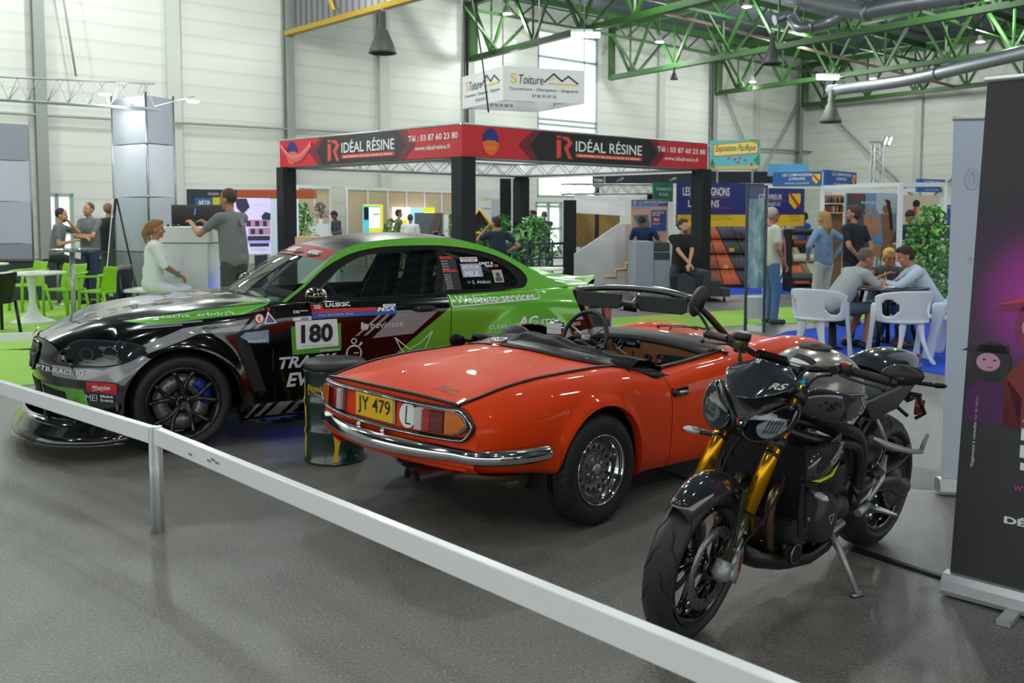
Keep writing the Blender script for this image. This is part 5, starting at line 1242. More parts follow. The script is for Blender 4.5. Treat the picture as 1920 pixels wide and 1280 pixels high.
# fly screen cowl
rows = []
for i in range(15):
    v = i/14;z = .915+.125*v; 
    row = []
    for j in range(17):
        u = -1+2*j/16;w = .118+.034*sin(pi*min(1,v*1.1))-.045*v*v
        zz = z+.028*abs(u)**2*(1-v)-.030*abs(u)**2*v;y = 1.235-.165*v-.10*abs(u)**2.2+.018*(1 if abs(u) < .45 else 1-(abs(u)-.45)/.55)
        row.append(Vector((u*w,y,zz)))
    rows.append(row)
cw_ = MB().grid(rows).build('fly_screen',MGP,MT,solid=.006,sub=1)
bv = BVHTree.FromPolygons([v for r in rows for v in r],[(i*17+j,i*17+j+1,(i+1)*17+j+1,(i+1)*17+j) for i in range(14) for j in range(16)])
def scr(mb,vf,o_=.004): return dir_decal(mb,bv,vf,lambda u,v: Vector((-u*0+u,1.6,v)),(0,-1,0),.02,o_)
mb = MB();vf = fit_text('RS',.045,.019,bold=.03,shear=.25);scr(mb,([(.100-x,.898+y) for x,y in vf[0]],vf[1]) if 0 else ([(-.100-x,.963+y) for x,y in vf[0]],vf[1]),.006);mb.build('cowl_lettering',M('print_silver','#b9bcc0',.3),cw_,fix=False)
mb = MB();scr(mb,([(-.068,1.022),(.068,1.022),(.060,1.038),(-.060,1.038)],[(0,1,2,3)]),.006);mb.build('cowl_pad',M('pad_grey','#a9adb5',.8),cw_,fix=False)
MB().add([(-.145,1.13,.925),(.145,1.13,.925),(.06,1.18,.855),(0,1.205,.81),(-.06,1.18,.855)],[(0,1,2,3,4)],False).build('nose_panel',MGPP,MT,solid=.02,bevel=.004)
for sg in (-1,1): MB().tube([(sg*.018,1.205,.765),(sg*.03,1.21,.82),(sg*.085,1.19,.885),(sg*.135,1.14,.915)],[.014,.018,.016,.008],8,flat=.7).build('nose_strut',MGPP,MT)
mb = MB();mb.rbox((0,1.02,1.02),(.13,.02,.085),.01,R=Rx(-.9));ds = mb.build('dash_screen',BLKG,MT)
# handlebar, grips, switches, levers, reservoir, mirrors
bar = crv([(-.385,.84,1.012),(-.24,.905,1.030),(-.12,.935,1.005),(0,.94,.998),(.12,.935,1.005),(.24,.905,1.030),(.385,.84,1.012)],5)
hb = MB().tube(bar,.0145,12).build('handlebar',BLKS,MT)
mb = MB();mb.rbox((0,.945,.985),(.17,.06,.05),.012);mb.build('bar_clamp',MFRM,hb)
for sg in (-1,1):
    gd = (Vector((sg*.385,.84,1.012))-Vector((sg*.24,.905,1.030))).normalized();g0 = Vector((sg*.265,.8937,1.027))
    MB().tube([g0,g0+gd*.01,g0+gd*.125,g0+gd*.135],[.021,.0175,.0175,.020],14).build('grip',RUBD,hb)
    mb = MB();mb.rbox(g0-gd*.028,(.045,.045,.052),.012,R=Rz(atan2(gd.y,gd.x)));sb = mb.build('switch_block',BLKS,hb,bevel=.004)
    MB().ell(g0-gd*.028+Vector((0,.02 if sg < 0 else -.0,.024)),(.018,.006,.008)).build('switch',M('switch_red','#c01822',.4),sb)
    MB().ell(g0-gd*.028+Vector((-sg*.002,-.024,.012)),(.014,.006,.008)).build('switch',MATS['switch_red'],sb)
    lv = MB().tube(crv([g0+Vector((-sg*.05,.035,-.006)),g0+Vector((-sg*.0,.07,-.012)),g0+gd*.06+Vector((0,.068,-.016)),g0+gd*.115+Vector((0,.052,-.020)),g0+gd*.135+Vector((0,.055,-.022))],4),.0075,8,flat=.7).ell(g0+gd*.138+Vector((0,.056,-.022)),.010).build('brake_lever' if sg > 0 else 'clutch_lever',BLKS,hb)
    MB().tube([g0-gd*.055+Vector((0,0,0)),g0-gd*.055+Vector((0,.045,-.006))],.018,10).build('lever_clamp',MFRM,hb)
    mb = MB();e0 = g0+gd*.14;mb.cyl(e0,e0+gd*.022,.018,n=14)
    mp = (Vector((-.42,.80,1.04)) if sg < 0 else Vector((.48,.82,1.14)))
    mb.tube(crv([e0+gd*.01,e0+gd*.03+Vector((0,-.01,.03)),mp+Vector((0,.025,-.02))],4),.007,8);mb.build('mirror_stem',BLKS,hb)
    Rm = Rz(-.35*sg) @ Ry(.12 if sg < 0 else 1.2);mm = MB().ell(mp,(.078,.022,.042),Rm,20,12).build('mirror',M('mirror_black','#111214',.4),hb)
    MB().ell(mp-Rm @ Vector((0,.012,0)),(.062,.010,.035),Rm,18,8).build('mirror_glass',MATS['mirror'],mm)
    if sg < 0: MB().ell(mp+Rm @ Vector((.0,.0195,-.008)),(.007,.003,.004),Rm).build('mirror_mark',M('mark_blue','#1563c8',.4),mm)
rs_ = MB().lathe([(0,-.01),(.026,-.01),(.030,.012),(.030,.04),(.028,.046)],Matrix.Translation((.165,.99,1.02)),20).build('fluid_reservoir',M('reservoir_amber','#3a3008',.12,coat=.6),hb)
MB().lathe([(.029,.040),(.036,.042),(.036,.068),(.031,.073),(0,.073)],Matrix.Translation((.165,.99,1.02)),20).build('reservoir_cap',BLKS,rs_)
mb = MB()
for pts in ([(-.19,.95,1.02),(-.15,1.03,1.03),(-.10,1.07,.95),(-.06,1.03,.85)],[(.19,.95,1.02),(.15,1.03,1.03),(.10,1.07,.95),(.06,1.03,.85)],[(-.20,.93,1.0),(-.16,.99,.985),(-.12,1.0,.90),(-.08,.97,.80)],[(.16,.99,1.02),(.13,1.02,.96),(-.09,1.0,.85)],[(.05,1.05,.72),(.12,1.03,.60),(.125,1.12,.47),(.115,1.33,.36)],[(-.05,1.05,.72),(-.12,1.03,.60),(-.125,1.12,.47),(-.115,1.33,.36)]):
    mb.tube(crv(pts,5),.0055,6)
mb.build('cables',BLKM,MT)
# tank
rows = []
TS = [(.95,.06,.905,.83),(.91,.115,.960,.80),(.84,.155,1.010,.78),(.74,.185,1.038,.775),(.63,.190,1.036,.775),(.53,.172,1.005,.78),(.46,.140,.955,.785),(.40,.105,.905,.79),(.36,.07,.86,.80)]
for y,w,zt,zb in TS:
    row = []
    for j in range(25):
        a = pi*j/24;x = w*cos(a);zz = zb+(zt-zb)*(sin(a)**.62)
        row.append(Vector((x*(1+.06*sin(a)),y,zz)))
    rows.append(row)
rr = [crv([rows[i][j] for i in range(len(rows))],4) for j in range(25)];rows = [[rr[j][i] for j in range(25)] for i in range(len(rr[0]))]
tk = MB().grid(rows).build('fuel_tank',MTANK,MT)
tbv = BVHTree.FromPolygons([v for r in rows for v in r],[(i*25+j,i*25+j+1,(i+1)*25+j+1,(i+1)*25+j) for i in range(len(rows)-1) for j in range(24)])
mb = MB();mb.lathe([(0,.012),(.02,.012),(.024,.006),(.050,.008),(.056,.004),(.066,.006),(.070,0)],Matrix.Translation((0,.68,1.039)) @ Matrix.Rotation(-.02,4,'X'),32);mb.build('filler_cap',BLKM,tk)
mb = MB();dir_decal(mb,tbv,rect2(-.08,.81,.01,.845),lambda u,v: Vector((u,v,1.5)),(0,0,-1),.02,.002);lb = mb.build('warning_label',BLKM,tk,fix=False)
mb = MB();dir_decal(mb,tbv,rect2(-.08,.845,.01,.87),lambda u,v: Vector((u,v,1.5)),(0,0,-1),.02,.002);mb.build('label_white',WHT,lb,fix=False)
for sg in (-1,1):     # dark lower tank panels
    q = [(1.02,.875),(.99,.905),(.88,.915),(.74,.890),(.60,.872),(.565,.855),(.60,.80),(.70,.770),(.86,.775),(.99,.83)]
    rows = []
    c0 = (sum(a for a,_ in q)/10,sum(z for _,z in q)/10)
    Q = crv([(a,z,0) for a,z in q],3,True)
    for o_,k in ((.10,1.0),(.185,.99),(.205,.92),(.212,.70),(.214,.35),(.214,.02)):
        rows.append([Vector((sg*(o_-.10*max(0,(c0[0]+(p.x-c0[0])*k-.80))/.2 if o_ > .15 else o_-.05),c0[0]+(p.x-c0[0])*k,c0[1]+(p.y-c0[1])*k)) for p in Q])
    tp = MB().grid(rows,closed=True).build('tank_panel',MGP,MT)
    mb = MB()
    for a,z in ((.88,.86),(.86,.845),(.84,.86),(.82,.85),(.79,.848),(.90,.845)): mb.cyl((sg*.19,a,z),(sg*.204,a,z),.006,n=8)
    mb.build('panel_holes',BLKM,tp)
    mb = MB();put2d(mb,line2([(.67,.865),(.61,.862),(.625,.815),(.67,.865)],.004),lambda y,z: Vector((sg*.2155,y,z)));put2d(mb,line2([(.66,.862),(.63,.84),(.625,.82)],.003),lambda y,z: Vector((sg*.2155,y,z)));mb.build('panel_emblem',M('print_silver','#b9bcc0',.3),tp,fix=False)
# seat and tail
rows = []
SS = [(.50,.10,.90,.80),(.44,.13,.868,.72),(.36,.15,.850,.70),(.26,.165,.850,.715),(.16,.165,.872,.74),(.10,.14,.905,.77)]
def archrow(y,w,zt,zb,p_=.45,n=20): return [Vector((w*cos(pi*j/n)*(1 if 0 < j < n else .9),y,zb+(zt-zb)*sin(pi*j/n)**p_)) for j in range(n+1)]
R0 = [archrow(*q) for q in SS];rr = [crv([R0[i][j] for i in range(len(R0))],4) for j in range(21)]
MB().grid([[rr[j][i] for j in range(21)] for i in range(len(rr[0]))]).build('seat',MSEAT,MT)
SS = [(.20,.13,.90,.80),(.12,.145,.945,.80),(.0,.14,.962,.815),(-.12,.115,.955,.84),(-.22,.085,.935,.865),(-.29,.05,.915,.885),(-.31,.02,.905,.895)]
R0 = [archrow(*q,p_=.6) for q in SS];rr = [crv([R0[i][j] for i in range(len(R0))],4) for j in range(21)]
sc = MB().grid([[rr[j][i] for j in range(21)] for i in range(len(rr[0]))]).build('seat_cowl',MGP,MT)
for sg in (-1,1):
    mb = MB();mb.add([(sg*.150,.50,.80),(sg*.152,.42,.72),(sg*.16,.20,.735),(sg*.14,-.05,.815),(sg*.09,-.22,.865),(sg*.14,.02,.86),(sg*.165,.2,.83)],[(0,1,2,6),(2,3,5,6),(3,4,5)],True);mb.build('seat_side',MSEAT,sc,solid=.02,bevel=.004)
    mb = MB();put2d(mb,fit_text('1200',.06,.02,bold=.02,shear=.2),lambda u,v: Vector((sg*(.128-.0),-.13-u*sg*-1 if 0 else -.12+u*(-1 if sg < 0 else 1),.895+v)));mb.build('cowl_lettering',MATS['print_silver'],sc,fix=False)
mb = MB();mb.rbox((0,-.30,.895),(.11,.03,.03),.01);mb.build('tail_lamp',M('tail_red','#a3121c',.12),sc)
# tail tidy: bracket, plate carrier, indicators, reflector
tb = MB();tb.tube([(0,-.18,.84),(0,-.30,.76),(0,-.34,.66)],[.03,.022,.016],8,flat=.6);tb.tube([(-.07,-.33,.70),(0,-.33,.70),(.07,-.33,.70)],.012,6)
tb.tube([(.05,-.33,.70),(.07,-.40,.60),(.02,-.42,.56)],.010,6);tb.tube([(-.05,-.33,.70),(-.07,-.40,.60),(-.02,-.42,.56)],.010,6);tb.tube([(0,-.34,.66),(.0,-.45,.665),(0,-.50,.64)],.012,6);tb = tb.build('tail_bracket',BLKS,MT)
MB().rbox((0,-.505,.60),(.05,.015,.085),.006).build('rear_reflector',M('reflector_red','#8c1828',.25,coat=.5),tb)
def indicator(p,q,par,mat):
    mb = MB();mb.tube([p,q],[.008,.012],8);d = (Vector(q)-Vector(p)).normalized();e_ = mb.build('indicator',BLKS,par)
    MB().tube([Vector(q),Vector(q)+d*.02,Vector(q)+d*.055,Vector(q)+d*.07],[.012,.019,.015,.004],10,flat=.8).build('indicator_lens',mat,e_)
mind = M('lens_smoke','#b5b7b8',.15,.3,coat=.6)
for sg in (-1,1): indicator((0,-.31,.76),(sg*.11,-.34,.765),tb,BLKS)
indicator((.08,1.15,.70),(.185,1.19,.70),MT,mind);indicator((-.17,1.0,.545),(-.24,1.03,.545),MT,mind)
# frame spars and subframe
for sg in (-1,1):
    sp_ = MB();sp_.tube(crv([(sg*.055,.95,.83),(sg*.12,.88,.80),(sg*.155,.72,.735),(sg*.160,.56,.675),(sg*.150,.47,.57),(sg*.135,.44,.42),(sg*.13,.46,.33)],5),[.026]*6+[.030]*24+[.024],12,flat=1.0)
    sp_.tube(crv([(sg*.06,.97,.74),(sg*.13,.86,.70),(sg*.162,.70,.665),(sg*.160,.54,.62),(sg*.15,.47,.52)],5),.023,10)
    sp_.tube(crv([(sg*.05,.95,.78),(sg*.11,.84,.755),(sg*.15,.70,.70)],4),.02,8);sp_.build('frame_spar',MFRM,MT)
    MB().tube([(sg*.13,.47,.62),(sg*.10,.28,.72),(sg*.08,.08,.80)],.015,8).tube([(sg*.13,.50,.70),(sg*.10,.20,.80)],.013,8).build('subframe',MFRM,MT)
mb = MB();put2d(mb,rect2(-.045,-.022,.045,.022),lambda u,v: Vector((-.190,.80-u,.70+v+u*.25)));lbp = mb.build('frame_plate',M('plate_dark','#252628',.4),MT,fix=False)
mb = MB()
for k,s_ in enumerate(('TRIUMPH MOTORCYCLES','NO 4821 KG 250','HINCKLEY ENGLAND')): put2d(mb,shift(fit_text(s_,.08,.007),0,.013-.013*k),lambda u,v: Vector((-.1915,.80-u,.70+v+u*.25)))
mb.build('plate_print',MATS['print_silver'],lbp,fix=False)
# radiator
mr_ = M('radiator_fins','#0c0d0e',.5);t,b = nodes(mr_);oo = mk(t,'ShaderNodeTexCoord').outputs['Object'];sp = mk(t,'ShaderNodeSeparateXYZ');t.links.new(oo,sp.inputs[0])
st_ = mth(t,'LESS_THAN',mth(t,'FRACT',mth(t,'MULTIPLY',sp.outputs[2],110)),.4);t.links.new(mixc(t,st_,srgb('#17181a'),srgb('#050506')),b.inputs['Base Color'])
mb = MB();mb.box((0,1.005,.55),(.34,.035,.30),Rx(-.18));rd = mb.build('radiator',mr_,MT)
mb = MB(); 
for sg in (-1,1): mb.box((sg*.18,1.0,.55),(.03,.05,.32),Rx(-.18))
mb.box((0,1.035,.395),(.30,.03,.02));mb.build('radiator_tank',MFRM,rd)
for sg in (-1,1):
    sh = [(1.03,.665),(.90,.700),(.80,.76),(.735,.765),(.77,.70),(.86,.60),(.93,.585),(1.03,.60)]
    q = [(1.035,.585),(1.02,.66),(.93,.695),(.80,.705),(.74,.70),(.77,.635),(.86,.575),(.95,.565)]
    rows = [];Q = q;c0 = (.89,.635)
    for o_,k in ((.165,1.),(.195,.99),(.208,.88),(.214,.5),(.215,.02)): rows.append([Vector((sg*o_,c0[0]+(a-c0[0])*k,c0[1]+(z-c0[1])*k)) for a,z in Q])
    shp = MB().grid(rows,closed=True).build('radiator_shroud',MGP,MT)
    mb = MB();put2d(mb,([(1.03,.588),(.95,.580),(.87,.585),(.80,.625),(.85,.572),(.95,.566)],[(0,1,5),(1,2,4,5),(2,3,4)]),lambda y,z: Vector((sg*.2165,y,z)));mb.build('shroud_flash',MLIME,shp,fix=False)
    mb = MB();f = lambda u,v,c_=.83,z_=.668: Vector((sg*.2175,c_-sg*u*cos(.55)*1-sg*0+0*v+(v*sin(.55)*-1 if sg > 0 else v*sin(.55)),z_+(u*sin(.55) if sg > 0 else u*sin(.55))+v*cos(.55)))
    f1 = (lambda u,v: Vector((-.2185,.845-(u*cos(.6)-v*sin(.6)),.655+u*sin(.6)+v*cos(.6)))) if sg < 0 else (lambda u,v: Vector((.2185,.845+(u*cos(.6)+v*sin(.6)),.655-u*sin(.6)+v*cos(.6))))
    put2d(mb,fit_text('SPEED',.095,.024,bold=.02,shear=.2),f1);put2d(mb,shift(fit_text('TRIPLE RS',.085,.013,bold=.01,shear=.2),.012,-.022),f1);mb.build('shroud_lettering',MATS['print_silver'],shp,fix=False)
    mb = MB();mb.add([(sg*.185,1.04,.57),(sg*.20,.95,.565),(sg*.20,.93,.45),(sg*.185,.98,.33),(sg*.175,1.01,.34),(sg*.18,1.04,.45)],[tuple(range(6))],False);sgd = mb.build('side_guard',MGPP,MT,solid=.012,bevel=.003)
    mb = MB();mb.cyl((sg*.197,.985,.53),(sg*.206,.985,.53),.009,n=10);mb.cyl((sg*.195,.985,.42),(sg*.204,.985,.42),.009,n=10);mb.build('guard_bolts',STEEL,sgd)
# engine
mb = MB();mb.rbox((0,.74,.36),(.24,.40,.24),.05);mb.rbox((0,.86,.56),(.30,.22,.22),.04,R=Rx(-.35));mb.rbox((0,.60,.52),(.24,.26,.2),.04);en = mb.build('engine',MENG,MT,bevel=.015)
mb = MB()
for k in range(6): mb.box((0,.87+.004*k,.47+.022*k),(.325,.20,.007),Rx(-.35))
mb.build('cylinder_fins',MENG,en)
for sg in (-1,1):
    pr = [(0,.075),(.05,.073),(.08,.066),(.092,.045),(.10,.02),(.104,0)]
    cv = MB().lathe(pr,Matrix.Translation((sg*.118,.78,.365)) @ Matrix.Rotation(pi/2*sg,4,'Y') @ Matrix.Diagonal((1.15,1.0,1,1)),28).build('engine_cover',MENG,en)
    mb = MB()
    for k in range(9):
        a = 2*pi*k/9;mb.cyl((sg*.128,.78+.105*cos(a),.365+.118*sin(a)),(sg*.142,.78+.105*cos(a),.365+.118*sin(a)),.009,n=8)
    mb.build('cover_bolts',MFRM,cv)
    mb = MB();put2d(mb,line2([(.80,.385),(.755,.385),(.775,.345),(.80,.385)],.004),lambda y,z: Vector((sg*.1945,y,z)));mb.build('cover_emblem',MATS['print_silver'],cv,fix=False)
    MB().lathe([(0,.05),(.035,.05),(.05,.035),(.055,0)],Matrix.Translation((sg*.118,.60,.36)) @ Matrix.Rotation(pi/2*sg,4,'Y'),20).build('sprocket_cover',MENG,en)
    MB().rbox((sg*.13,.66,.50),(.05,.14,.12),.03).build('intake_cover',MGPP,en,bevel=.012)
# exhaust headers
for x in (-.085,0,.085):
    MB().tube(crv([(x,.97,.53),(x,1.06,.50),(x*.95,1.075,.40),(x*.8,1.03,.27),(x*.5+.02,.93,.205),(.03,.80,.185)],5),.0215,12).build('exhaust_header',MEXH,MT)
MB().tube([(.02,.82,.19),(.03,.6,.19),(.05,.4,.22)],[.05,.07,.05],16,flat=.7).build('exhaust_collector',M('exhaust_dark','#2c2a28',.4,.7),MT)
MB().tube([(.12,.40,.24),(.15,.2,.30),(.16,-.05,.38)],[.045,.06,.055],20).build('silencer',MATS['exhaust_dark'],MT)
mb = MB();mb.cyl((-.13,.985,.262),(-.16,1.0,.262),.038,n=24);hn = mb.build('horn',BLKS,MT);MB().tube([(-.162+0,.985+.0+.038*cos(2*pi*k/20),.262+.038*sin(2*pi*k/20)) for k in range(20)],.004,6,closed=True).build('horn_ring',STEEL,hn)
# belly pan
rows = []
for y,w,z in ((1.14,.02,.235),(1.08,.07,.20),(.95,.115,.165),(.80,.13,.150),(.62,.12,.155),(.50,.10,.18)):
    rows.append([Vector((w*1.05,y,z+.06)),Vector((w,y,z+.01)),Vector((w*.6,y,z-.012)),Vector((0,y,z-.016)),Vector((-w*.6,y,z-.012)),Vector((-w,y,z+.01)),Vector((-w*1.05,y,z+.06))])
MB().grid(rows).build('belly_pan',MGPP,MT,solid=.006)
# swingarm, sprocket, chain, footrests, stand
mb = MB();mb.tube(crv([(-.11,.46,.38),(-.14,.34,.41),(-.16,.18,.40),(-.15,.02,.33),(-.14,-.04,.322)],4),[.05]*4+[.045]*6+[.04]*7,10,flat=1.1);mb.tube([(-.12,.44,.40),(.10,.44,.40)],.05,10);mb.tube([(-.13,.34,.41),(.0,.345,.41)],.045,8);sw_ = mb.build('swingarm',MFRM,MT)
MB().tube(crv([(-.15,.36,.455),(-.165,.18,.47),(-.155,.02,.49),(-.12,-.12,.50)],4),[.03,.032,.034,.034,.034,.032,.03,.028,.026,.02,.016,.012,.006][:13],8,flat=.5).build('chain_guard',MGPP,sw_)
mb = MB();pr = [(.03,-.003),(.095,-.003),(.095,.003),(.03,.003)];mb.lathe(pr,Matrix.Translation((-.115,0,.322)) @ T,36)
for k in range(22): a = 2*pi*k/22;mb.cyl((-.111,.10*cos(a),.322+.10*sin(a)),(-.119,.10*cos(a),.322+.10*sin(a)),.009,n=6)
sk_ = mb.build('rear_sprocket',M('sprocket_steel','#77726a',.4,.8),MT)
mb = MB();pc_ = []
for k in range(16): a = pi/2+pi*k/15;pc_.append((-.115,.104*cos(a),.322+.104*sin(a)))
pc_ += [(-.115,.1+.4*k/22,.218+.09*k/22*1.0) for k in range(1,23)]+[(-.115,.5,.36)]+[(-.115,.5-.5*k/20,.37+.055*k/20) for k in range(1,20)]
for i in range(len(pc_)-1):
    d = Vector(pc_[i+1])-Vector(pc_[i]);n_ = max(1,int(d.length/.018))
    for j in range(n_):
        p = Vector(pc_[i])+d*(j+.5)/n_;R = Matrix.Rotation(atan2(d.z,d.y),3,'X');mb.box(p,(.012 if j % 2 else .018,.012,.013),R)
mb.build('chain',M('chain_brown','#5c5346',.5,.7),sk_)
for sg in (-1,1):
    MB().tube([(sg*.135,.44,.33),(sg*.165,.40,.38),(sg*.16,.34,.45)],[.02,.022,.018],8,flat=.5).tube([(sg*.165,.41,.36),(sg*.17,.30,.44),(sg*.165,.24,.53)],[.026,.026,.006],8,flat=.35).tube([(sg*.165,.47,.31),(sg*.165,.38,.33)],.018,8).build('footrest_hanger',MALU,MT)
    MB().tube([(sg*.165,.38,.325),(sg*.205,.375,.322),(sg*.29,.36,.318)],[.012,.014,.010],8).build('footrest',ALU,MT)
    MB().tube([(sg*.13,.34,.62),(sg*.155,.20,.56),(sg*.185,.02,.51),(sg*.195,-.06,.50)],[.016,.034,.020,.020],8,flat=.6).tube([(sg*.13,.30,.70),(sg*.15,.22,.58)],[.008,.012],6).tube([(sg*.20,-.06,.50),(sg*.205,-.10,.58)],.010,6).build('rear_footrest_bracket',MALU,MT)
# side stand
LI = MT.matrix_world.inverted()
foot = LI @ G(1608,1112,.012);top = Vector((-.11,.60,.235))
mb = MB();mb.tube([top,top.lerp(foot,.3)+Vector((-.01,0,0)),foot],[.018,.014,.011],8);mb.tube([top+Vector((.03,.06,0)),top,top+Vector((-.01,-.09,.03))],.016,8);mb.tube([top.lerp(foot,.42),top.lerp(foot,.42)+Vector((.02,-.09,.0))],.006,6);ss = mb.build('side_stand',MALU,MT)
mb = MB();Rl = LI.to_3x3();mb.rbox(foot+Rl @ Vector((0,0,-.002)),(.07,.03,.010),.012,R=Rl.normalized() @ Rz(.5));mb.build('stand_foot',ALU,ss)
MB().tube([(.05,.52,.36),(.02,.35,.52),(0,.28,.62)],.03,10).build('shock',M('shock_dark','#1d1d1f',.4),MT)

# the front end is turned a little to the left
ST = Matrix.Translation(hd_) @ Matrix.Rotation(radians(6.5),4,fd) @ Matrix.Translation(-hd_)
for ch in MT.children:
    if ch.name.split('.')[0] in ('front_wheel','fork_tube','front_mudguard','headlamp','fly_screen','nose_panel','nose_strut','dash_screen','handlebar','brake_caliper','top_clamp','lower_clamp','cables'): ch.matrix_basis = ST @ (Matrix.Translation((0,.045,0)) if ch.name.split('.')[0] in ('headlamp','fly_screen','nose_panel','nose_strut') else Matrix()) @ ch.matrix_basis
ind = [c for c in MT.children if c.name.startswith('indicator')]
if ind: ind[0].matrix_basis = ST @ ind[0].matrix_basis
# ---------------- helpers for stands ----------------
MW = M('white_board','#e2e5e6',.5);MDK = M('stand_black','#14171c',.7);MTRS = M('truss_alu','#b4b9bd',.35,.6);MWD = M('wood_panel','#cdb896',.6,noise=.1,nscale=3)
MNAVY = M('navy_print','#1f2a78',.5);MYLW = M('yellow_print','#f0c41a',.5);MREDB = M('banner_red','#c3222e',.5);MBLKP = M('banner_black','#15161b',.5);MORG = M('print_orange','#e0401f',.5)
class Panel:
    """flat board: bottom left a, bottom right b as seen, height h"""
    def __init__(s,a,b,h,name,mat,parent=None,t=.03,z=None):
        s.a = Vector(a);s.b = Vector(b);s.h = h;s.ux = (s.b-s.a);s.w = s.ux.length;s.ux.normalize();s.uy = Vector((0,0,1));s.n = s.uy.cross(s.ux)*-1
        if s.n.y > 0 and abs(s.n.y) > .05 and s.n.dot(Vector((0,0,CAMH))-s.a) < 0: s.n = -s.n
        if s.n.dot(Vector((0,0,CAMH))-s.a) < 0: s.n = -s.n
        q = [s.P(0,0),s.P(s.w,0),s.P(s.w,h),s.P(0,h)];r = [p-s.n*t for p in q]
        s.o = MB().add(q+r,[(0,1,2,3),(4,7,6,5),(0,4,5,1),(1,5,6,2),(2,6,7,3),(3,7,4,0)],False).build(name,mat,parent);s.k = 0
    def P(s,u,v,o_=0.): return s.a+s.ux*u+s.uy*v+s.n*o_
    def uv(s,px,py):
        r = pray(px,py);O_ = Vector((0,0,CAMH));t_ = (s.a-O_).dot(s.n)/r.dot(s.n);p = O_+r*t_-s.a;return p.dot(s.ux),p.dot(s.uy)
    def shape(s,name,mat,vfs,o_=.006):
        mb = MB()
        for vf in vfs: put2d(mb,vf,lambda u,v: s.P(u,v,o_))
        return mb.build(name,mat,s.o,fix=False)
    def box(s,x0,y0,x1,y1):
        a = s.uv(x0,(y0+y1)/2);b = s.uv(x1,(y0+y1)/2);c = s.uv((x0+x1)/2,y0);d = s.uv((x0+x1)/2,y1)
        return (a[0]+b[0])/2,(c[1]+d[1])/2,abs(b[0]-a[0]),abs(c[1]-d[1])
    def t(s,txt,x0,y0,x1,y1,**k):
        cx,cy,w,h = s.box(x0,y0,x1,y1);return shift(fit_text(txt,w,h,**k),cx,cy)
    def r(s,x0,y0,x1,y1): cx,cy,w,h = s.box(x0,y0,x1,y1);return rect2(cx-w/2,cy-h/2,cx+w/2,cy+h/2)
    def q(s,pts): p = [s.uv(*c) for c in pts];return (p,[tuple(range(len(p)))])
    def c(s,px,py,rpx,k=1.): cx,cy,w,h = s.box(px-rpx,py-rpx,px+rpx,py+rpx);return circ2(cx,cy,h/2,20,h/2*k)
def trs(mb,p,q,s=.25,r=.022,n=None,tri=False):
    p = Vector(p);q = Vector(q);d = (q-p);L = d.length;d.normalize();up = Vector((0,0,1)) if abs(d.z) < .9 else Vector((1,0,0));u = d.cross(up).normalized();v = u.cross(d).normalized();h = s/2
    cs = [u*h+v*h,-u*h+v*h,-u*h-v*h,u*h-v*h];n = n or max(2,int(L/.3))
    for c in cs: mb.cyl(p+c,q+c,r,n=6)
    for j in range(4):
        a,b_ = cs[j],cs[(j+1) % 4]
        pts = [p+d*L*k/n+(a if k % 2 == 0 else b_) for k in range(n+1)]
        for k in range(n): mb.cyl(pts[k],pts[k+1],r*.5,n=4,caps=False)
    return mb
# ---------------- carpets ----------------
CG,CB = '#9ccc58','#1a4fd0'
carpet('carpet',[G(-330,800),G(0,728),G(0,728)+WD*3,G(0,728)+WD*3-WN*.6+Vector((0,1.2,0)),G(-330,672)],CG,'green carpet strip on the floor left of the coupe nose, nearest the low rail')
carpet('carpet',[G(-330,657),G(330,657),G(420,600),G(420,561),G(-330,561)],CG,'large green carpet under the green chairs and white round table')
carpet('carpet',[G(560,640),G(1141,624),G(1640,598),G(1640,566),G(1141,597),G(560,600)],CG,'green carpet strip crossing the aisle behind the roadster windscreen')
carpet('carpet',[G(1425,641),G(1475,622),G(1620,605),G(1930,590),G(1930,716),G(1775,704)],CB,'bright blue carpet under the white chairs and round dark table')
carpet('carpet',[G(1330,553),G(1600,549),G(1640,530),G(1330,532)],CB,'blue carpet strip in front of the roof tile display')
# ---------------- oil drum seat ----------------
pc_ = G(618,875);dc = Vector((pc_.x,pc_.y+.205,0));dr = thing('oil_drum_stool','dark green oil drum stool with yellow drips and black padded top','stool',dc)
MDG = M('drum_green','#12332c',.22,coat=.5);pr = [(0,0),(.196,0),(.202,.006),(.202,.016),(.195,.03)]
for z in (.21,.40): pr += [(.195,z-.025),(.203,z-.008),(.203,z+.008),(.195,z+.025)]
pr += [(.195,.575),(.202,.585),(.202,.60),(.196,.605),(0,.605)]
MB().lathe(pr,None,56).build('drum',MDG,dr,sharp=50)
MB().lathe([(0,.600),(.190,.600),(.200,.612),(.200,.640),(.185,.655),(.10,.662),(0,.664)],None,48).build('cushion',M('cushion_black','#232428',.5),dr)
def drum_pt(a,z,o_=.0015):
    r = .195
    for z0 in (.21,.40):
        d = abs(z-z0);r = max(r,.203 if d < .008 else .203-(d-.008)/.017*.008 if d < .025 else 0)
    if z < .016 or z > .585: r = .202
    return Vector(((r+o_)*cos(a),(r+o_)*sin(a),z))
for a0,z0,z1,w in ((-2.66,.04,.555,.11),(-1.36,.012,.38,.13),(-.16,.04,.50,.10),(-3.14-1.2,.05,.5,.10),(1.0,.02,.45,.12)):
    mb = MB();rows = []
    for k in range(40):
        z = z0+(z1-z0)*k/39;wv = w*(.75+.25*sin(z*26+a0*3))*min(1,(1.02-k/39)*6);ac = a0+.04*sin(z*17+a0)
        rows.append([drum_pt(ac-wv*1.0+2*wv*j/4,z) for j in range(5)])
    mb.grid(rows).build('paint_drip',M('drip_yellow','#e0b40a',.35),dr)
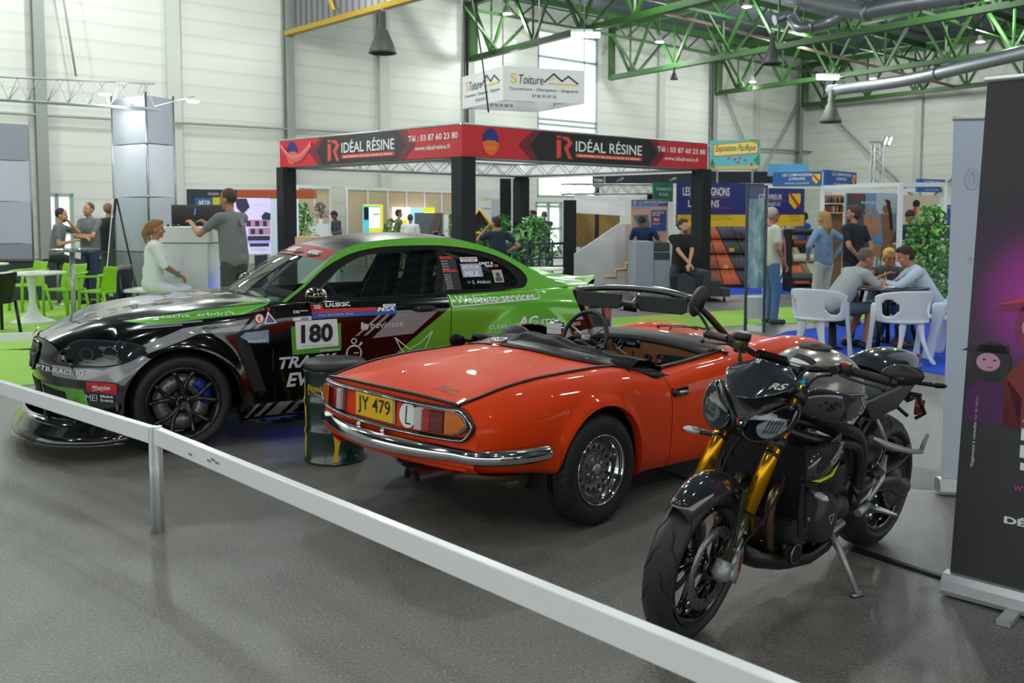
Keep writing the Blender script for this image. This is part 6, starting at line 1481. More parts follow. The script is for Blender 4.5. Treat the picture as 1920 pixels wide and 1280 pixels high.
mb = MB();put2d(mb,tess(fit_text('Rétromobile',.135,.040,shear=.2,bold=.01),.02),lambda u,v: drum_pt(-2.02+(u+.0)/.195,.495+v,.002));put2d(mb,line2([(-.065,.02),(-.078,-.01),(-.07,-.045),(-.055,-.035)],.006),lambda u,v: drum_pt(-2.02+u/.195,.495+v,.002));put2d(mb,line2([(-.03,-.02),(.0,-.038),(.04,-.044)],.005),lambda u,v: drum_pt(-2.02+u/.195,.495+v,.002));mb.build('drum_lettering',MATS['drip_yellow'],dr,fix=False)
# ---------------- low white rail barrier ----------------
p0 = G(293,996);zr = .53;MRL = M('rail_white','#f6f8fa',.3,coat=.3)
br = thing('low_rail_barrier','low white rail barrier on a grey post in front of the cars','barrier',p0)
def rail(a,b_,par):
    d = Vector(b_)-Vector(a);L = d.length;d.normalize();s_ = Vector((-d.y,d.x,0)).normalized();u = s_.cross(d)*-1
    mb = MB();prof = [(-.018,-.042),(.018,-.042),(.02,-.038),(.02,.038),(.018,.042),(-.018,.042),(-.02,.038),(-.02,-.038)]
    A_ = [Vector(a)+s_*x+Vector((0,0,z)) for x,z in prof];B_ = [Vector(b_)+s_*x+Vector((0,0,z)) for x,z in prof];n = len(prof)
    mb.add(A_+B_,[tuple(range(n)),tuple(range(n,2*n))[::-1]]+[(i,(i+1) % n,n+(i+1) % n,n+i) for i in range(n)],False);return mb.build('rail',MRL,par,bevel=.002)
zc_ = .53-.042
pl_ = G(291,801,.53);pl_.z = 0
R1 = G(0,713,.53)-p0;R2 = G(1490,1284,.53)-p0;pj = G(291,801,.53)-p0
R1.z = R2.z = pj.z = zc_
ext = (R2-pj).normalized()*.5;ext1 = (R1-pj).normalized()*1.4
rail(pj+Vector((.0,0,0)),R1+ext1,br);rail(pj+Vector((.012,-.004,0)),R2+ext,br)
mb = MB();q = [(.022,-.022),(.022,-.006),(.016,-.006),(.016,.006),(.022,.006),(.022,.022),(.006,.022),(.006,.016),(-.006,.016),(-.006,.022),(-.022,.022),(-.022,.006),(-.016,.006),(-.016,-.006),(-.022,-.006),(-.022,-.022),(-.006,-.022),(-.006,-.016),(.006,-.016),(.006,-.022)]
mb.prism([(a*1.15,c*1.15) for a,c in q],.535,Matrix.Translation((pj.x,pj.y,0)));mb.build('post',M('post_grey','#c5cacf',.35,.3),br)
mb = MB();d = (R2-pj).normalized();s_ = Vector((-d.y,d.x,0))
for t_ in (.62,.66,.70,.43): c = pj+d*t_-s_*.0165;mb.box(c+Vector((0,0,.01*sin(t_*40))),(.035,.002,.010),Rz(atan2(d.y,d.x)))
mb.build('scuff_mark',M('scuff','#8a8c8e',.6),br)
br2 = thing('low_rail_barrier','low white rail at the left edge beyond the coupe nose','barrier',G(-260,760));b0 = br2.location
a_,c_ = A(-260,638,8.6)-b0,A(330,643,9.6)-b0
rail(a_+Vector((0,0,-.03)),Vector((c_.x,c_.y,a_.z-.03)),br2)
for k in (0.,.98): p = a_.lerp(c_,k);MB().box((p.x,p.y,(a_.z-.03)/2),(.045,.045,a_.z-.03)).build('post',MATS['post_grey'],br2)
# ---------------- roll-up banners and cable cover ----------------
def rollup(name,label,bl,bdir,tl,w,mat,foot=True):
    T_ = thing(name,label,'banner',bl);ux = Vector(bdir).normalized();n_ = Vector((ux.y,-ux.x,0));n_ = n_ if n_.dot(-Vector(bl)) > 0 else -n_
    mb = MB();prof = [(-.05,.012),(.05,.012),(.055,.03),(.05,.07),(.028,.095),(-.028,.095),(-.05,.07),(-.055,.03)];A_ = [n_*x+Vector((0,0,z))-ux*.02 for x,z in prof];B_ = [p+ux*(w+.04) for p in A_];n = 8
    mb.add(A_+B_,[tuple(range(n)),tuple(range(n,2*n))[::-1]]+[(i,(i+1) % n,n+(i+1) % n,n+i) for i in range(n)],False);mb.build('cassette',M('cassette_silver','#b9bdc0',.3,.5),T_)
    up = Vector(tl)-Vector(bl)-Vector((0,0,.09));up = up-ux*up.dot(ux)*0;H = up.length;up.normalize();o = Vector((0,0,.09))
    q = [o,o+ux*w,o+ux*w+up*H,o+up*H];nn = up.cross(ux)
    if nn.dot(n_) < 0: nn = -nn
    MB().add(q+[p-nn*.003 for p in q],[(0,1,2,3),(7,6,5,4)],False).build('sheet',mat,T_)
    MB().tube([o+up*H-ux*.01,o+up*H+ux*(w+.01)],.014,8).build('top_rail',MATS['cassette_silver'],T_)
    MB().cyl(ux*w*.5-nn*.03+Vector((0,0,.09)),o+ux*w*.5+up*H-nn*.01,.01).build('pole',STEEL,T_)
    if foot:
        for k in (.30,.8): MB().box(ux*w*k+n_*.05+Vector((0,0,.012)),(.05,.26,.02),Rz(atan2(ux.y,ux.x))).build('foot',MATS['cassette_silver'],T_)
    f = lambda u,v,o_=.004: o+ux*u+up*v+nn*o_
    return T_,f,H
bl = G(1780,1113);tl = A(1852,150,4.02)
mbn = M('banner_dark','#1b1d22',.45);t,b = nodes(mbn)
T_,f,H = rollup('rollup_banner','black roll-up banner with helmeted riders and purple glow, at right edge',bl,(.72,-.69,0),tl,.85,mbn)
def ontop(mat,vfs,name,o_=.004):
    mb = MB()
    for vf in vfs: put2d(mb,vf,lambda u,v: f(u,v,o_))
    return mb.build(name,mat,T_,fix=False)
MPK = M('print_magenta','#a01890',.5);t,b = nodes(MPK)
oo = mk(t,'ShaderNodeTexCoord').outputs['Object'];vd = mk(t,'ShaderNodeVectorMath',operation='DISTANCE');t.links.new(oo,vd.inputs[0]);vd.inputs[1].default_value = f(.34,1.18)
cc = ramp(t,vd.outputs['Value'],[(0,srgb('#d22ac0')),(.16,srgb('#9a1a90')),(.33,srgb('#3a1640')),(.48,srgb('#1b1d22'))]);t.links.new(cc,b.inputs['Base Color'])
ontop(MPK,[rect2(.005,.72,.845,1.60)],'purple_print',.002)
MHEL = M('helmet_pink','#7a1d4a',.5);MFAC = M('print_face','#b98aa5',.6);MLTH = M('print_leather','#7a2a2c',.6)
def figure(cx,cy,s):
    ontop(MLTH if s > .8 else M('print_violet','#4a1850',.6),[([(cx-.14*s,cy-.42*s),(cx-.15*s,cy-.22*s),(cx-.05*s,cy-.10*s),(cx+.10*s,cy-.10*s),(cx+.2*s,cy-.22*s),(cx+.2*s,cy-.42*s)],[tuple(range(6))])],'rider_print',.004)
    ontop(MHEL if s > .8 else MBLKP,[circ2(cx,cy,.12*s,24,.14*s),([(cx-.20*s,cy+.06*s),(cx-.10*s,cy+.11*s),(cx+.1*s,cy+.12*s),(cx+.1*s,cy+.06*s)],[(0,1,2,3)])],'helmet_print',.005)
    ontop(MFAC,[circ2(cx-.02*s,cy-.005*s,.075*s,20,.062*s)],'face_print',.006)
    ontop(MBLKP,[circ2(cx-.045*s,cy+.01*s,.012*s,10,.006*s),circ2(cx+.02*s,cy+.01*s,.012*s,10,.006*s),rect2(cx-.02*s,cy-.04*s,cx+.01*s,cy-.036*s)],'eyes_print',.007)
    if s > .8: ontop(M('print_red','#c0304a',.5),[([(cx-.09*s,cy-.05*s),(cx+.08*s,cy-.05*s),(cx+.05*s,cy-.13*s),(cx-.05*s,cy-.13*s)],[(0,1,2,3)]),([(cx-.21*s,cy+.075*s),(cx-.08*s,cy+.125*s),(cx+.1*s,cy+.14*s),(cx+.1*s,cy+.115*s),(cx-.08*s,cy+.10*s)],[(0,1,2,3,4)])],'visor_print',.007)
figure(.30,1.06,1.0);figure(.10,.90,.62)
BB = dict(bold=.04)
ontop(WHD,[shift(fit_text('S',.06,.085,**BB),.262,1.95),shift(fit_text('D',.05,.045,**BB),.262,1.73),rect2(.245,1.63,.40,1.69),shift(fit_text('SA',.10,.042,**BB),.285,1.565),shift(fit_text('MA',.12,.042,**BB),.295,1.50),shift(fit_text('SE',.09,.036,**BB),.30,1.32),shift(fit_text('1',.03,.05,**BB),.245,.62),shift(fit_text('1',.03,.05,**BB),.245,.55),shift(fit_text('1',.02,.03,**BB),.245,.49),shift(fit_text('DÉDIÉ',.18,.035,**BB),.28,.27)],'banner_lettering')
ontop(M('print_yellow','#e8dc1c',.5),[shift(fit_text('T',.12,.14,bold=.05),.31,1.83),shift(fit_text('A',.08,.06,**BB),.27,.70)],'banner_lettering')
ontop(MPK if 0 else M('print_pink','#c0309a',.5),[shift(fit_text('ww',.07,.022),.25,.40)],'banner_lettering')
vf = fit_text('*Règlement à consulter sur le salon.',.30,.016);ontop(WHD,[([(.055-b_,.60+a) for a,b_ in vf[0]],vf[1])],'small_print')
T_,f,H = rollup('rollup_banner','plain pale grey back of a roll-up banner behind the black one',G(1764,926),(1,-.12,0),A(1789,222,5.3),.85,M('banner_pale','#b9c4d6',.5),False)
ontop(M('ghost_print','#aebacd',.5),[shift(fit_text('0',.08,.13,**BB),.11,1.72),shift(fit_text('27',.07,.035),.13,1.25)],'show_through')
mb = MB();a,c = G(1600,1030),G(1785,1090);d = (c-a).normalized();c = c+d*.9;s_ = Vector((-d.y,d.x,0));w = .028
mb.add([a-s_*w,a+s_*w,c+s_*w,c-s_*w]+[p+Vector((0,0,.012)) for p in (a-s_*w*.5,a+s_*w*.5,c+s_*w*.5,c-s_*w*.5)],[(0,1,2,3),(4,5,6,7),(0,1,5,4),(1,2,6,5),(2,3,7,6),(3,0,4,7)],False)
tag(mb.build('cable_cover',MATS['rubber_black']),'flat black cable cover running from under the motorcycle to the banner','cable cover')
mb = MB();mb.tube(crv([G(1235,884),G(1265,893),G(1300,905),G(1335,900),G(1380,880)],5),.008,6);o = mb.build('power_cable',RUBD);o.location.z = .01;tag(o,'black cable lying on the floor under the roadster door','cable')
o = MB().lathe([(0,.004),(.24,.004),(.25,.0)],Matrix.Translation(G(1715,895)),40).build('manhole_cover',M('iron_grey','#6a6c6e',.5,.4,bump=.6,bscale=60));tag(o,'round grey manhole cover in the floor behind the motorcycle','manhole cover')
# ---------------- gazebo stand with red and black banners ----------------
NC = A(866,300,14.0);RC = A(1327,300,17.9);LC = A(524,300,17.2)
for p in (NC,RC,LC): p.z = 0
FC = RC+LC-NC;ZB1,ZB0 = 2.98,2.50
gz = thing('display_gazebo','square truss stand with black wrapped legs and red black banners','exhibition stand',NC)
I = lambda p: Vector(p)-NC
for p in (NC,RC,LC,FC):
    q = I(p);dd = (I((NC+FC)/2)-q);dd.z = 0;q2 = q+dd.normalized()*.12
    mb = MB();rows = []
    Rz45 = Rz(atan2((RC-NC).y,(RC-NC).x))
    mb.box(q2+Vector((0,0,1.25)),(.27,.27,2.5),Rz45);top_ = 2.5 if p is not FC else 2.3
    mb.build('leg_wrap',M('wrap_cloth','#10141b',.75,bump=.9,bscale=9),gz)
Z_ = lambda v,z: Vector((v.x,v.y,z))
mb = MB()
for a,c in ((NC,RC),(NC,LC),(RC,FC),(LC,FC)):
    ins = (I((NC+FC)/2));aa = I(a).lerp(ins,.075);c_ = I(c).lerp(ins,.075);trs(mb,Z_(aa,2.62),Z_(c_,2.62),.26,.02)
mb.build('truss',MTRS,gz)
M('cloth_white_glow','#f6f8f8',.6,emit='#f6f8f8',es=.25)  # weak emission stands in for light through the white cloth
for a,c in ((RC,FC),(FC,LC)):
    a,c = I(a),I(c);MB().add([Z_(a,2.44),Z_(c,2.44),Z_(c,2.98),Z_(a,2.98)],[(0,1,2,3)],False).build('banner_back',MATS['cloth_white_glow'],gz,solid=.01)
PR = Panel(NC+Vector((0,0,ZB0)),RC+Vector((0,0,ZB0)),ZB1-ZB0,'banner',MREDB,None);PR.o.parent = gz;PR.o.matrix_parent_inverse = Matrix.Translation(-NC)
PL = Panel(LC+Vector((0,0,ZB0)),NC+Vector((0,0,ZB0)),ZB1-ZB0,'banner',MREDB,None);PL.o.parent = gz;PL.o.matrix_parent_inverse = Matrix.Translation(-NC)
for PN,L in ((PR,(1000,1235,900,1043,1073,1079,1203,1232,1322)),(PL,(600,765,540,615,637,641,740,766,859))):
    bx0,bx1,bc,l0,l1,t0,t1,e0,e1 = L;H = ZB1-ZB0
    u = lambda px,py=300: PN.uv(px,py)[0]
    PN.shape('black_field',MBLKP,[([(u(bx0),0),(u(bx1)-.25,0),(u(bx1)+.0,H*.5),(u(bx1)-.2,H),(u(bx0)+.12,H),(u(bx0)-.18,H*.5)],[tuple(range(6))])],.004)
    MSP = M('banner_blend','#6a1820',.5);PN.shape('blend_field',MSP,[([(u(bx0)-.05,0),(u(bx0)+.1,0),(u(bx0)-.08,H*.5),(u(bx0)+.16,H),(u(bx0)+.0,H),(u(bx0)-.32,H*.5)],[tuple(range(6))]),([(u(bx1)-.3,0),(u(bx1)-.1,0),(u(bx1)+.18,H*.5),(u(bx1)-.05,H),(u(bx1)-.24,H),(u(bx1)-.04,H*.5)],[tuple(range(6))])],.0055)
    w = u(l1)-u(l0);x = u(l0)
    PN.shape('logo_mark',M('logo_red','#d9433c',.5),[([(x,.05),(x+w*.28,.07),(x+w*.28,H-.12),(x,H-.12)],[(0,1,2,3)]),rect2(x,H-.09,x+w*.28,H-.05),([(x+w*.36,H-.06),(x+w*.72,H-.06),(x+w,H-.16),(x+w*.72,H-.27),(x+w,.05),(x+w*.75,.05),(x+w*.45,H-.25),(x+w*.72,H-.16),(x+w*.6,H-.12),(x+w*.36,H-.10)],[(0,1,2,8,9),(2,3,6,7),(2,7,8),(3,4,5,6)])])
    cx = (u(t0)+u(t1))/2;w = u(t1)-u(t0)
    PN.shape('banner_lettering',WHT,[shift(fit_text('IDÉAL RÉSINE',w,.225,bold=.01),cx,.295),shift(fit_text('Tél : 03 87 60 23 80',u(e1)-u(e0),.10,bold=.02),(u(e0)+u(e1))/2,.33),shift(fit_text('www.idealresine.fr',(u(e1)-u(e0))*.72,.075,bold=.01),(u(e0)+u(e1))/2,.17)])
    PN.shape('orange_bar',MORG,[rect2(cx-w/2,.085,cx+w/2,.15)]);PN.shape('bar_lettering',WHT,[shift(fit_text('REVÊTEMENTS DE SOLS & MURS EN RÉSINE',w*.92,.035,bold=.02),cx,.117)],.008)
    c0 = u(bc+20 if PN is PR else bc+8); 
    n_ = 20;up_ = [(c0+.17*cos(pi*k/n_),.25+.21*sin(pi*k/n_)) for k in range(n_+1)];dn_ = [(c0+.17*cos(pi+pi*k/n_),.25+.21*sin(pi+pi*k/n_)) for k in range(n_+1)]
    PN.shape('badge_top',MNAVY,[(up_,[tuple(range(n_+1))])]);PN.shape('badge_bottom',M('badge_orange','#e8642a',.5),[(dn_,[tuple(range(n_+1))])]);PN.shape('badge_lettering',MYLW,[shift(fit_text('9,7 10',.2,.05),c0,.15),shift(fit_text('*****',.2,.04),c0,.26)],.008)
    mb = MB();mb.tube([PN.P(0,H+.02,-.03),PN.P(PN.w,H+.02,-.03)],.022,8);o = mb.build('top_tube',MTRS,gz);o.matrix_parent_inverse = Matrix.Translation(-NC)
for PN,nm in ((PL,0),):
    mb = MB();u0 = PN.uv(528,290)[0];rows = []
    for k in range(13): a = k/12;rows.append([PN.P(u0+.95*a,.46-.35*sin(pi*a)*.7-.02,.012+.03*sin(pi*a)),PN.P(u0+.95*a,.38-.35*sin(pi*a)*.8,.03+.02*sin(pi*a)),PN.P(u0+.95*a,.34-.35*sin(pi*a)*.8,.010)])
    o = mb.grid(rows).build('banner_fold',M('fold_pink','#d87078',.5),gz);o.matrix_parent_inverse = Matrix.Translation(-NC)
# far corner pole head
p = A(948,380,22);p.z = 0
tt = thing('truss_column','black wrapped truss column with bare silver head, behind the gazebo','truss column',p);MB().box((0,0,1.28),(.27,.27,2.56)).build('leg_wrap',MATS['wrap_cloth'],tt);mb = MB();trs(mb,(0,0,2.56),(0,0,2.85),.27,.02);mb.build('truss',MTRS,tt)
# hanging roofing sign
c4 = [A(943,188,21.0),A(1095,195,21.7),None,A(867,204,22.7)];zb_ = sum(c.z for c in c4 if c)/3
for c in c4:
    if c: c.z = zb_
c4[2] = c4[1]+c4[3]-c4[0];hs = thing('hanging_sign','white square roofing sign hanging from the roof with house logo','sign',c4[0])
H = .78
for i in range(4):
    a,c = c4[i],c4[(i+1) % 4]
    P_ = Panel(a if i in (0,1) else a,c,H,'sign_face',MW,None,.02) if i != 3 else Panel(c4[3],c4[0],H,'sign_face',MW,None,.02)
    P_.o.parent = hs;P_.o.matrix_parent_inverse = Matrix.Translation(-c4[0])
    w = P_.w
    for (o_,flip) in ((.008,False),) if i in (0,3) else ((-.028,True),):
        pass
    if i in (0,3) or True:
        sgn = 1
        if i in (1,2): P_.n = P_.n
        P_.shape('sign_lettering',BLKM,[shift(fit_text('Toiture',w*.30,.21,shear=.2),w*.34,.50),shift(fit_text('Couverture - Charpente - Zinguerie',w*.85,.085,bold=.005),w*.5,.27),shift(fit_text('07 82 95 07 55',w*.30,.07,bold=.005),w*.5,.13),line2([(w*.50,.46),(w*.62,.66),(w*.72,.50),(w*.80,.62),(w*.92,.46)],.035)],.008)
        P_.shape('sign_yellow',MYLW,[shift(fit_text('S',w*.08,.22),w*.13,.52),line2([(w*.55,.43),(w*.92,.43)],.03),line2([(w*.58,.52),(w*.66,.60)],.02)],.008)
mb = MB()
for c in c4: mb.cyl(c-c4[0]+Vector((0,0,H)),c-c4[0]+Vector((0,0,H+4.0)),.012,n=5)
mb.build('hanger',STEEL,hs)
o = MB().tube([A(916,210,14.5),A(905,118,15),A(893,40,16),A(880,-30,17)],.014,6).build('hanging_cable',RUBD);tag(o,'thin black cable hanging from the roof in front of the roofing sign','cable')
# ---------------- left tower displays with truss and lamps ----------------
def tower(pxl,pxc,pxr,Zc,Zs,H,label):
    c = A(pxc,405,Zc);l = A(pxl,405,Zs);r = A(pxr,405,Zs)
    for p in (c,l,r): p.z = 0
    T_ = thing('display_tower',label,'display tower',c);f_ = l+r-c
    lv = [(0,.95,'#8d939e'),(.95,1.92,'#b3bac8'),(1.92,2.86,'#c3cad6'),(2.86,H,'#9aa0ac')]  # darker lowest tone paints in the shading at the tower's foot
    for z0,z1,col in lv:
        m_ = M('tower_'+col,col,.5)
        q = [l-c,Vector((0,0,0)),r-c,f_-c];vs = [Vector((p.x,p.y,z0+.008)) for p in q]+[Vector((p.x,p.y,z1-.008)) for p in q]
        MB().add(vs,[(0,1,5,4),(1,2,6,5),(2,3,7,6),(3,0,4,7),(4,5,6,7),(3,2,1,0)],False).build('panel',m_,T_)
    mb = MB()
    for p in (l-c,Vector((0,0,0)),r-c): mb.cyl((p.x,p.y,0),(p.x,p.y,H+.05),.02,n=6)
    for z in (.95,1.92,2.86):
        mb.ell((0,-.005,z),.035,n=8,m=6)
    mb.build('frame',STEEL,T_);return T_
tower(215,279,330,16.0,16.6,3.70,'tall square white display tower with grey printed top beside the counter')
tower(-60,-20,60,20.6,21.2,3.70,'pale display tower with grey top at the left edge')
tr = thing('lighting_truss','long pale lattice truss carrying round spotlights over the left tower','truss',A(0,165,17));o0 = tr.location.copy()
mb = MB();a,c = A(-120,150,18.2),A(290,166,15.6)
for dz,dy in ((.0,0),(-.42,.0),(-.42,.25)): mb.cyl(a-o0+Vector((0,dy,dz+.12)),c-o0+Vector((0,dy,dz+.08)),.018,n=6)
for k in range(22):
    p = a.lerp(c,k/22)-o0;q = a.lerp(c,(k+1)/22)-o0;up_,dn_ = (.10,-.32) if k % 2 else (-.32,.10);mb.cyl(p+Vector((0,0,up_)),q+Vector((0,0,dn_)),.009,n=4);mb.cyl(p+Vector((0,0,up_)),q+Vector((0,.25 if k % 2 == 0 else 0,dn_)),.007,n=4)
mb.cyl(c-o0+Vector((0,0,-.3)),A(365,187,15.2)-o0+Vector((0,0,.06)),.012,n=5);mb.build('truss',MTRS,tr)
for p,lb in ((A(197,176,15.8),'round white spotlight under the pale truss, left of the tower top'),(A(362,189,15.2),'round white spotlight on the arm end right of the tower')):
    s_ = thing('spotlight',lb,'lamp',p);MB().lathe([(0,.03),(.10,.03),(.11,0),(.095,-.02),(0,-.02)],None,20).build('lamp_body',MW,s_);MB().lathe([(0,-.022),(.085,-.022)],None,20).build('lamp_diffuser',mle,s_)
    ld = bpy.data.lights.new('lamp_light','POINT');ld.energy = 45;ld.shadow_soft_size = .1;lo = bpy.data.objects.new('lamp_light',ld);C.objects.link(lo);lo.location = (0,-.1,-.2);lo.parent = s_
# ---------------- left furniture ----------------
GC = M('chair_green','#8ac41c',.3,coat=.2)
def tulip(loc,label,r=.42):
    t_ = thing('tulip_table',label,'table',loc);MB().lathe([(0,.72),(r,.72),(r+.005,.735),(r,.75),(0,.75)],None,40).build('tabletop',M('table_white','#e4e9dc',.3),t_)
    MB().lathe([(0,0),(.30,0),(.31,.012),(.28,.03),(.16,.07),(.08,.16),(.045,.30),(.045,.45),(.075,.68),(.09,.72),(0,.72)],None,32).build('pedestal',MW,t_);return t_
tt = tulip(G(62,604),'white round tulip table between the green chairs',.47);o = MB().box(tt.location+Vector((.15,-.05,.757)),(.30,.21,.01),Rz(.3)).build('paper_pile',WHT);tag(o,'pile of white papers on the white tulip table','papers')
tulip(G(-35,573),'white round table cut off at the left edge, further back',.45)
def gchair(loc,rz,label,mat,arms=True,first=[None]):
    if first[0] is not None and mat is GC:
        return dup(first[0],loc,rz,label)
    t_ = thing('armchair',label,'chair',loc,rz)
    MB().rbox((0,0,.44),(.46,.44,.03),.05).build('seat',mat,t_,bevel=.01)
    rows = []
    for k in range(7):
        z = .40+.42*k/6;w = .21+.03*k/6;y = -.20-.10*(k/6)**1.3;rows.append([Vector((w*u,y+.05*u*u,z+(.03*abs(u)**2 if k == 6 else 0))) for u in [-1+2*j/8 for j in range(9)]])
    MB().grid(rows).build('backrest',mat,t_,solid=.022,sub=1)
    for sx_ in (-1,1):
        MB().tube([(sx_*.23,.19,0),(sx_*.225,.18,.44),(sx_*.245,.17,.66)],.02,8,flat=1.3).build('leg',mat,t_);MB().tube([(sx_*.22,-.30,0),(sx_*.215,-.20,.44)],.02,8,flat=1.3).build('leg',mat,t_)
        MB().tube(crv([(sx_*.245,.18,.66),(sx_*.25,.05,.675),(sx_*.245,-.12,.68),(sx_*.22,-.26,.70)],3),.024,8,flat=.7).build('armrest',mat,t_)
    if mat is GC: first[0] = t_
    return t_
gchair(G(52,583),2.5,'green plastic armchair, leftmost and furthest, behind the white tulip table',GC)
gchair(G(122,594),2.85,'green plastic armchair in the middle, right behind the chrome table leg',GC)
gchair(G(188,599),1.4,'green plastic armchair seen from its side next to the leaning frame',GC)
gchair(G(-14,624),1.0,'black armchair cut off at the left edge beside the white tulip table',BLKS)
t_ = thing('high_table','high glass topped bar table on a thick chrome leg','table',G(139,606));MB().lathe([(0,1.09),(.38,1.09),(.385,1.10),(.38,1.11),(0,1.11)],Matrix.Translation((0,0,0)),40).build('tabletop',glass('table_glass',(.8,.88,.85),.16),t_);MB().box((0,0,1.07),(.30,.30,.03)).build('top_bracket',STEEL,t_);MB().cyl((0,0,.02),(0,0,1.06),.036,n=20).build('leg',M('leg_chrome','#a9afb3',.25,.6),t_);MB().lathe([(0,0),(.26,0),(.25,.02),(0,.03)],None,32).build('base',M('leg_chrome','#a9afb3',.25,.6),t_)
t_ = thing('leaning_display_board','tall dark framed board leaning between chairs and tower, seen edge on','display frame',G(196,592));o0 = t_.location
a = Vector((0,0,.06));c = A(215,372,o0.y+.25)-o0;d = Vector((-.41,.93,0))
mb = MB();q = [a,a+d,c+d,c];off = Vector((.045,-.01,0));mb.add(q+[p+off for p in q],[(0,1,2,3),(7,6,5,4),(0,4,5,1),(1,5,6,2),(2,6,7,3),(3,7,4,0)],False);mb.build('frame',BLKS,t_)
mb = MB();q = [p-off*.35 for p in q];mb.add(q+[p-off*.4 for p in q],[(0,1,2,3),(7,6,5,4),(0,4,5,1),(3,7,4,0),(2,6,7,3)],False);mb.build('board',WHT,t_);MB().tube([c+d*.5+off,Vector((.35,.6,0))],.015,6).build('prop',BLKS,t_)
for p,d_,lb in ((A(60,405,17.4),(2.3,.8,.72),'dark navy low counter behind the green chairs'),(A(118,405,16.2),(.34,.34,.80),'dark high stool under the sitting man with hand at chin')):
    p.z = 0;t_ = thing('low_counter' if d_[0] > 1 else 'bar_stool',lb,'counter' if d_[0] > 1 else 'stool',p)
    if d_[0] > 1: MB().box((0,0,.36),d_).build('body',M('navy_dull','#2c3440',.6),t_);MB().box((0,0,.735),(2.34,.84,.03)).build('top',MDK,t_)
    else: MB().rbox((-.12,0,.80),(.36,.36,.06),.05).build('seat',MDK,t_);MB().cyl((-.12,0,.03),(-.12,0,.78),.03).build('pole',STEEL,t_);MB().lathe([(0,0),(.2,0),(.19,.02),(0,.03)],Matrix.Translation((-.12,0,0)),24).build('base',STEEL,t_)
# high chair with jacket
sp0 = A(268,405,11.1);sp0.z = 0;t_ = thing('bar_stool','white high stool with metal legs, under the woman in white','stool',sp0)
MB().rbox((0,0,.68),(.42,.40,.04),.06).build('seat',MW,t_,bevel=.01)
for sx_ in (-1,1):
    for sy_ in (-1,1): MB().tube([(sx_*.15,sy_*.14,.66),(sx_*.22,sy_*.22,0)],.013,8).build('leg',STEEL,t_)
rows = [[Vector((-.24-.03*k/5+.03*cos(j*1.3),-.26+.52*j/8,.95-.75*k/5*(1-.1*(j % 2)))) for j in range(9)] for k in range(6)]
o = MB().grid(rows).build('jacket',M('jacket_navy','#1c2133',.8,bump=.5,bscale=14),None,solid=.04,sub=1);o.location = sp0;tag(o,'dark navy jacket hung over the back of the white stool','jacket');MB().tube([(-.2,-.2,.66),(-.24,-.2,.97),(-.24,.2,.97),(-.2,.2,.66)],.013,8).build('back_frame',STEEL,t_)
# white counter, glowing vase, screen
c0 = A(361,405,11.7);c0.z = 0;t_ = thing('reception_counter','white reception counter with the grey shirted man leaning on it','counter',c0,-.12)
MB().box((0,0,.62),(.62,.5,1.24)).build('body',MW,t_,bevel=.006);MB().box((0,0,1.35),(.68,.56,.20)).build('top_band',MW,t_,bevel=.006);MB().box((0,0,1.245),(.60,.48,.01)).build('shadow_gap',MDK,t_)
for k,(dx,dy) in enumerate(((-.28,-.1),(-.2,-.12),(-.13,-.15))): o = MB().lathe([(0,0),(.014,0),(.016,.02),(.008,.035),(0,.04)],None,10).build('bottle_cap',M('cap_%d' % k,('#2a2c30','#3a3a3e','#7c7434')[k],.4));o.location = c0+Vector((dx,dy,1.45));tag(o,('small dark knob on the white counter, furthest left','small grey knob on the white counter, second from left','small olive knob on the white counter, nearest the hand')[k],'knob')
p = A(428,405,11.5);p.z = 0;t_ = thing('glowing_vase','blue glowing cone shaped light beside the white counter','lamp',p);MB().lathe([(0,0),(.16,0),(.12,.45),(.09,.72),(0,.72)],None,24).build('shade',M('vase_glow','#4a50e8',.3,emit='#2a30ff',es=1.6),t_);MB().lathe([(0,.72),(.10,.72),(.12,.95),(0,.95)],None,24).build('top',M('vase_top','#9aa6d8',.3),t_)
p = A(378,405,13.2);p.z = 0;t_ = thing('screen','black television screen on a pole behind the white counter','television',p);MB().box((0,0,1.50),(.86,.05,.50)).build('bezel',BLKG,t_);MB().box((0,-.028,1.50),(.82,.004,.46)).build('display',M('tv_dark','#0a0a10',.08,emit='#1a0810',es=.3),t_);MB().cyl((0,0,.02),(0,0,1.3),.03).build('pole',BLKS,t_);MB().lathe([(0,0),(.3,0),(.28,.02),(0,.03)],None,24).build('base',BLKS,t_)
mb = MB();mb.add([(-.10,-.032,1.60),(-.085,-.032,1.60),(-.07,-.032,1.70),(-.08,-.032,1.70)],[(0,1,2,3)],False);mb.build('display_mark',M('tv_blue','#4a80d8',.3,emit='#4a80ff',es=.8),t_)
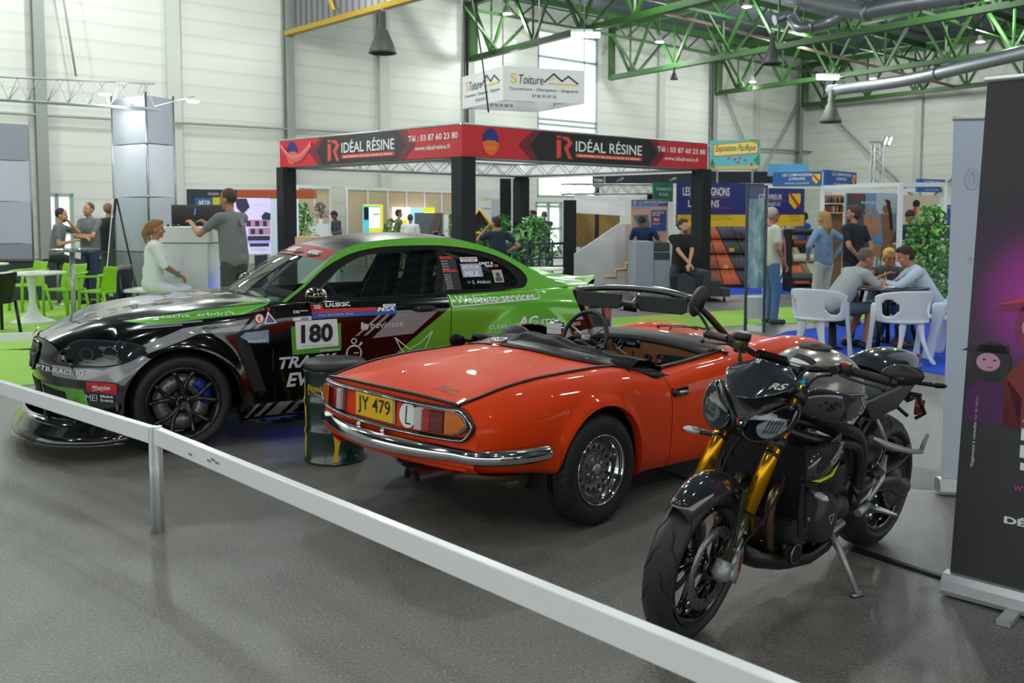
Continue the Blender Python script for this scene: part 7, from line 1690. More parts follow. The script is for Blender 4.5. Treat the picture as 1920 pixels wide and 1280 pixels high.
# light boxes and boards behind
def board(name,label,cat,x0,y0,x1,y1,Z0,Z1,mat,H0=None,post=True):
    a = A(x0,(y0+y1)/2,Z0);c = A(x1,(y0+y1)/2,Z1);zt = A((x0+x1)/2,y0,(Z0+Z1)/2).z;zb2 = A((x0+x1)/2,y1,(Z0+Z1)/2).z if H0 is None else H0
    a.z = c.z = zb2;P_ = Panel(a,c,zt-zb2,name,mat,None,.05);tag(P_.o,label,cat)
    if post and zb2 > .1:
        mb = MB()
        for k in (.15,.85): q = P_.P(P_.w*k,0,-.025);mb.box((q.x,q.y,zb2/2),(.04,.04,zb2))
        mb.build('posts',STEEL,P_.o)
    return P_
P_ = board('exhibitor_board','dark printed board with blue and yellow posters behind the counter man','board',351,355,445,420,21,21.6,M('board_slate','#2b3440',.5),0)
P_.shape('poster_print',M('poster_blue','#2e64a0',.5),[P_.r(366,371,399,385)]);P_.shape('poster_print',M('poster_yellow','#d9d52c',.5),[P_.r(399,370,412,385)]);P_.shape('poster_lettering',WHT,[P_.t('BÂTIR',372,374,394,384,bold=.03,shear=.2),P_.t('POUR DEMAIN',390,361,410,366)],.010)
P_ = board('light_box','bright lit poster of a modern villa between counter man and black column','light box',440,371,507,476,17.0,17.3,M('villa_sky','#c9bfe6',.4,emit='#cfc4f2',es=.55),None)
MVL = M('villa_wall','#b98fa8',.5,emit='#b98fa8',es=.3);MVD = M('villa_dark','#34304f',.5,emit='#34304f',es=.25)
P_.shape('villa_print',MVL,[P_.r(458,412,506,425),P_.r(466,427,507,440)]);P_.shape('villa_dark_print',MVD,[P_.q([(440,372),(462,372),(468,388),(455,402),(444,390)]),P_.q([(490,405),(497,397),(507,400),(507,412),(492,412)]),P_.r(462,414,470,424),P_.r(478,414,486,424),P_.r(493,414,500,424),P_.r(470,429,478,439),P_.r(485,429,493,439),P_.r(464,442,506,451),P_.r(468,456,504,462)],.009)
P_.shape('pool_print',M('villa_pool','#a9a4e8',.4,emit='#a9a4e8',es=.4),[P_.r(462,452,507,456)],.009);P_.shape('poster_lettering',WHT,[P_.t('VÉRANDAS',474,382,497,386),P_.t('& PERGOLAS',470,464,502,470,bold=.02)],.011)
P_ = board('lit_wall','plain pale blue lit panel right of the villa poster','light box',508,373,560,478,17.6,18,M('panel_glow','#cfe0e6',.5,emit='#cfe4ea',es=.35),None)
P_ = board('price_board','small dark board with icons under the villa poster','board',478,478,502,512,16,16.1,M('board_slate','#2b3440',.5),0,False)
o = MB().box(A(512,364,24),(2.2,.6,.22),Rz(.1)).build('awning',M('awning_rust','#b2502a',.6));tag(o,'rust orange awning strip above the villa poster','awning')
for x0,x1,z0,z1,k in ((558,618,27,28.2,0),(650,858,28.6,33.2,1)):
    a = A(x0,405,z0);c = A(x1,405,z1);a.z = c.z = 0;P_ = Panel(a,c,2.42,'partition_wall',MWD,None,.06)
    tag(P_.o,('pale wooden partition wall behind the white pedestal','long pale wooden partition wall behind the lit posters')[k],'partition wall')
    mb = MB()
    for i in range(3 if k == 0 else 7): u = P_.w*i/(2 if k == 0 else 6);mb.box(P_.P(u,1.22,.02),(.06,.06,2.5))
    q0,q1 = P_.P(0,2.46,0),P_.P(P_.w,2.46,0);beam(mb,q0,q1,.1,.1);mb.build('white_posts',MW,P_.o)
    if k:
        mb = MB();mb.box(P_.P(P_.w*.12,1.0,.04),(.02,.02,2.0));mb.build('door_edge',MW,P_.o)
P_ = board('light_box','tall bright poster stand in yellow and cyan on the wooden wall','light box',682,385,718,437,27,27.6,M('poster_cyan','#58b8c8',.5,emit='#66c8d8',es=.5),None)
P_.shape('poster_print',M('glow_white','#ffffff',.5,emit='#ffffff',es=.9),[P_.r(692,389,712,427)]);P_.shape('poster_print',M('glow_yellow','#e6e020',.5,emit='#e6e020',es=.5),[P_.r(692,428,717,436),P_.r(713,386,718,428),P_.r(682,383,718,386)]);P_.shape('poster_print',MDK,[P_.r(682,388,691,412),P_.r(699,401,711,403)],.009)
P_ = board('light_box','wide bright yellow and cyan lit poster behind the people in the middle','light box',738,389,815,434,30.2,31.6,M('glow_white','#ffffff',.5,emit='#ffffff',es=.9),None)
P_.shape('poster_print',M('glow_cyan','#9ad6de',.5,emit='#9ad6de',es=.7),[P_.q([(770,389),(792,389),(800,410),(780,432),(764,424)])]);P_.shape('poster_print',MATS['glow_yellow'],[P_.r(792,389,815,398),P_.r(746,412,764,425)],.009)
t_ = thing('ramp_display','grey display block with a slanted brown board, right of the lit poster','display',A(803,405,26));t_.location.z = 0
MB().box((0,.3,.85),(.8,.5,1.66)).build('body',M('display_grey','#b9bdc2',.5),t_);mb = MB();mb.add([(-.1,0,.6),(.12,0,.6),(.42,0,1.64),(.2,0,1.64)],[(0,1,2,3)],False);mb.build('slanted_board',M('board_brown','#5c4a48',.5),t_,solid=.05);MB().box((.52,0,1.25),(.14,.2,.75)).build('upright',MW,t_)
t_ = thing('pedestal','white cube pedestal with orchid pot behind the coupe roof','pedestal',A(601,405,24));t_.location.z = 0;MB().box((0,0,.69),(.45,.45,1.38)).build('body',MW,t_)
t_ = thing('bench_counter','low counter with pale wooden top just behind the coupe windscreen','counter',A(597,405,14.5));t_.location.z = 0;MB().box((0,0,.57),(.6,.4,1.14)).build('body',MW,t_);MB().box((0,0,1.20),(.65,.45,.12)).build('top',M('top_oak','#d9b48a',.5),t_)
# white roofing wall, house cut-out, railing
P_ = board('exhibitor_wall','white exhibitor wall with yellow house logo behind the middle plants','wall panel',872,358,984,470,27,28.5,MW,0)
P_.shape('logo_print',BLKM,[line2([P_.uv(964,378),P_.uv(970,369),P_.uv(978,379)],.04),P_.t('Couverture',903,389,920,392),P_.t('Zinguerie',962,388,978,392)]);P_.shape('logo_print',MYLW,[line2([P_.uv(963,380),P_.uv(978,380)],.05),P_.t('Toiture',898,367,920,376,shear=.2)])
t_ = thing('house_cutout','black and yellow house shaped display beside the gazebo near column','display',A(899,405,21));t_.location.z = 0
mb = MB();q = [(-.28,0),(.28,0),(.28,1.35),(.0,1.72),(-.28,1.35)];mb.add([(x,0,z) for x,z in q]+[(x,.15,z) for x,z in q],[(0,1,2,3,4),(9,8,7,6,5)]+[(i,(i+1) % 5,5+(i+1) % 5,5+i) for i in range(5)],False);mb.build('body',MDK,t_)
MB().tube([(-.34,-.02,1.28),(0,-.02,1.74),(.34,-.02,1.28)],.035,6).tube([(-.2,-.02,1.2),(.3,-.02,1.2)],.03,6).build('yellow_trim',MYLW,t_)
mb = MB();mb.add([(-.30,0,1.72),(-.12,0,1.85),(-.12,0,2.2),(-.3,0,2.35),(-.42,0,2.2),(-.42,0,1.75)],[tuple(range(6))],False);mb.build('print_panel',M('print_mixed','#7c8460',.5,noise=.8,nscale=14),t_,solid=.04);MB().box((-.3,.03,.9),(.04,.04,1.7)).build('post',MDK,t_)
P_ = board('grey_panel','plain grey panel standing left of the far black column','panel',921,373,937,470,25,25,M('panel_grey','#b9c0c6',.6),0)
t_ = thing('railing','dark blue grey metal railing between the far column and stair','railing',A(950,405,19));t_.location.z = 0;o0 = t_.location.copy();a = Vector((0,0,0));c = A(1058,405,20.3)-o0;c.z = 0
MRAIL = M('rail_slate','#39445a',.4);mb = MB()
for z in (.12,.3,.48,.66,.98): beam(mb,a+Vector((0,0,z)),c+Vector((0,0,z)),.03,.03 if z < .9 else .05)
mb.build('bars',MRAIL,t_)
for k in (0,.17,.34,.56,.78,1.): p = a.lerp(c,k);MB().box((p.x,p.y,.49),(.05,.05,.98)).build('post',MRAIL,t_)
t_ = tulip(A(1015,405,14.6)*1,'white round table behind the coupe tail',.36);t_.location.z = .0
# ---------------- second truss stand, stairs, boards ----------------
a,c = A(1069,405,20.0),A(1224,405,22.5);a.z = c.z = 0
t_ = thing('truss_stand','low silver truss stand with black wrapped columns over the white stair','exhibition stand',a);Z2 = 2.18
MB().box((0,.1,Z2/2-.12),(.27,.27,Z2-.25)).build('leg_wrap',MATS['wrap_cloth'],t_);MB().box(c-a+Vector((0,.1,(Z2-.05)/2)),(.24,.24,Z2-.05)).build('leg_wrap',MATS['wrap_cloth'],t_)
mb = MB();trs(mb,Vector((-.1,.1,Z2)),c-a+Vector((.1,.1,Z2+.07)),.22,.02,16);mb.build('truss',MTRS,t_)
mb = MB();mb.add([(.12,.3,Z2-.12),c-a+Vector((-.1,.3,Z2-.12)),c-a+Vector((-.1,.5,Z2-.62)),(.12,.5,Z2-.52)],[(0,1,2,3)],False);mb.build('fabric',MATS['cloth_white_glow'],t_,solid=.02)
P_ = board('chipboard_panel','tan chipboard panel behind the white stair side','board',1078,395,1162,462,23.5,24.5,M('osb','#a8894c',.8,noise=.45,nscale=14),None)
t_ = thing('staircase','white staircase side with pale wooden steps under the truss stand','staircase',A(1130,405,18.6));t_.location.z = 0;o0 = t_.location.copy()
q = [A(1076,536,18.3),A(1076,477,18.3),A(1162,419,19),A(1190,419,19.2),A(1190,530,19.2)];mb = MB();n_ = Vector((.05,.55,0));q = [p-o0 for p in q];q[0].z = q[4].z = 0
mb.add(q+[p+n_ for p in q],[(0,1,2,3,4),(9,8,7,6,5)]+[(i,(i+1) % 5,5+(i+1) % 5,5+i) for i in range(5)],False);mb.build('stair_side',MW,t_)
mb = MB();st_ = [(1133,519),(1155,519),(1155,505),(1174,505),(1174,493),(1182,493)];mb.tube([A(x,y,18.4)-o0 for x,y in st_],.035,4);mb.build('step_edge',M('step_oak','#c9a878',.5),t_)
P_ = board('window_poster','tall roof window poster in blue and tan behind the grey steps','poster',1184,374,1252,545,18.8,19.0,M('poster_tan','#c9a48f',.5),.02,False)
P_.shape('poster_print',M('poster_navy','#2f4f98',.5),[P_.r(1185,375,1252,386),P_.r(1221,394,1249,433),P_.r(1185,493,1252,499),P_.r(1185,512,1252,518)]);P_.shape('poster_white',WHT,[P_.r(1185,455,1252,492),P_.r(1187,376,1195,385),P_.r(1185,519,1252,534)]);P_.shape('window_print',M('print_glass','#5b7088',.4),[P_.q([(1187,404),(1214,402),(1219,424),(1202,434)])],.008);P_.shape('roof_print',M('print_sky','#8fa9cf',.4),[P_.r(1185,386,1221,390)],.007)
P_.shape('red_print',MRD,[P_.r(1223,407,1238,416)],.009);P_.shape('poster_lettering',WHT,[P_.t('LES COMPAGNONS LORRAINS',1197,377,1250,381,bold=.02),P_.t('ARTISAN COUVREUR',1197,382,1235,385),P_.t('FENÊTRES',1223,396,1245,400,bold=.02),P_.t('DE TOIT',1223,401,1238,405,bold=.02),P_.t('VELUX',1225,409,1236,414,bold=.03),P_.t('VOLETS',1223,418,1238,421)],.011)
# carpeted step block on castors
MST = M('step_grey_light','#8f9aa6',.9,noise=.18,nscale=60);MSD = M('step_grey_dark','#3d4248',.9,noise=.3,nscale=70)
t_ = thing('step_block','grey carpeted step podium on castors with the man in black on it','podium',G(1275,566));o0 = t_.location.copy();Z0 = o0.y;Z1 = Z0+1.0
def blk(x0,x1,ytop,ybot,mat,name,dz=0.):
    a = A(x0,ytop,Z0+dz)-o0;c = A(x1,ybot,Z0+dz)-o0;MB().box2((a.x,a.y,max(.09,c.z)),(c.x,a.y+1.0-dz,a.z)).build(name,mat,t_,bevel=.01)
blk(1192,1225,453,560,MST,'high_step');blk(1212,1256,455,470,MSD,'riser',.01);blk(1218,1256,473,487,MSD,'riser',.02);blk(1225,1256,471,560,MST,'step',.03);blk(1210,1256,470,560,MST,'step',.05)
blk(1257,1333,508,556,MSD,'seat_block');blk(1333,1352,527,556,MSD,'step');blk(1352,1369,541,556,MSD,'step')
for x in (1197,1330,1358): p = A(x,561,Z0+.1)-o0;MB().cyl((p.x-.015,p.y,.04),(p.x+.015,p.y,.04),.04,n=12).cyl((p.x,p.y,.04),(p.x,p.y,.10),.012,n=6).build('castor',BLKM,t_)
# ---------------- black fascia, hanging banner, tiles ----------------
MFAS = M('fascia_dark','#1d2226',.6)
t_ = thing('fascia_beam','long black fascia beam with white lower edge over the tile display','beam',A(1290,405,23));t_.location.z = 0;o0 = t_.location.copy()
mb = MB();a,c = A(1135,334,23)-o0,A(1470,336,23)-o0;beam(mb,a,Vector((c.x,c.y,a.z)),.3,.32);mb.build('fascia',MFAS,t_);mb = MB();a,c = A(1112,347,22.9)-o0,A(1470,352,22.9)-o0;beam(mb,a,Vector((c.x,c.y,a.z)),.2,.08);mb.build('white_edge',MW,t_)
P_ = board('fascia_sign','dark square fascia sign end with white letters next to the window','sign',1111,323,1133,348,22.6,22.6,MFAS,None,False);P_.shape('sign_lettering',WHD,[P_.t('TOSA',1113,335,1131,341,bold=.02)])
for k in (1120,1462): p = A(k,405,23)-o0;MB().box((p.x,p.y+.1,1.2),(.1,.1,2.4)).build('post',MFAS,t_)
for x in (1160,1258): p = A(x,338,22.6)-o0;MB().tube([p+Vector((-.06,0,-.05)),p+Vector((.1,-.1,.05))],.04,8).build('clip_lamp',STEEL,t_)
P_ = board('roofing_banner','long navy and yellow roofing banner with a shield over the roof tiles','banner',1270,344,1508,424,19.0,20.2,MNAVY,None,True)
H = P_.h;P_.shape('yellow_band',MYLW,[rect2(0,0,P_.w,H*.27)],.004)
P_.shape('banner_lettering',WHT,[P_.t('LES COMPAGNONS',1280,351,1368,367,bold=.02),P_.t('LORRAINS',1290,375,1348,388,bold=.02),P_.t('COUVREUR',1422,364,1466,374,bold=.01),P_.t("DE L'HABITAT",1424,379,1464,386)]);P_.shape('banner_rule',MATS['print_orange'],[P_.r(1290,369,1366,370.0),P_.r(1330,389.5,1372,390.5),P_.r(1424,376,1472,376.8)])
P_.shape('small_lettering',M('print_brown','#a88414',.5),[P_.t('COUVERTURE ZINGUERIE',1283,402,1366,406),P_.t('TOITURE ISOLATION',1283,408,1372,413),P_.t('54000 NANCY',1478,403,1500,408),P_.t('LORRAINE',1478,410,1500,415)])
sh = lambda P_,cx,cy,s: [P_.uv(cx-s,cy-s*1.2),P_.uv(cx+s,cy-s*1.2),P_.uv(cx+s,cy+s*.3),P_.uv(cx,cy+s*1.5),P_.uv(cx-s,cy+s*.3)]
P_.shape('shield',MYLW,[(sh(P_,1490,376,11),[(0,1,2,3,4)])]);P_.shape('shield_bend',MRD,[line2([P_.uv(1482,364),P_.uv(1497,386)],.06)],.009)
P_.shape('sticker_oval',M('print_pale','#d8dce6',.5),[P_.c(1386,384,14,.9)] if 0 else [],.006) if 0 else None
MT1 = M('tile_orange','#c05a34',.6,noise=.1,nscale=30);MT2 = M('tile_slate','#34383e',.6);MT3 = M('tile_brown','#6e4a3a',.7,noise=.3,nscale=20);MT4 = M('tile_rust','#96503c',.7,noise=.2,nscale=20)
def tileboard(xt0,xt1,xb0,xb1,mat,label,yt=428,yb=541,rows_=4,Zt=21.6,Zb=20.0):
    a,b_,c,d = A(xb0,yb,Zb),A(xb1,yb,Zb),A(xt1,yt,Zt),A(xt0,yt,Zt)
    o0 = Vector((a.x,a.y,0));t_ = thing('roof_tile_board',label,'roof tile display',o0,0,None);zmin = min(a.z,b_.z)
    a,b_,c,d = [p-o0-Vector((0,0,zmin-.03)) for p in (a,b_,c,d)];n_ = (b_-a).cross(d-a).normalized()
    if n_.y > 0: n_ = -n_
    MB().add([a,b_,c,d]+[p-n_*.03 for p in (a,b_,c,d)],[(0,1,2,3),(7,6,5,4),(0,4,5,1),(1,5,6,2),(2,6,7,3),(3,7,4,0)],False).build('backing_board',MT3,t_)
    for i in range(rows_):
        v0,v1 = i/rows_,(i+1.06)/rows_;R_ = []
        for j in range(13):
            u = j/12;w = .018*abs(sin(u*pi*3));row = []
            for k in range(3):
                v = min(1.0,v0+(v1-v0)*k/2);p = a.lerp(b_,u).lerp(d.lerp(c,u),v)+n_*(.05-.035*k/2+w);row.append(p)
            R_.append(row)
        MB().grid(R_).build('tile_row',mat,t_,solid=.012)
    back = [d-n_*.03,c-n_*.03];MB().tube([(back[0]+back[1])/2,Vector((((a+b_)/2).x,d.y+.3,0))],.02,6).build('prop',STEEL,t_)
    return t_
tb_ = [(1284,1302,1300,1325,MT3,'weathered brown roof tile board left of the thick black column'),(1305,1326,1330,1356,MT4,'rust brown roof tile board just right of the black column'),(1327,1340,1357,1391,MT1,'bright orange roof tile board in the middle of the display'),(1341,1368,1392,1420,MT2,'dark slate corrugated tile board right of the orange one'),(1369,1396,1421,1446,MT2,'second dark tile board, half hidden behind the glass case')]
for q in tb_: tileboard(*q)
tileboard(1455,1466,1476,1490,MT3,'narrow brown tile board right behind the man in white',yt=455,yb=538);tileboard(1467,1490,1491,1528,MT1,'second orange tile board near the white chair',yt=478,yb=534,rows_=3)
for (x,y) in ((1372,468),(1361,500),(1470,493),(1479,537)):
    o = MB().box(A(x,y,19.75),(.11,.01,.08)).build('price_tag',MYLW);tag(o,{1372: 'yellow price tag on the dark slate tile board',1361: 'yellow price tag on the orange tile board',1470: 'yellow price tag high on the second orange tile board',1479: 'yellow price tag at the foot of the brown tile board'}[x],'price tag')
t_ = thing('wooden_prop','pale slanted timber beside the sample shelves','timber',G(1530,545));o0 = t_.location;mb = MB();beam(mb,Vector((0,0,.05)),A(1470,432,20.5)-o0,.12,.06);mb.build('timber',M('timber_pale','#b79a6a',.7),t_)
# shelves with gutter and tile samples
t_ = thing('sample_rack','dark rack holding roofing samples beside the standing people','rack',G(1508,548));o0 = t_.location.copy();w = .75
for z in (.25,.62,.95,1.2): MB().box((.1,.3,z),(w,.5,.03)).build('shelf',MDK,t_)
for sx_ in (-1,1): MB().box((.1+sx_*w/2,.3,.65),(.04,.5,1.3)).build('side',MDK,t_)
for k,(z,col,dx,lw,hh) in enumerate([(1.215,'#2c2e32',.05,.62,.10),(.965,'#7a3c28',.1,.66,.13),(.635,'#d8d2c0',.1,.66,.16),(.265,'#5a5c60',.0,.5,.12)]):
    o = MB().rbox((0,0,hh/2),(lw,.44,hh),.02).build('gutter_sample',M('sample_%d' % k,col,.5));o.location = o0+Vector((dx,.28,z));tag(o,('long black roofing sample on the top shelf of the rack','long brown roofing sample on the second shelf of the rack','long cream roofing sample on the third shelf of the rack','grey roofing sample on the bottom shelf of the rack')[k],'roofing sample')
# signs, white booth frame
def csign(x0,y0,x1,y1,z0,z1,label,slant=0):
    P_ = board('booth_sign',label,'sign',x0,y0,x1,y1,z0,z1,M('sign_blue','#215fa8',.5),None,False);w,h = P_.w,P_.h
    P_.shape('sign_lettering',WHT,[shift(fit_text('LES COMPAGNONS',w*.60,h*.20,bold=.02),w*.5,h*.78),shift(fit_text('LORRAINS',w*.33,h*.20,bold=.02),w*.5,h*.50),shift(fit_text('ARTISAN COUVREUR',w*.5,h*.13),w*.5,h*.17)])
    c_ = (w*.89,h*.5);s = h*.28;q = [(c_[0]-s,c_[1]+s*1.1),(c_[0]+s,c_[1]+s*1.1),(c_[0]+s,c_[1]-s*.3),(c_[0],c_[1]-s*1.4),(c_[0]-s,c_[1]-s*.3)];P_.shape('shield',MYLW,[(q,[tuple(range(5))])]);P_.shape('shield_bend',MRD,[line2([(c_[0]-s*.7,c_[1]+s*.8),(c_[0]+s*.6,c_[1]-s*.6)],s*.45)],.009)
    return P_
csign(1449,322,1541,348,15.6,15.2,'blue booth sign with shield, leftmost of the three');csign(1547,321,1606,350,15.2,16.2,'blue booth sign with shield, in the middle of the three');csign(1722,336,1772,360,15.4,15.8,'smaller blue booth sign with shield over the green plant')
t_ = thing('booth_structure','white booth frame of slim posts and rails around the round table','booth frame',A(1543,405,15.25));t_.location.z = 0;o0 = t_.location.copy();mb = MB()
for (x,Z,y) in ((1543,15.25,322),(1437,15.8,345),(1689,13.0,344),(1772,15.6,350)): p = A(x,y,Z)-o0;MB().box((p.x,p.y,p.z/2),(.06,.06,p.z)).build('post',MW,t_)
for (x0,y0,Z0_,x1,y1,Z1_) in ((1437,349,15.7,1545,351,15.25),(1545,351,15.25,1689,346,13.0),(1543,344,16.5,1772,349,16.8),(1543,356,17.5,1772,357,17.5),(1689,346,13.0,1775,346,13.4),(1560,362,19.5,1700,362,19.5)): p,q = A(x0,y0,Z0_)-o0,A(x1,y1,Z1_)-o0;beam(mb,p,q,.05,.06)
mb.build('rails',MW,t_)
P_ = board('pool_poster','large poster of swimmers by a pool behind the man in black','poster',1587,362,1682,482,18.6,18.9,M('pool_blue','#6f93b4',.5,noise=.3,nscale=2),None)
P_.shape('poster_print',M('print_slate','#3c4450',.5),[P_.r(1588,363,1622,420),P_.q([(1588,470),(1620,440),(1640,482),(1588,482)])]);P_.shape('poster_print',M('print_sky2','#a9bccb',.5),[P_.r(1642,363,1681,400)])
MSK = M('print_skin','#8a5a3e',.6);MSK2 = M('print_skin_light','#a87a60',.6)
P_.shape('swimmer_print',MSK,[P_.c(1661,392,8),P_.q([(1652,402),(1670,402),(1676,440),(1668,480),(1655,480),(1654,430)])],.008);P_.shape('hair_print',M('print_hair','#2b211d',.6),[P_.q([(1658,373),(1668,376),(1672,400),(1674,430),(1668,432),(1666,402),(1662,382)])],.010)
P_.shape('swimmer_print',MSK2,[P_.c(1641,397,5),P_.q([(1633,406),(1649,406),(1652,428),(1646,444),(1635,440)]),P_.c(1625,394,5),P_.q([(1618,402),(1632,404),(1636,440),(1622,446)])],.008);P_.shape('water_print',M('print_water','#4a86c0',.4),[P_.q([(1637,442),(1654,440),(1655,456),(1640,456)])],.010);P_.shape('deck_print',M('print_deck','#a87860',.6),[P_.r(1630,458,1681,481)],.007);P_.shape('poster_lettering',WHT,[P_.t('SPAS & PISCINES',1614,377,1640,382,bold=.01)],.012);P_.shape('poster_lettering',MRD,[P_.t('SOL',1598,362,1618,371)],.012)
P_ = board('art_panel','beige panel with a black and red round mark near the plant','panel',1690,366,1760,482,18.6,18.6,M('panel_beige','#c9bba4',.6),0)
c0 = P_.uv(1718,382);c1 = P_.uv(1718,394);r = .075;P_.shape('round_mark',MDK,[circ2(c0[0],c0[1],r,20,r*1.1)]);P_.shape('round_mark',M('mark_red','#b03a34',.5),[circ2(c1[0],c1[1],r,20,r)],.009);P_.shape('round_mark',M('mark_sand','#d8905c',.5),[([(c1[0]+r*cos(a),c1[1]+r*sin(a)) for a in [-pi/2+pi*k/12 for k in range(13)]],[tuple(range(13))])],.012)
P_ = board('can_shelf','shelf of small colourful cans under the middle booth sign','shelf',1543,366,1580,440,19.2,19.4,M('shelf_wood','#a5784a',.6),.0);random.seed(5)
for r_ in range(2):
    for k in range(9):
        col = random.choice(['#c23a30','#e0c040','#2a6a3a','#e8e8e8','#2c4a98','#202020','#c86a2a']);u,v = P_.uv(1546.5+3.7*k,380+17*r_);p = P_.P(u,v,.08);o = MB().cyl((0,0,0),(0,0,.12),.018,n=8).build('can',M('can_'+col,col,.4));o.location = p;tag(o,'small colourful can on the %s row of the shelf under the booth signs' % ('upper' if r_ == 0 else 'lower'),'can','cans on the %s shelf' % ('upper' if r_ == 0 else 'lower'))
    a,c = P_.P(0,P_.uv(1550,381+17*r_)[1]-.01,.09),P_.P(P_.w,P_.uv(1550,381+17*r_)[1]-.01,.09);mb = MB();beam(mb,a,c,.16,.02);mb.build('shelf_board',MW,P_.o)
P_ = board('roof_board','dark blue roofing poster half hidden behind the plant at right','poster',1752,384,1800,470,15.8,15.8,M('poster_navy','#2f4f98',.5),0);P_.shape('poster_lettering',WHT,[P_.r(1757,383,1765,392),P_.t('LES COMP',1768,387,1795,391)])
P_ = board('blue_mural','pale blue painted strip above the leftmost booth sign','mural',1440,307,1516,330,22,22,M('mural_blue','#5fb0dc',.5,noise=.3,nscale=3),None)
P_ = board('island_sign','turquoise and yellow tropical sign with flowers right of the gazebo','sign',1331,262,1425,318,21.5,21.0,M('sign_turquoise','#58bcc6',.5),None)
P_.shape('sign_board',M('sign_cream','#f0d878',.5),[P_.q([(1338,271),(1421,264),(1421,287),(1338,293)])]);P_.shape('board_edge',M('board_tan','#b98c4a',.5),[line2([P_.uv(1338,271),P_.uv(1421,264),P_.uv(1421,287),P_.uv(1338,293),P_.uv(1338,271)],.03)],.008);P_.shape('sign_lettering',BLKM,[P_.t('Exposition Pacifique',1342,271,1417,287,shear=.3)],.010)
P_.shape('flowers',MRD,[P_.c(x,y,2.4) for x,y in ((1366,297),(1378,299),(1388,296),(1397,300),(1409,308),(1384,304))]);P_.shape('sand',M('sign_sand','#d9b868',.5),[P_.r(1332,311,1424,317)]);P_.shape('palm_leaves',M('sign_leaf','#3c8a3a',.5),[P_.q([(1405,262),(1422,262),(1425,275)]),P_.q([(1412,300),(1424,288),(1424,312)]),P_.q([(1332,305),(1336,296),(1342,316),(1332,316)])]);P_.shape('parrot',M('sign_rust','#a8583a',.5),[P_.c(1336,305,3)])
t_ = thing('light_mast','slim silver truss mast with two floodlights above the booths','mast',A(1642,405,21));t_.location.z = 0;mb = MB();trs(mb,(0,0,0),(0,0,3.25),.2,.018,18);mb.build('truss',MTRS,t_)
for k,dx in enumerate((.12,.22)): MB().box((dx,-.05,3.30),(.10,.06,.22),Ry(.35)).build('floodlight',STEEL,t_);mb = MB();mb.box((dx+.03,-.085,3.30),(.05,.006,.18),Ry(.35));mb.build('flood_lens',M('flood_glow','#ffffff',.4,emit='#ffffff',es=2.0),t_)
MB().box((0,0,3.28),(.4,.05,.04)).build('crossbar',STEEL,t_)
P_ = board('green_flag','green slanted canvas under the black fascia, left of the banner','canvas',1226,342,1262,384,21.4,21.8,M('canvas_green','#1f6a48',.6),None);P_.shape('canvas_lettering',WHD,[P_.t('CHARPENTE',1230,352,1258,357),P_.t('BOIS',1236,362,1252,367)])
P_ = board('white_side_panel','white upright panel just left of the navy banner','panel',1253,378,1262,545,18.4,18.4,MW,0)
# glass display case
gb = G(1416,622);t_ = thing('glass_showcase','tall narrow glass showcase with a blue panorama print','showcase',gb);a,c = A(1397,622,gb.y+.1)-gb,A(1432,622,gb.y-.05)-gb;zt = A(1430,347,gb.y).z
for p in (a,c,a+Vector((.1,.35,0)),c+Vector((.1,.35,0))): MB().box((p.x,p.y,zt/2),(.035,.035,zt)).build('post',M('case_slate','#3e4652',.4),t_)
q = [a,c,c+Vector((.1,.35,0)),a+Vector((.1,.35,0))]
for nm,z0,z1 in (('base',0.,.05),('top',zt-.04,zt)): MB().add([Vector((p.x,p.y,z0)) for p in q]+[Vector((p.x,p.y,z1)) for p in q],[(0,3,2,1),(4,5,6,7),(0,1,5,4),(1,2,6,5),(2,3,7,6),(3,0,4,7)],False).build(nm,MATS['case_slate'] if nm == 'top' else MW,t_)
pm = M('panorama','#8fb6c4',.5);t,b = nodes(pm);oo = mk(t,'ShaderNodeTexCoord').outputs['Object'];nn_ = noise(t,oo,3.5,6,.7,0,(3,3,.8));t.links.new(ramp(t,nn_,[(.35,srgb('#5e93a8')),(.5,srgb('#9cc4d0')),(.65,srgb('#dfeef2'))]),b.inputs['Base Color'])
MB().box(((a.x+c.x)/2+.09,(a.y+c.y)/2+.30,zt*.60),(.26,.01,zt*.62)).build('panorama_print',pm,t_)
MB().box(((a.x+c.x)/2+.05,(a.y+c.y)/2+.17,.32),(.24,.28,.16) if 0 else (.24,.26,.30)).build('plinth',MW,t_)
for (p,q2,nm) in ((a,c,'glass_front'),(c,c+Vector((.1,.35,0)),'glass_side'),(a,a+Vector((.1,.35,0)),'glass_side')):
    MB().add([Vector((p.x,p.y,.05)),Vector((q2.x,q2.y,.05)),Vector((q2.x,q2.y,zt-.04)),Vector((p.x,p.y,zt-.04))],[(0,1,2,3)],False).build(nm,mgl,t_,fix=False)
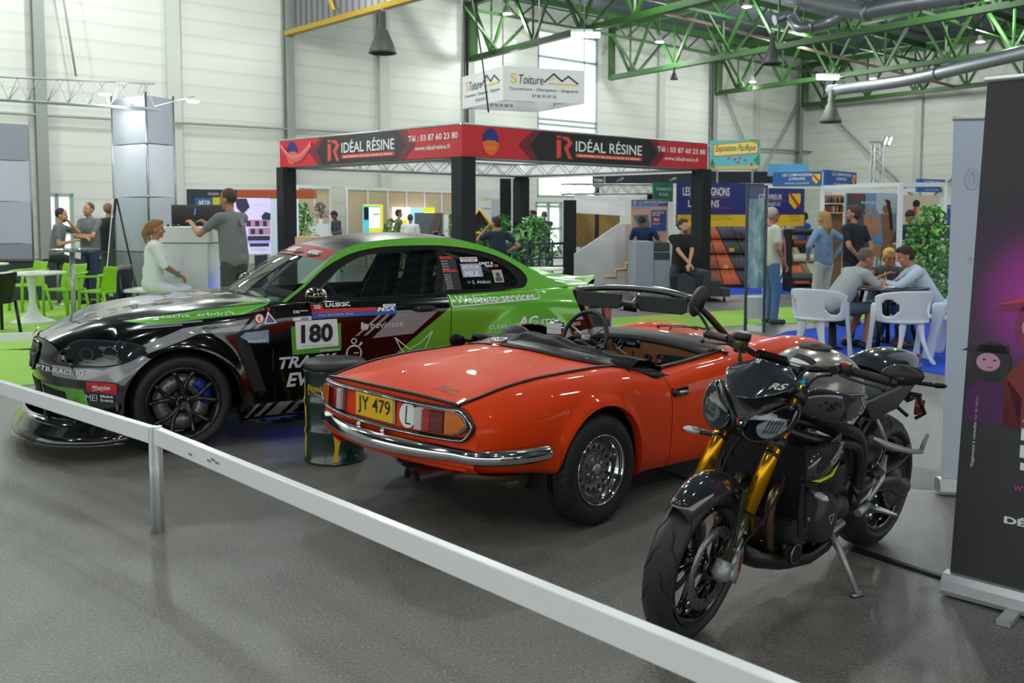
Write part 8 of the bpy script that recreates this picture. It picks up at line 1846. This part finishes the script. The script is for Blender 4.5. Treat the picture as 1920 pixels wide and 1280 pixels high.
# ---------------- round table with white chairs ----------------
tcx = A(1662,405,10.9);tcx.z = 0;t_ = thing('round_table','round dark table on black legs with three people around it','table',tcx)
MB().lathe([(0,.715),(.50,.715),(.505,.73),(.50,.745),(0,.745)],None,48).build('tabletop',M('table_dark','#2a3038',.3,coat=.3),t_)
for k in range(4): a = pi/4+k*pi/2+.25;MB().tube([(.24*cos(a),.24*sin(a),.715),(.38*cos(a),.38*sin(a),0)],.026,8).build('leg',M('leg_black','#12161d',.4),t_)
MCW = M('chair_white','#d6dcea',.3,coat=.3)
def shell(loc,rz,label,group=None,first=[None]):
    if first[0]: return dup(first[0],loc,rz,label,group)
    t_ = thing('shell_chair',label,'chair',loc,rz,group)
    # backrest wraps round the sitter; oval openings at both sides; faces +y
    N = 28;Mz = 12
    def S(u,v):    # u -1..1 around, v 0..1 up
        a = u*1.55;r = .27+.035*v;z = .46+.34*v*(1-.22*abs(u)**2.5)+.0;return Vector((r*sin(a)*1.02,.02-r*cos(a)*.92,z))
    mb = MB();idx = {};vs = [];fs = []
    for i in range(N+1):
        for j in range(Mz+1): idx[i,j] = len(vs);vs.append(S(-1+2*i/N,j/Mz))
    for i in range(N):
        for j in range(Mz):
            u = -1+2*(i+.5)/N;v = (j+.5)/Mz
            if ((abs(u)-.60)/.22)**2+((v-.45)/.30)**2 < 1: continue
            fs.append((idx[i,j],idx[i+1,j],idx[i+1,j+1],idx[i,j+1]))
    mb.add(vs,fs,True);mb.build('backrest',MCW,t_,solid=.022,sub=1)
    MB().lathe([(0,.44),(.25,.445),(.28,.46),(.27,.48),(.2,.47),(0,.46)],Matrix.Diagonal((1,.95,1,1)),32).build('seat',MCW,t_)
    for sx_ in (-1,1):
        rows = [[Vector((sx_*(.27+.0*k)+(-sx_*.02 if j else 0)*0+sx_*.012*j,.07+.0*k-.055*(1-k/6)*(1 if j == 0 else 1)+.10*w_,z)) for w_ in (0,1)] for k,(z,j) in enumerate([(.62,0),(.5,0),(.38,1),(.25,1),(.12,1),(0,2)])]
        rows = []
        for k in range(8):
            z = .66*(1-k/7);wdt = .05+.07*(abs(k-4)/4)**2;yc = .06+.14*(k/7);x = sx_*(.275+.01*k/7);rows.append([Vector((x,yc-wdt,z)),Vector((x,yc+wdt,z))])
        MB().grid(rows).build('leg',MCW,t_,solid=.03,sub=1)
        rows = []
        for k in range(7):
            z = .46*(1-k/6);wdt = .09-.045*sin(pi*k/6*.8);xc = sx_*(.10+.13*(k/6)**2);yb = -.20-.08*(k/6)**2;rows.append([Vector((xc-wdt*.7,yb,z)),Vector((xc+wdt*.7,yb+.02,z))])
        MB().grid(rows).build('leg',MCW,t_,solid=.03,sub=1)
    first[0] = t_;return t_
def loc(px,Z): p = A(px,405,Z);p.z = 0;return p
shell(loc(1540,10.0),-.75,'white shell chair with oval cut-outs left of the dark round table');shell(loc(1697,9.75),.12,'white shell chair with its back to us in front of the dark round table');shell(loc(1792,10.0),.95,'white shell chair half hidden behind the grey banner')
o = MB().box(tcx+Vector((.1,-.1,.752)),(.30,.21,.012),Rz(.2)).build('leaflet',M('leaflet_grey','#c2c8cf',.5));tag(o,'grey white leaflets lying open on the dark round table','leaflet')
t_ = thing('bag','grey green patterned bag lying under the dark round table','bag',loc(1745,11.3)) if 0 else None
# ---------------- plants ----------------
def plant(p,r,h,n,ls,cols,label,pot=.3,stems=4,base=.0,narrow=.35,cat='plant',potcol='#e8e8e8'):
    t_ = thing('potted_plant',label,cat,p);random.seed(int(abs(p.x)*100)+n)
    MB().lathe([(0,base),(pot*.35,base),(pot*.5,base+pot),(pot*.44,base+pot),(0,base+pot*.9)],None,20).build('pot',M('pot_'+potcol,potcol,.5),t_)
    mb = MB();tips = []
    for k in range(stems):
        a = 2*pi*k/stems;q = crv([(0,0,base+pot*.9),(.1*r*cos(a),.1*r*sin(a),base+(h)*.5),(.5*r*cos(a+.4),.5*r*sin(a+.4),base+h*.9)],4);mb.tube(q,.012,5);tips += q[3:]
    mb.build('stems',M('stem_brown','#5b4a34',.8),t_)
    for ci,col in enumerate(cols):
        mb = MB()
        for k in range(n//len(cols)):
            z = random.random()**.8;rr_ = r*(.35+.65*sin(pi*min(1,z*.9+.12)))*sqrt(random.random());a = random.random()*2*pi
            c = Vector((rr_*cos(a),rr_*sin(a),base+pot+(h-pot)*z));R = Matrix.Rotation(random.random()*6.28,3,'Z') @ Matrix.Rotation(random.uniform(-.9,.9),3,'X') @ Matrix.Rotation(random.uniform(-.5,.5),3,'Y')
            L = ls*random.uniform(.7,1.2);W = L*narrow;q = [(0,-L/2,0),(W*.5,-L*.15,.012),(W*.45,L*.2,.015),(0,L/2,-.02),(-W*.45,L*.2,.015),(-W*.5,-L*.15,.012)]
            mb.add([c+R @ Vector(v) for v in q],[(0,1,2,3,4,5)],False)
        o = mb.build('foliage',M('leaf_'+col,col,.5),t_,fix=False)
    return t_
plant(loc(1745,13.9),.42,1.72,900,.11,['#4f9038','#78b858','#aad894'],'bushy green ficus plant between booth posts and grey banner',.34,5,0,.55)
plant(loc(562,19.5),.42,1.85,420,.16,['#4f9a3e','#8fd07a','#c8ecc0'],'leafy bright green plant right of the left black column',.35,5)
plant(loc(998,20.5),.62,1.55,420,.30,['#3f8a3c','#7fc47a','#b4e0a4'],'large spiky bamboo plant behind the railing, widest of the middle plants',.4,6,0,.18)
plant(loc(945,20.8),.3,1.6,160,.26,['#3f8a3c','#7fc47a'],'tall bamboo plant beside the far black column',.3,4,0,.18)
plant(loc(912,18.8),.28,1.35,200,.20,['#4a9a34','#6cb850'],'fern like plant in a tan pot behind the coupe roof end',.3,4,0,.3,potcol='#c9a080')
plant(loc(735,24),.40,1.50,260,.16,['#3c7a30','#6ca850'],'green plant left of the wide lit poster',.3,4)
plant(loc(846,26),.2,1.62,160,.14,['#4a8a34','#78b058'],'narrow green plant just left of the gazebo near column',.3,4)
plant(loc(889,18.2),.10,1.32,60,.12,['#3f7a2e','#d0583a'],'small white potted plant with red tips behind the coupe roof',.2,3)
p = loc(601,24);p.z = 1.38;plant(p,.22,.55,120,.12,['#6c8a5a','#c89ab8'],'orchid in a white pot on the white pedestal',.14,3)
plant(loc(1700,17.9),.5,1.25,260,.22,['#3c6a34','#6a8a48'],'grassy plants in front of the beige panel at the booth back',.35,6,0,.12)
# ---------------- people ----------------
def remesh(mb,vox,sm=3):
    me = mb.mesh('t');o = bpy.data.objects.new('t',me);C.objects.link(o)
    k = o.modifiers.new('r','REMESH');k.mode = 'VOXEL';k.voxel_size = vox;k.use_smooth_shade = True
    k = o.modifiers.new('s','SMOOTH');k.factor = .5;k.iterations = sm
    dg = bpy.context.evaluated_depsgraph_get();dg.update();r = bpy.data.meshes.new_from_object(o.evaluated_get(dg));bpy.data.objects.remove(o);bpy.data.meshes.remove(me);return r
def cap(mb,a,c,ra,rc,n=14,fl=1.):
    a = Vector(a);c = Vector(c);d = c-a;L = d.length
    if L < 1e-5: return mb.ell(a,ra,n=n)
    d.normalize();pts = [];rs = []
    for k in range(5): t = -cos(pi/2*k/4) ;pts.append(a+d*ra*t);rs.append(max(1e-3,ra*sqrt(max(0,1-t*t))))
    for k in range(5): t = sin(pi/2*k/4);pts.append(c+d*rc*t);rs.append(max(1e-3,rc*sqrt(max(0,1-t*t))))
    return mb.tube(pts,rs,n,flat=fl)
def ik(s,t_,l1,l2,hint):
    s = Vector(s);t_ = Vector(t_);d = t_-s;L = min(d.length,(l1+l2)*.995);d.normalize();e_ = s+d*L
    a = (l1*l1-l2*l2+L*L)/(2*L);h = sqrt(max(0,l1*l1-a*a));hv = Vector(hint);hv = hv-d*hv.dot(d);hv.normalize();return s+d*a+hv*h,e_
def person(label,loc,rz,H=1.75,ph=None,lean=0.,twist=0.,feet=None,hands=None,look=(0,0),skin='#b98568',top='#444a50',pants='#23262c',shoes='#1c1c1e',hair='#3a2a20',hairs='short',sleeve='short',legs='long',fat=1.,ehint=None,female=False,khint=None,extra=None):
    """local frame: faces +y. ph pelvis height; feet/hands [(L),(R)] targets; left is -x"""
    k = H/1.75;t_ = thing('person',label,'person',loc,rz);V = Vector
    ph = (ph if ph is not None else .93*k);pel = V((0,0,ph));R = Rx(-lean) if 0 else Matrix.Rotation(-lean,3,'X');TW = Rz(twist)
    def up(x,y,z): return pel+R @ (TW @ V((x*k,y*k,z*k)))
    sw = .165 if female else .19
    waist,chest,neck,head = up(0,0,.16),up(0,.005,.37),up(0,0,.56),up(0,.012,.665)
    sh = [up(-sw,0,.485),up(sw,0,.485)];hip = [pel+V((-.09*k,0,-.02)),pel+V((.09*k,0,-.02))]
    feet = feet or [(-.11,.0,.08),(.11,.02,.08)];hands = hands or [(-.25,.05,ph-.10),(.25,.05,ph-.10)]
    eh = ehint or [(-.5,-.6,-.3),(.5,-.6,-.3)];kh = khint or [(0,1,.1),(0,1,.1)]
    el,wr,kn,an = [],[],[],[]
    for i in (0,1):
        e_,w_ = ik(sh[i],hands[i],.29*k,.26*k,eh[i]);el.append(e_);wr.append(w_);e_,w_ = ik(hip[i],feet[i],.42*k,.41*k,kh[i]);kn.append(e_);an.append(w_)
    HR = R @ Rz(look[0]) @ Rx(look[1]);hp = lambda x,y,z: head+(HR @ V((x*k,y*k,z*k)))
    b = MB()                                    # the body
    def torso(b,g):
        b.ell(chest,((.150*fat+g)*k*(.9 if female else 1),(.100*fat+g)*k,(.19+g)*k),R @ TW,18,12);b.ell(waist,((.135*fat+g)*k*(.88 if female else 1),(.095*fat*fat+g)*k,(.15+g)*k),R,18,12);b.ell(pel,((.155+g)*k,(.105*fat+g)*k,(.115+g)*k),None,18,12)
        for i in (0,1): cap(b,up((-1,1)[i]*.09,0,.49),sh[i],(.055+g)*k,(.052+g)*k);cap(b,chest,up((-1,1)[i]*.10,.0,.46),(.09+g)*k,(.07+g)*k)
        for i in (-1,1): cap(b,up(i*.055,0,.36),pel+V((i*.055*k,0,.02)),(.092*fat+g)*k*(.92 if female else 1),(.100*fat+g)*k)
        if female:
            for i in (-1,1): b.ell(up(i*.07,.085,.36),(.058+g)*k)
    torso(b,0)
    cap(b,up(0,-.005,.50),up(0,.012,.60),.052*k,.046*k)
    b.ell(hp(0,0,.055),(.073*k,.092*k,.095*k),HR,18,12);b.ell(hp(0,.03,-.015),(.056*k,.062*k,.068*k),HR);b.ell(hp(0,.062,-.055),(.030*k,.026*k,.024*k),HR)
    cap(b,hp(0,.090,.035),hp(0,.108,.005),.009*k,.013*k,8);b.ell(hp(0,.083,-.032),(.022*k,.012*k,.008*k),HR);b.ell(hp(0,.082,.052),(.045*k,.012*k,.010*k),HR)
    for i in (-1,1): b.ell(hp(i*.074,-.005,.015),(.010*k,.020*k,.030*k),HR);b.ell(hp(i*.040,.060,.0),(.025*k,.03*k,.025*k),HR)
    for i in (0,1):
        sg = (-1,1)[i];cap(b,sh[i],el[i],.046*k,.036*k);cap(b,el[i],wr[i],.038*k,.024*k);cap(b,hip[i],kn[i],.078*k,.052*k);cap(b,kn[i],an[i],.052*k,.036*k);cap(b,an[i],an[i]+V((0,.10,-.03)),.034*k,.03*k)
        d = (wr[i]-el[i]).normalized();s_ = d.cross(V((0,0,1)));
        if s_.length < .3: s_ = d.cross(V((0,1,0)))
        s_.normalize();n_ = s_.cross(d)
        cap(b,wr[i],wr[i]+d*.065*k,.024*k,.030*k,10,.6)
        for j,(off,L) in enumerate(((-.027,.062),(-.009,.072),(.009,.068),(.026,.052))):
            p0_ = wr[i]+d*.075*k+s_*off*k;p1_ = p0_+(d*.9-n_*.45).normalized()*L*.5*k;p2_ = p1_+(d*.45-n_*.9).normalized()*L*.5*k;cap(b,p0_,p1_,.009*k,.0085*k,8);cap(b,p1_,p2_,.0085*k,.007*k,8)
        p0_ = wr[i]+d*.02*k-s_*.022*k*(1 if i else -1);cap(b,p0_,p0_+(d*.6-s_*.7*(1 if i else -1)-n_*.3).normalized()*.05*k,.011*k,.009*k,8)
    def cobj(name,me,mat,par=t_):
        me.materials.append(mat);o = bpy.data.objects.new(name,me);C.objects.link(o);o.parent = par;return o
    body = cobj('body',remesh(b,.0095),M('skin_'+skin,skin,.5))
    e_ = MB()
    for i in (-1,1): e_.ell(hp(i*.030,.081,.030),(.012*k,.006*k,.006*k),HR,8,6)
    e_.build('eyes',M('eye_dark','#1d1512',.3),body)
    s = MB();torso(s,.014)                    # shirt
    cap(s,up(0,0,.50),up(0,.004,.535),.062*k,.055*k)
    for i in (0,1):
        if sleeve == 'none': continue
        f_ = {'short': .62,'half': .95,'long': 1.}[sleeve];cap(s,sh[i],sh[i].lerp(el[i],f_),.062*k,.052*k)
        if sleeve == 'long': cap(s,el[i],wr[i].lerp(el[i],.06),.050*k,.034*k)
    if sleeve != 'none': s.ell(pel+V((0,0,.02)),(.172*k,.125*k*fat,.10*k),None,18,10)
    cobj('shirt',remesh(s,.015,9),M('cloth_'+top,top,.8,bump=.4,bscale=10))
    s = MB();s.ell(pel+V((0,0,-.01)),(.164*k,.118*k*fat,.115*k),None,18,12)
    for i in (0,1):
        cap(s,hip[i],kn[i],.094*k,.068*k)
        if legs == 'long': cap(s,kn[i],an[i]+V((0,0,.01)),.068*k,.055*k)
    cobj('trousers' if legs == 'long' else 'shorts',remesh(s,.016,5),M('cloth_'+pants,pants,.8,bump=.4,bscale=10))
    for i in (0,1):
        a = an[i];s = MB();cap(s,a+V((0,-.04,-.03*k)),a+V((0,.14*k,-.04*k)),.042*k,.038*k);s.build('shoe',M('shoe_'+shoes,shoes,.5),t_)
    mh = M('hair_'+hair,hair,.7,bump=.6,bscale=80)
    h = MB()
    if hairs == 'bald': pass
    elif hairs == 'cropped': h.ell(hp(0,-.012,.064),(.0785*k,.091*k,.095*k),HR,18,12)
    else:
        h.ell(hp(0,-.016,.072),(.080*k,.092*k,.090*k),HR,18,12);h.ell(hp(0,.045,.125),(.058*k,.045*k,.030*k),HR);h.ell(hp(0,-.045,.03),(.072*k,.062*k,.078*k),HR)
    if hairs == 'tail': cap(h,hp(0,-.10,.07),hp(0,-.13,-.03),.035*k,.042*k);cap(h,hp(0,-.13,-.03),hp(0,-.11,-.15),.040*k,.015*k)
    if hairs == 'long': cap(h,hp(0,-.06,.06),hp(0,-.09,-.10),.07*k,.065*k);cap(h,hp(0,-.09,-.10),hp(0,-.08,-.22),.065*k,.03*k)
    if hairs != 'bald': cobj('hair',remesh(h,.012,2),mh)
    t_['_'] = 0;del t_['_']
    if extra: extra(t_,dict(hp=hp,HR=HR,up=up,k=k,wr=wr,el=el,pel=pel,R=R,body=body))
    return t_
def beard(col,full=True):
    def f(t_,q):
        b = MB();k = q['k'];b.ell(q['hp'](0,.052,-.050),(.046*k,.040*k,.036*k),q['HR']);b.ell(q['hp'](0,.089,-.020),(.024*k,.008*k,.007*k),q['HR'],10,6);b.build('beard',M('hair_'+col,col,.7,bump=.6,bscale=80),t_)
    return f
def glasses(t_,q):
    b = MB();k = q['k']
    for i in (-1,1): b.tube([q['hp'](i*.032+.024*cos(a),.100,.032+.018*sin(a)) for a in [2*pi*j/14 for j in range(14)]],.0025,4,closed=True);b.tube([q['hp'](i*.056,.098,.035),q['hp'](i*.076,.0,.03)],.0025,4)
    b.build('glasses',BLKG,t_)
GR = '#6a6d72'
person('man in a grey t-shirt sitting on a dark stool with hand at his chin',loc(103,15.6),-1.3,1.78,.90,.12,feet=[(-.14,.28,.34),(.16,.20,.36)],hands=[(-.03,.20,1.50),(.10,.30,1.16)],ehint=[(-.6,.5,-.9),(.5,-.4,-.6)],top=GR,pants='#1e2126',hair='#2a211c',hairs='cropped',extra=beard('#3a2f28'))
person('bearded man in a grey t-shirt standing with arms crossed by the left doorway',loc(168,16.3),pi-.35,1.83,fat=1.12,hands=[(.06,.17,1.25),(-.08,.20,1.20)],ehint=[(-1,.2,-.5),(1,.2,-.5)],top=GR,pants='#27385c',hair='#4a443e',hairs='cropped',extra=beard('#77706a'))
person('person in a black vest seen from behind beside the leaning board',loc(203,16.9),-.3,1.83,hands=[(-.30,.22,1.10),(.25,.05,.85)],top='#1a1b1e',pants='#55565a',hair='#8a6a50',hairs='cropped',sleeve='long',skin='#b07c60')
def bracelet(t_,q): MB().tube([q['wr'][1].lerp(q['el'][1],.15)+Vector((.03*cos(a),.03*sin(a)*.7,.03*sin(a))) for a in [2*pi*j/12 for j in range(12)]],.010,6,closed=True).build('bracelet',M('bracelet_blue','#3a7fa0',.4),t_)
person('woman with a blond ponytail in white shirt and jeans on a high stool',loc(283,11.0),-1.22,1.68,.76,.06,feet=[(-.10,.42,.28),(.12,.36,.26)],hands=[(-.04,.30,.87),(.04,.31,.86)],ehint=[(-.8,-.3,-.5),(.9,-.3,-.5)],look=(.0,0),top='#dfe2e4',pants='#d6dbe2',shoes='#b8a88c',hair='#8a6438',hairs='tail',sleeve='half',female=True,fat=1.12,skin='#a9745a',extra=bracelet)
def backprint(t_,q):
    mb = MB();put2d(mb,([(x*.035,y*.045) for x,y in circ2(0,0,1,14)[0]],[tuple(range(14))]),lambda u,v: q['up'](u+.02,-.138-.0*u,.43+v));mb.build('shirt_print',M('print_soft','#8f9497',.7),t_,fix=False)
person('tall man in a grey t-shirt leaning with both arms on the white counter',loc(438,11.15),1.15,1.93,None,.08,fat=1.12,hands=[(-.16,.52,1.49),(.10,.50,1.49)],ehint=[(-.6,-.3,-.9),(.6,-.3,-.9)],look=(.1,0),top='#73777b',pants='#45484c',hair='#4a3a30',hairs='cropped',skin='#b27c62',extra=backprint)
person('man in a dark blue t-shirt looking down at his hands by the wooden wall',loc(633,25.5),2.2,1.74,lean=.1,hands=[(-.10,.28,1.12),(.10,.28,1.12)],look=(0,-.5),top='#3c4658',pants='#a89a80',hair='#1d1614',skin='#7c543e')
person('man in a white printed t-shirt seen from behind over the coupe roof',loc(769,23),0,1.64,top='#e6e9ea',pants='#3a3c44',hair='#5a4434',hairs='cropped',skin='#a87458')
person('man in a camouflage t-shirt in front of the wide lit poster',loc(747,26),-1.2,1.78,top='#6c7656',pants='#33352e',hair='#3a2c22',skin='#b4846a')
person('man in white with a raised hand at the right of the grey ramp',loc(831,27.6),1.2,1.66,hands=[(-.10,.24,1.40),(.2,.1,.9)],top='#d4d4d0',pants='#3a3a3e',hair='#6c3c2c',hairs='cropped',skin='#a86a4c')
person('man in a navy t-shirt sitting with his back to us near the railing',loc(934,16.6),.45,1.80,.74,.10,feet=[(-.15,.35,.10),(.15,.30,.10)],hands=[(-.10,.30,1.36),(.24,.12,.92)],ehint=[(-.7,.3,-.9),(.6,-.5,-.3)],top='#1e2c42',pants='#22262e',hair='#332a24',skin='#b88468',look=(.3,0))
p = loc(934,16.6);t_ = thing('bar_stool','dark stool under the sitting man in navy, behind the coupe','stool',p);MB().lathe([(0,.60),(.18,.60),(.19,.63),(0,.645)],None,24).build('seat',MDK,t_);MB().cyl((0,0,.02),(0,0,.6),.03).build('pole',STEEL,t_);MB().lathe([(0,0),(.2,0),(.19,.02),(0,.03)],None,24).build('base',STEEL,t_)
person('bald man in a dark blue polo with crossed arms behind the bamboo plant',loc(1021,23.5),2.6,1.72,hands=[(.12,.2,1.15),(-.12,.22,1.12)],ehint=[(-1,.2,-.5),(1,.2,-.5)],top='#1f3a5c',pants='#1d2a3c',hair='#4a3020',hairs='bald',skin='#6e4630')
person('dark haired person in black half hidden behind the bamboo plant',loc(1000,24.2),1.6,1.74,top='#1c1c20',pants='#1c1c20',hair='#14100e',skin='#8a5a44')
person('young man in navy bending down behind the grey step podium',loc(1213,17.95),2.75,1.70,None,.55,hands=[(-.2,.36,.95),(.2,.36,.95)],look=(0,-.4),top='#1d2d58',pants='#20242c',hair='#1c1613',skin='#9a6a50')
person('man in a black t-shirt sitting on the grey step podium, hands together',loc(1277,16.05),pi+.25,1.80,.70,.10,feet=[(-.14,.42,.13),(.24,.30,.13)],hands=[(.0,.34,.74),(-.03,.36,.73)],ehint=[(-.9,-.2,-.5),(.9,-.2,-.5)],look=(.45,0),top='#101218',pants='#1d2430',hair='#3a2c24',skin='#c09078',khint=[(-.3,1,.3),(.6,1,.3)],extra=beard('#4a382c'))
def scarf(t_,q):
    u = q['up'];MB().tube(crv([u(-.09,.02,.50),u(-.03,.09,.50),u(.07,.08,.48),u(.10,.0,.52),u(0,-.07,.56),u(-.09,.02,.52)],4),.030,8).tube(crv([u(.05,.10,.48),u(.07,.17,.32),u(.06,.19,.10),u(.05,.20,-.02)],4),.030,8,flat=.5).build('scarf',M('scarf_pink','#c07a98',.8),t_)
    glasses(t_,q)
person('older man with glasses, pink scarf and white t-shirt beside the glass showcase',loc(1447,13.25),-1.45,1.72,fat=1.18,hands=[(-.20,.12,.92),(.22,.12,.90)],top='#dcdcca',pants='#5a7ca8',shoes='#2f4658',hair='#b9b2a8',hairs='cropped',skin='#a8745a',extra=scarf)
person('woman with long wavy hair in a denim jacket and white trousers, from behind',loc(1546,13.6),.5,1.66,hands=[(-.2,.12,.98),(.24,-.02,1.0)],ehint=[(-.8,-.4,-.2),(.9,-.5,-.1)],top='#7f9dba',pants='#cfd0c4',shoes='#c9bca0',hair='#a8824e',hairs='long',sleeve='long',female=True,skin='#b4846a')
person('bearded man in a black t-shirt seen from behind, hands behind his back',loc(1602,13.0),.55,1.74,fat=1.08,hands=[(-.06,-.16,.98),(.06,-.17,.96)],ehint=[(-1,-.2,0),(1,-.2,0)],look=(.5,0),top='#14171f',pants='#20222a',hair='#4a3426',hairs='short',skin='#b07a62',extra=beard('#5a3a28'))
person('man in a grey t-shirt and shorts leaning over the round table from the left',loc(1566,10.75),-1.35,1.80,.50,.62,fat=1.1,feet=[(-.12,.28,.09),(.16,.34,.09)],hands=[(-.16,.62,.80),(.10,.60,.80)],look=(0,.35),ehint=[(-.8,.2,-.8),(.8,.2,-.8)],top='#9aa2a4',pants='#55606a',legs='short',hair='#5c5148',hairs='cropped',skin='#a06c54')
def lany(t_,q):
    u = q['up'];MB().tube([u(.05,.09,.52),u(.02,.18,.34),u(.0,.20,.2)],.009,6,flat=.4).build('lanyard',M('lanyard_lime','#c0e030',.5),t_);glasses(t_,q)
person('woman with short blond hair, glasses and lime lanyard at the round table',loc(1652,11.65),pi,1.66,.48,.45,feet=[(-.12,.36,.09),(.12,.34,.09)],hands=[(-.10,.50,.80),(.12,.46,.86)],look=(0,.28),ehint=[(-.9,.1,-.6),(.9,.1,-.6)],top='#4a4c50',pants='#2f5a66',hair='#c8a858',hairs='short',sleeve='none',female=True,fat=1.05,skin='#a8704e',extra=lany)
person('dark haired man in a pale blue shirt writing at the round table',loc(1758,10.8),1.35,1.76,.50,.50,fat=1.05,feet=[(-.14,.30,.09),(.14,.28,.09)],hands=[(-.10,.66,.80),(.14,.58,.80)],look=(0,.10),ehint=[(-.8,.2,-.8),(.8,.2,-.8)],top='#b9c8da',pants='#24487a',shoes='#6a3c28',hair='#2a201a',hairs='short',sleeve='long',skin='#a9745c')
person('man in a navy vest and white shirt looking down behind the green plant',loc(1714,15.4),2.4,1.72,None,.25,hands=[(-.15,.32,1.1),(.15,.30,1.1)],look=(0,-.4),top='#202c44',pants='#6a6050',hair='#241c18',sleeve='half',skin='#a87860')
person('person in a blue t-shirt far behind the sample rack',loc(1508,21.5),1.8,1.68,top='#1f50b0',pants='#202226',hair='#17110f',skin='#9a6a50')
for px,Z,lb in ((1566,10.75,'seat under the man in grey shorts'),(1652,11.65,'seat under the short haired blond woman'),(1758,10.8,'seat under the man in the pale blue shirt')):
    p = loc(px,Z);t_ = thing('stool','low dark stool, the '+lb,'stool',p);MB().lathe([(0,.34),(.19,.34),(.20,.37),(0,.385)],None,24).build('seat',MDK,t_);MB().lathe([(0,0),(.16,0),(.05,.04),(.04,.34),(0,.34)],None,20).build('pedestal',MDK,t_)
for (px,Z,z,lb) in ((1665,10.6,.757,'folded paper on the dark table before the blond woman'),): o = MB().box((0,0,0),(.2,.14,.008),Rz(-.4)).build('paper',WHT);o.location = loc(px,Z)+Vector((0,0,z));tag(o,lb,'paper')
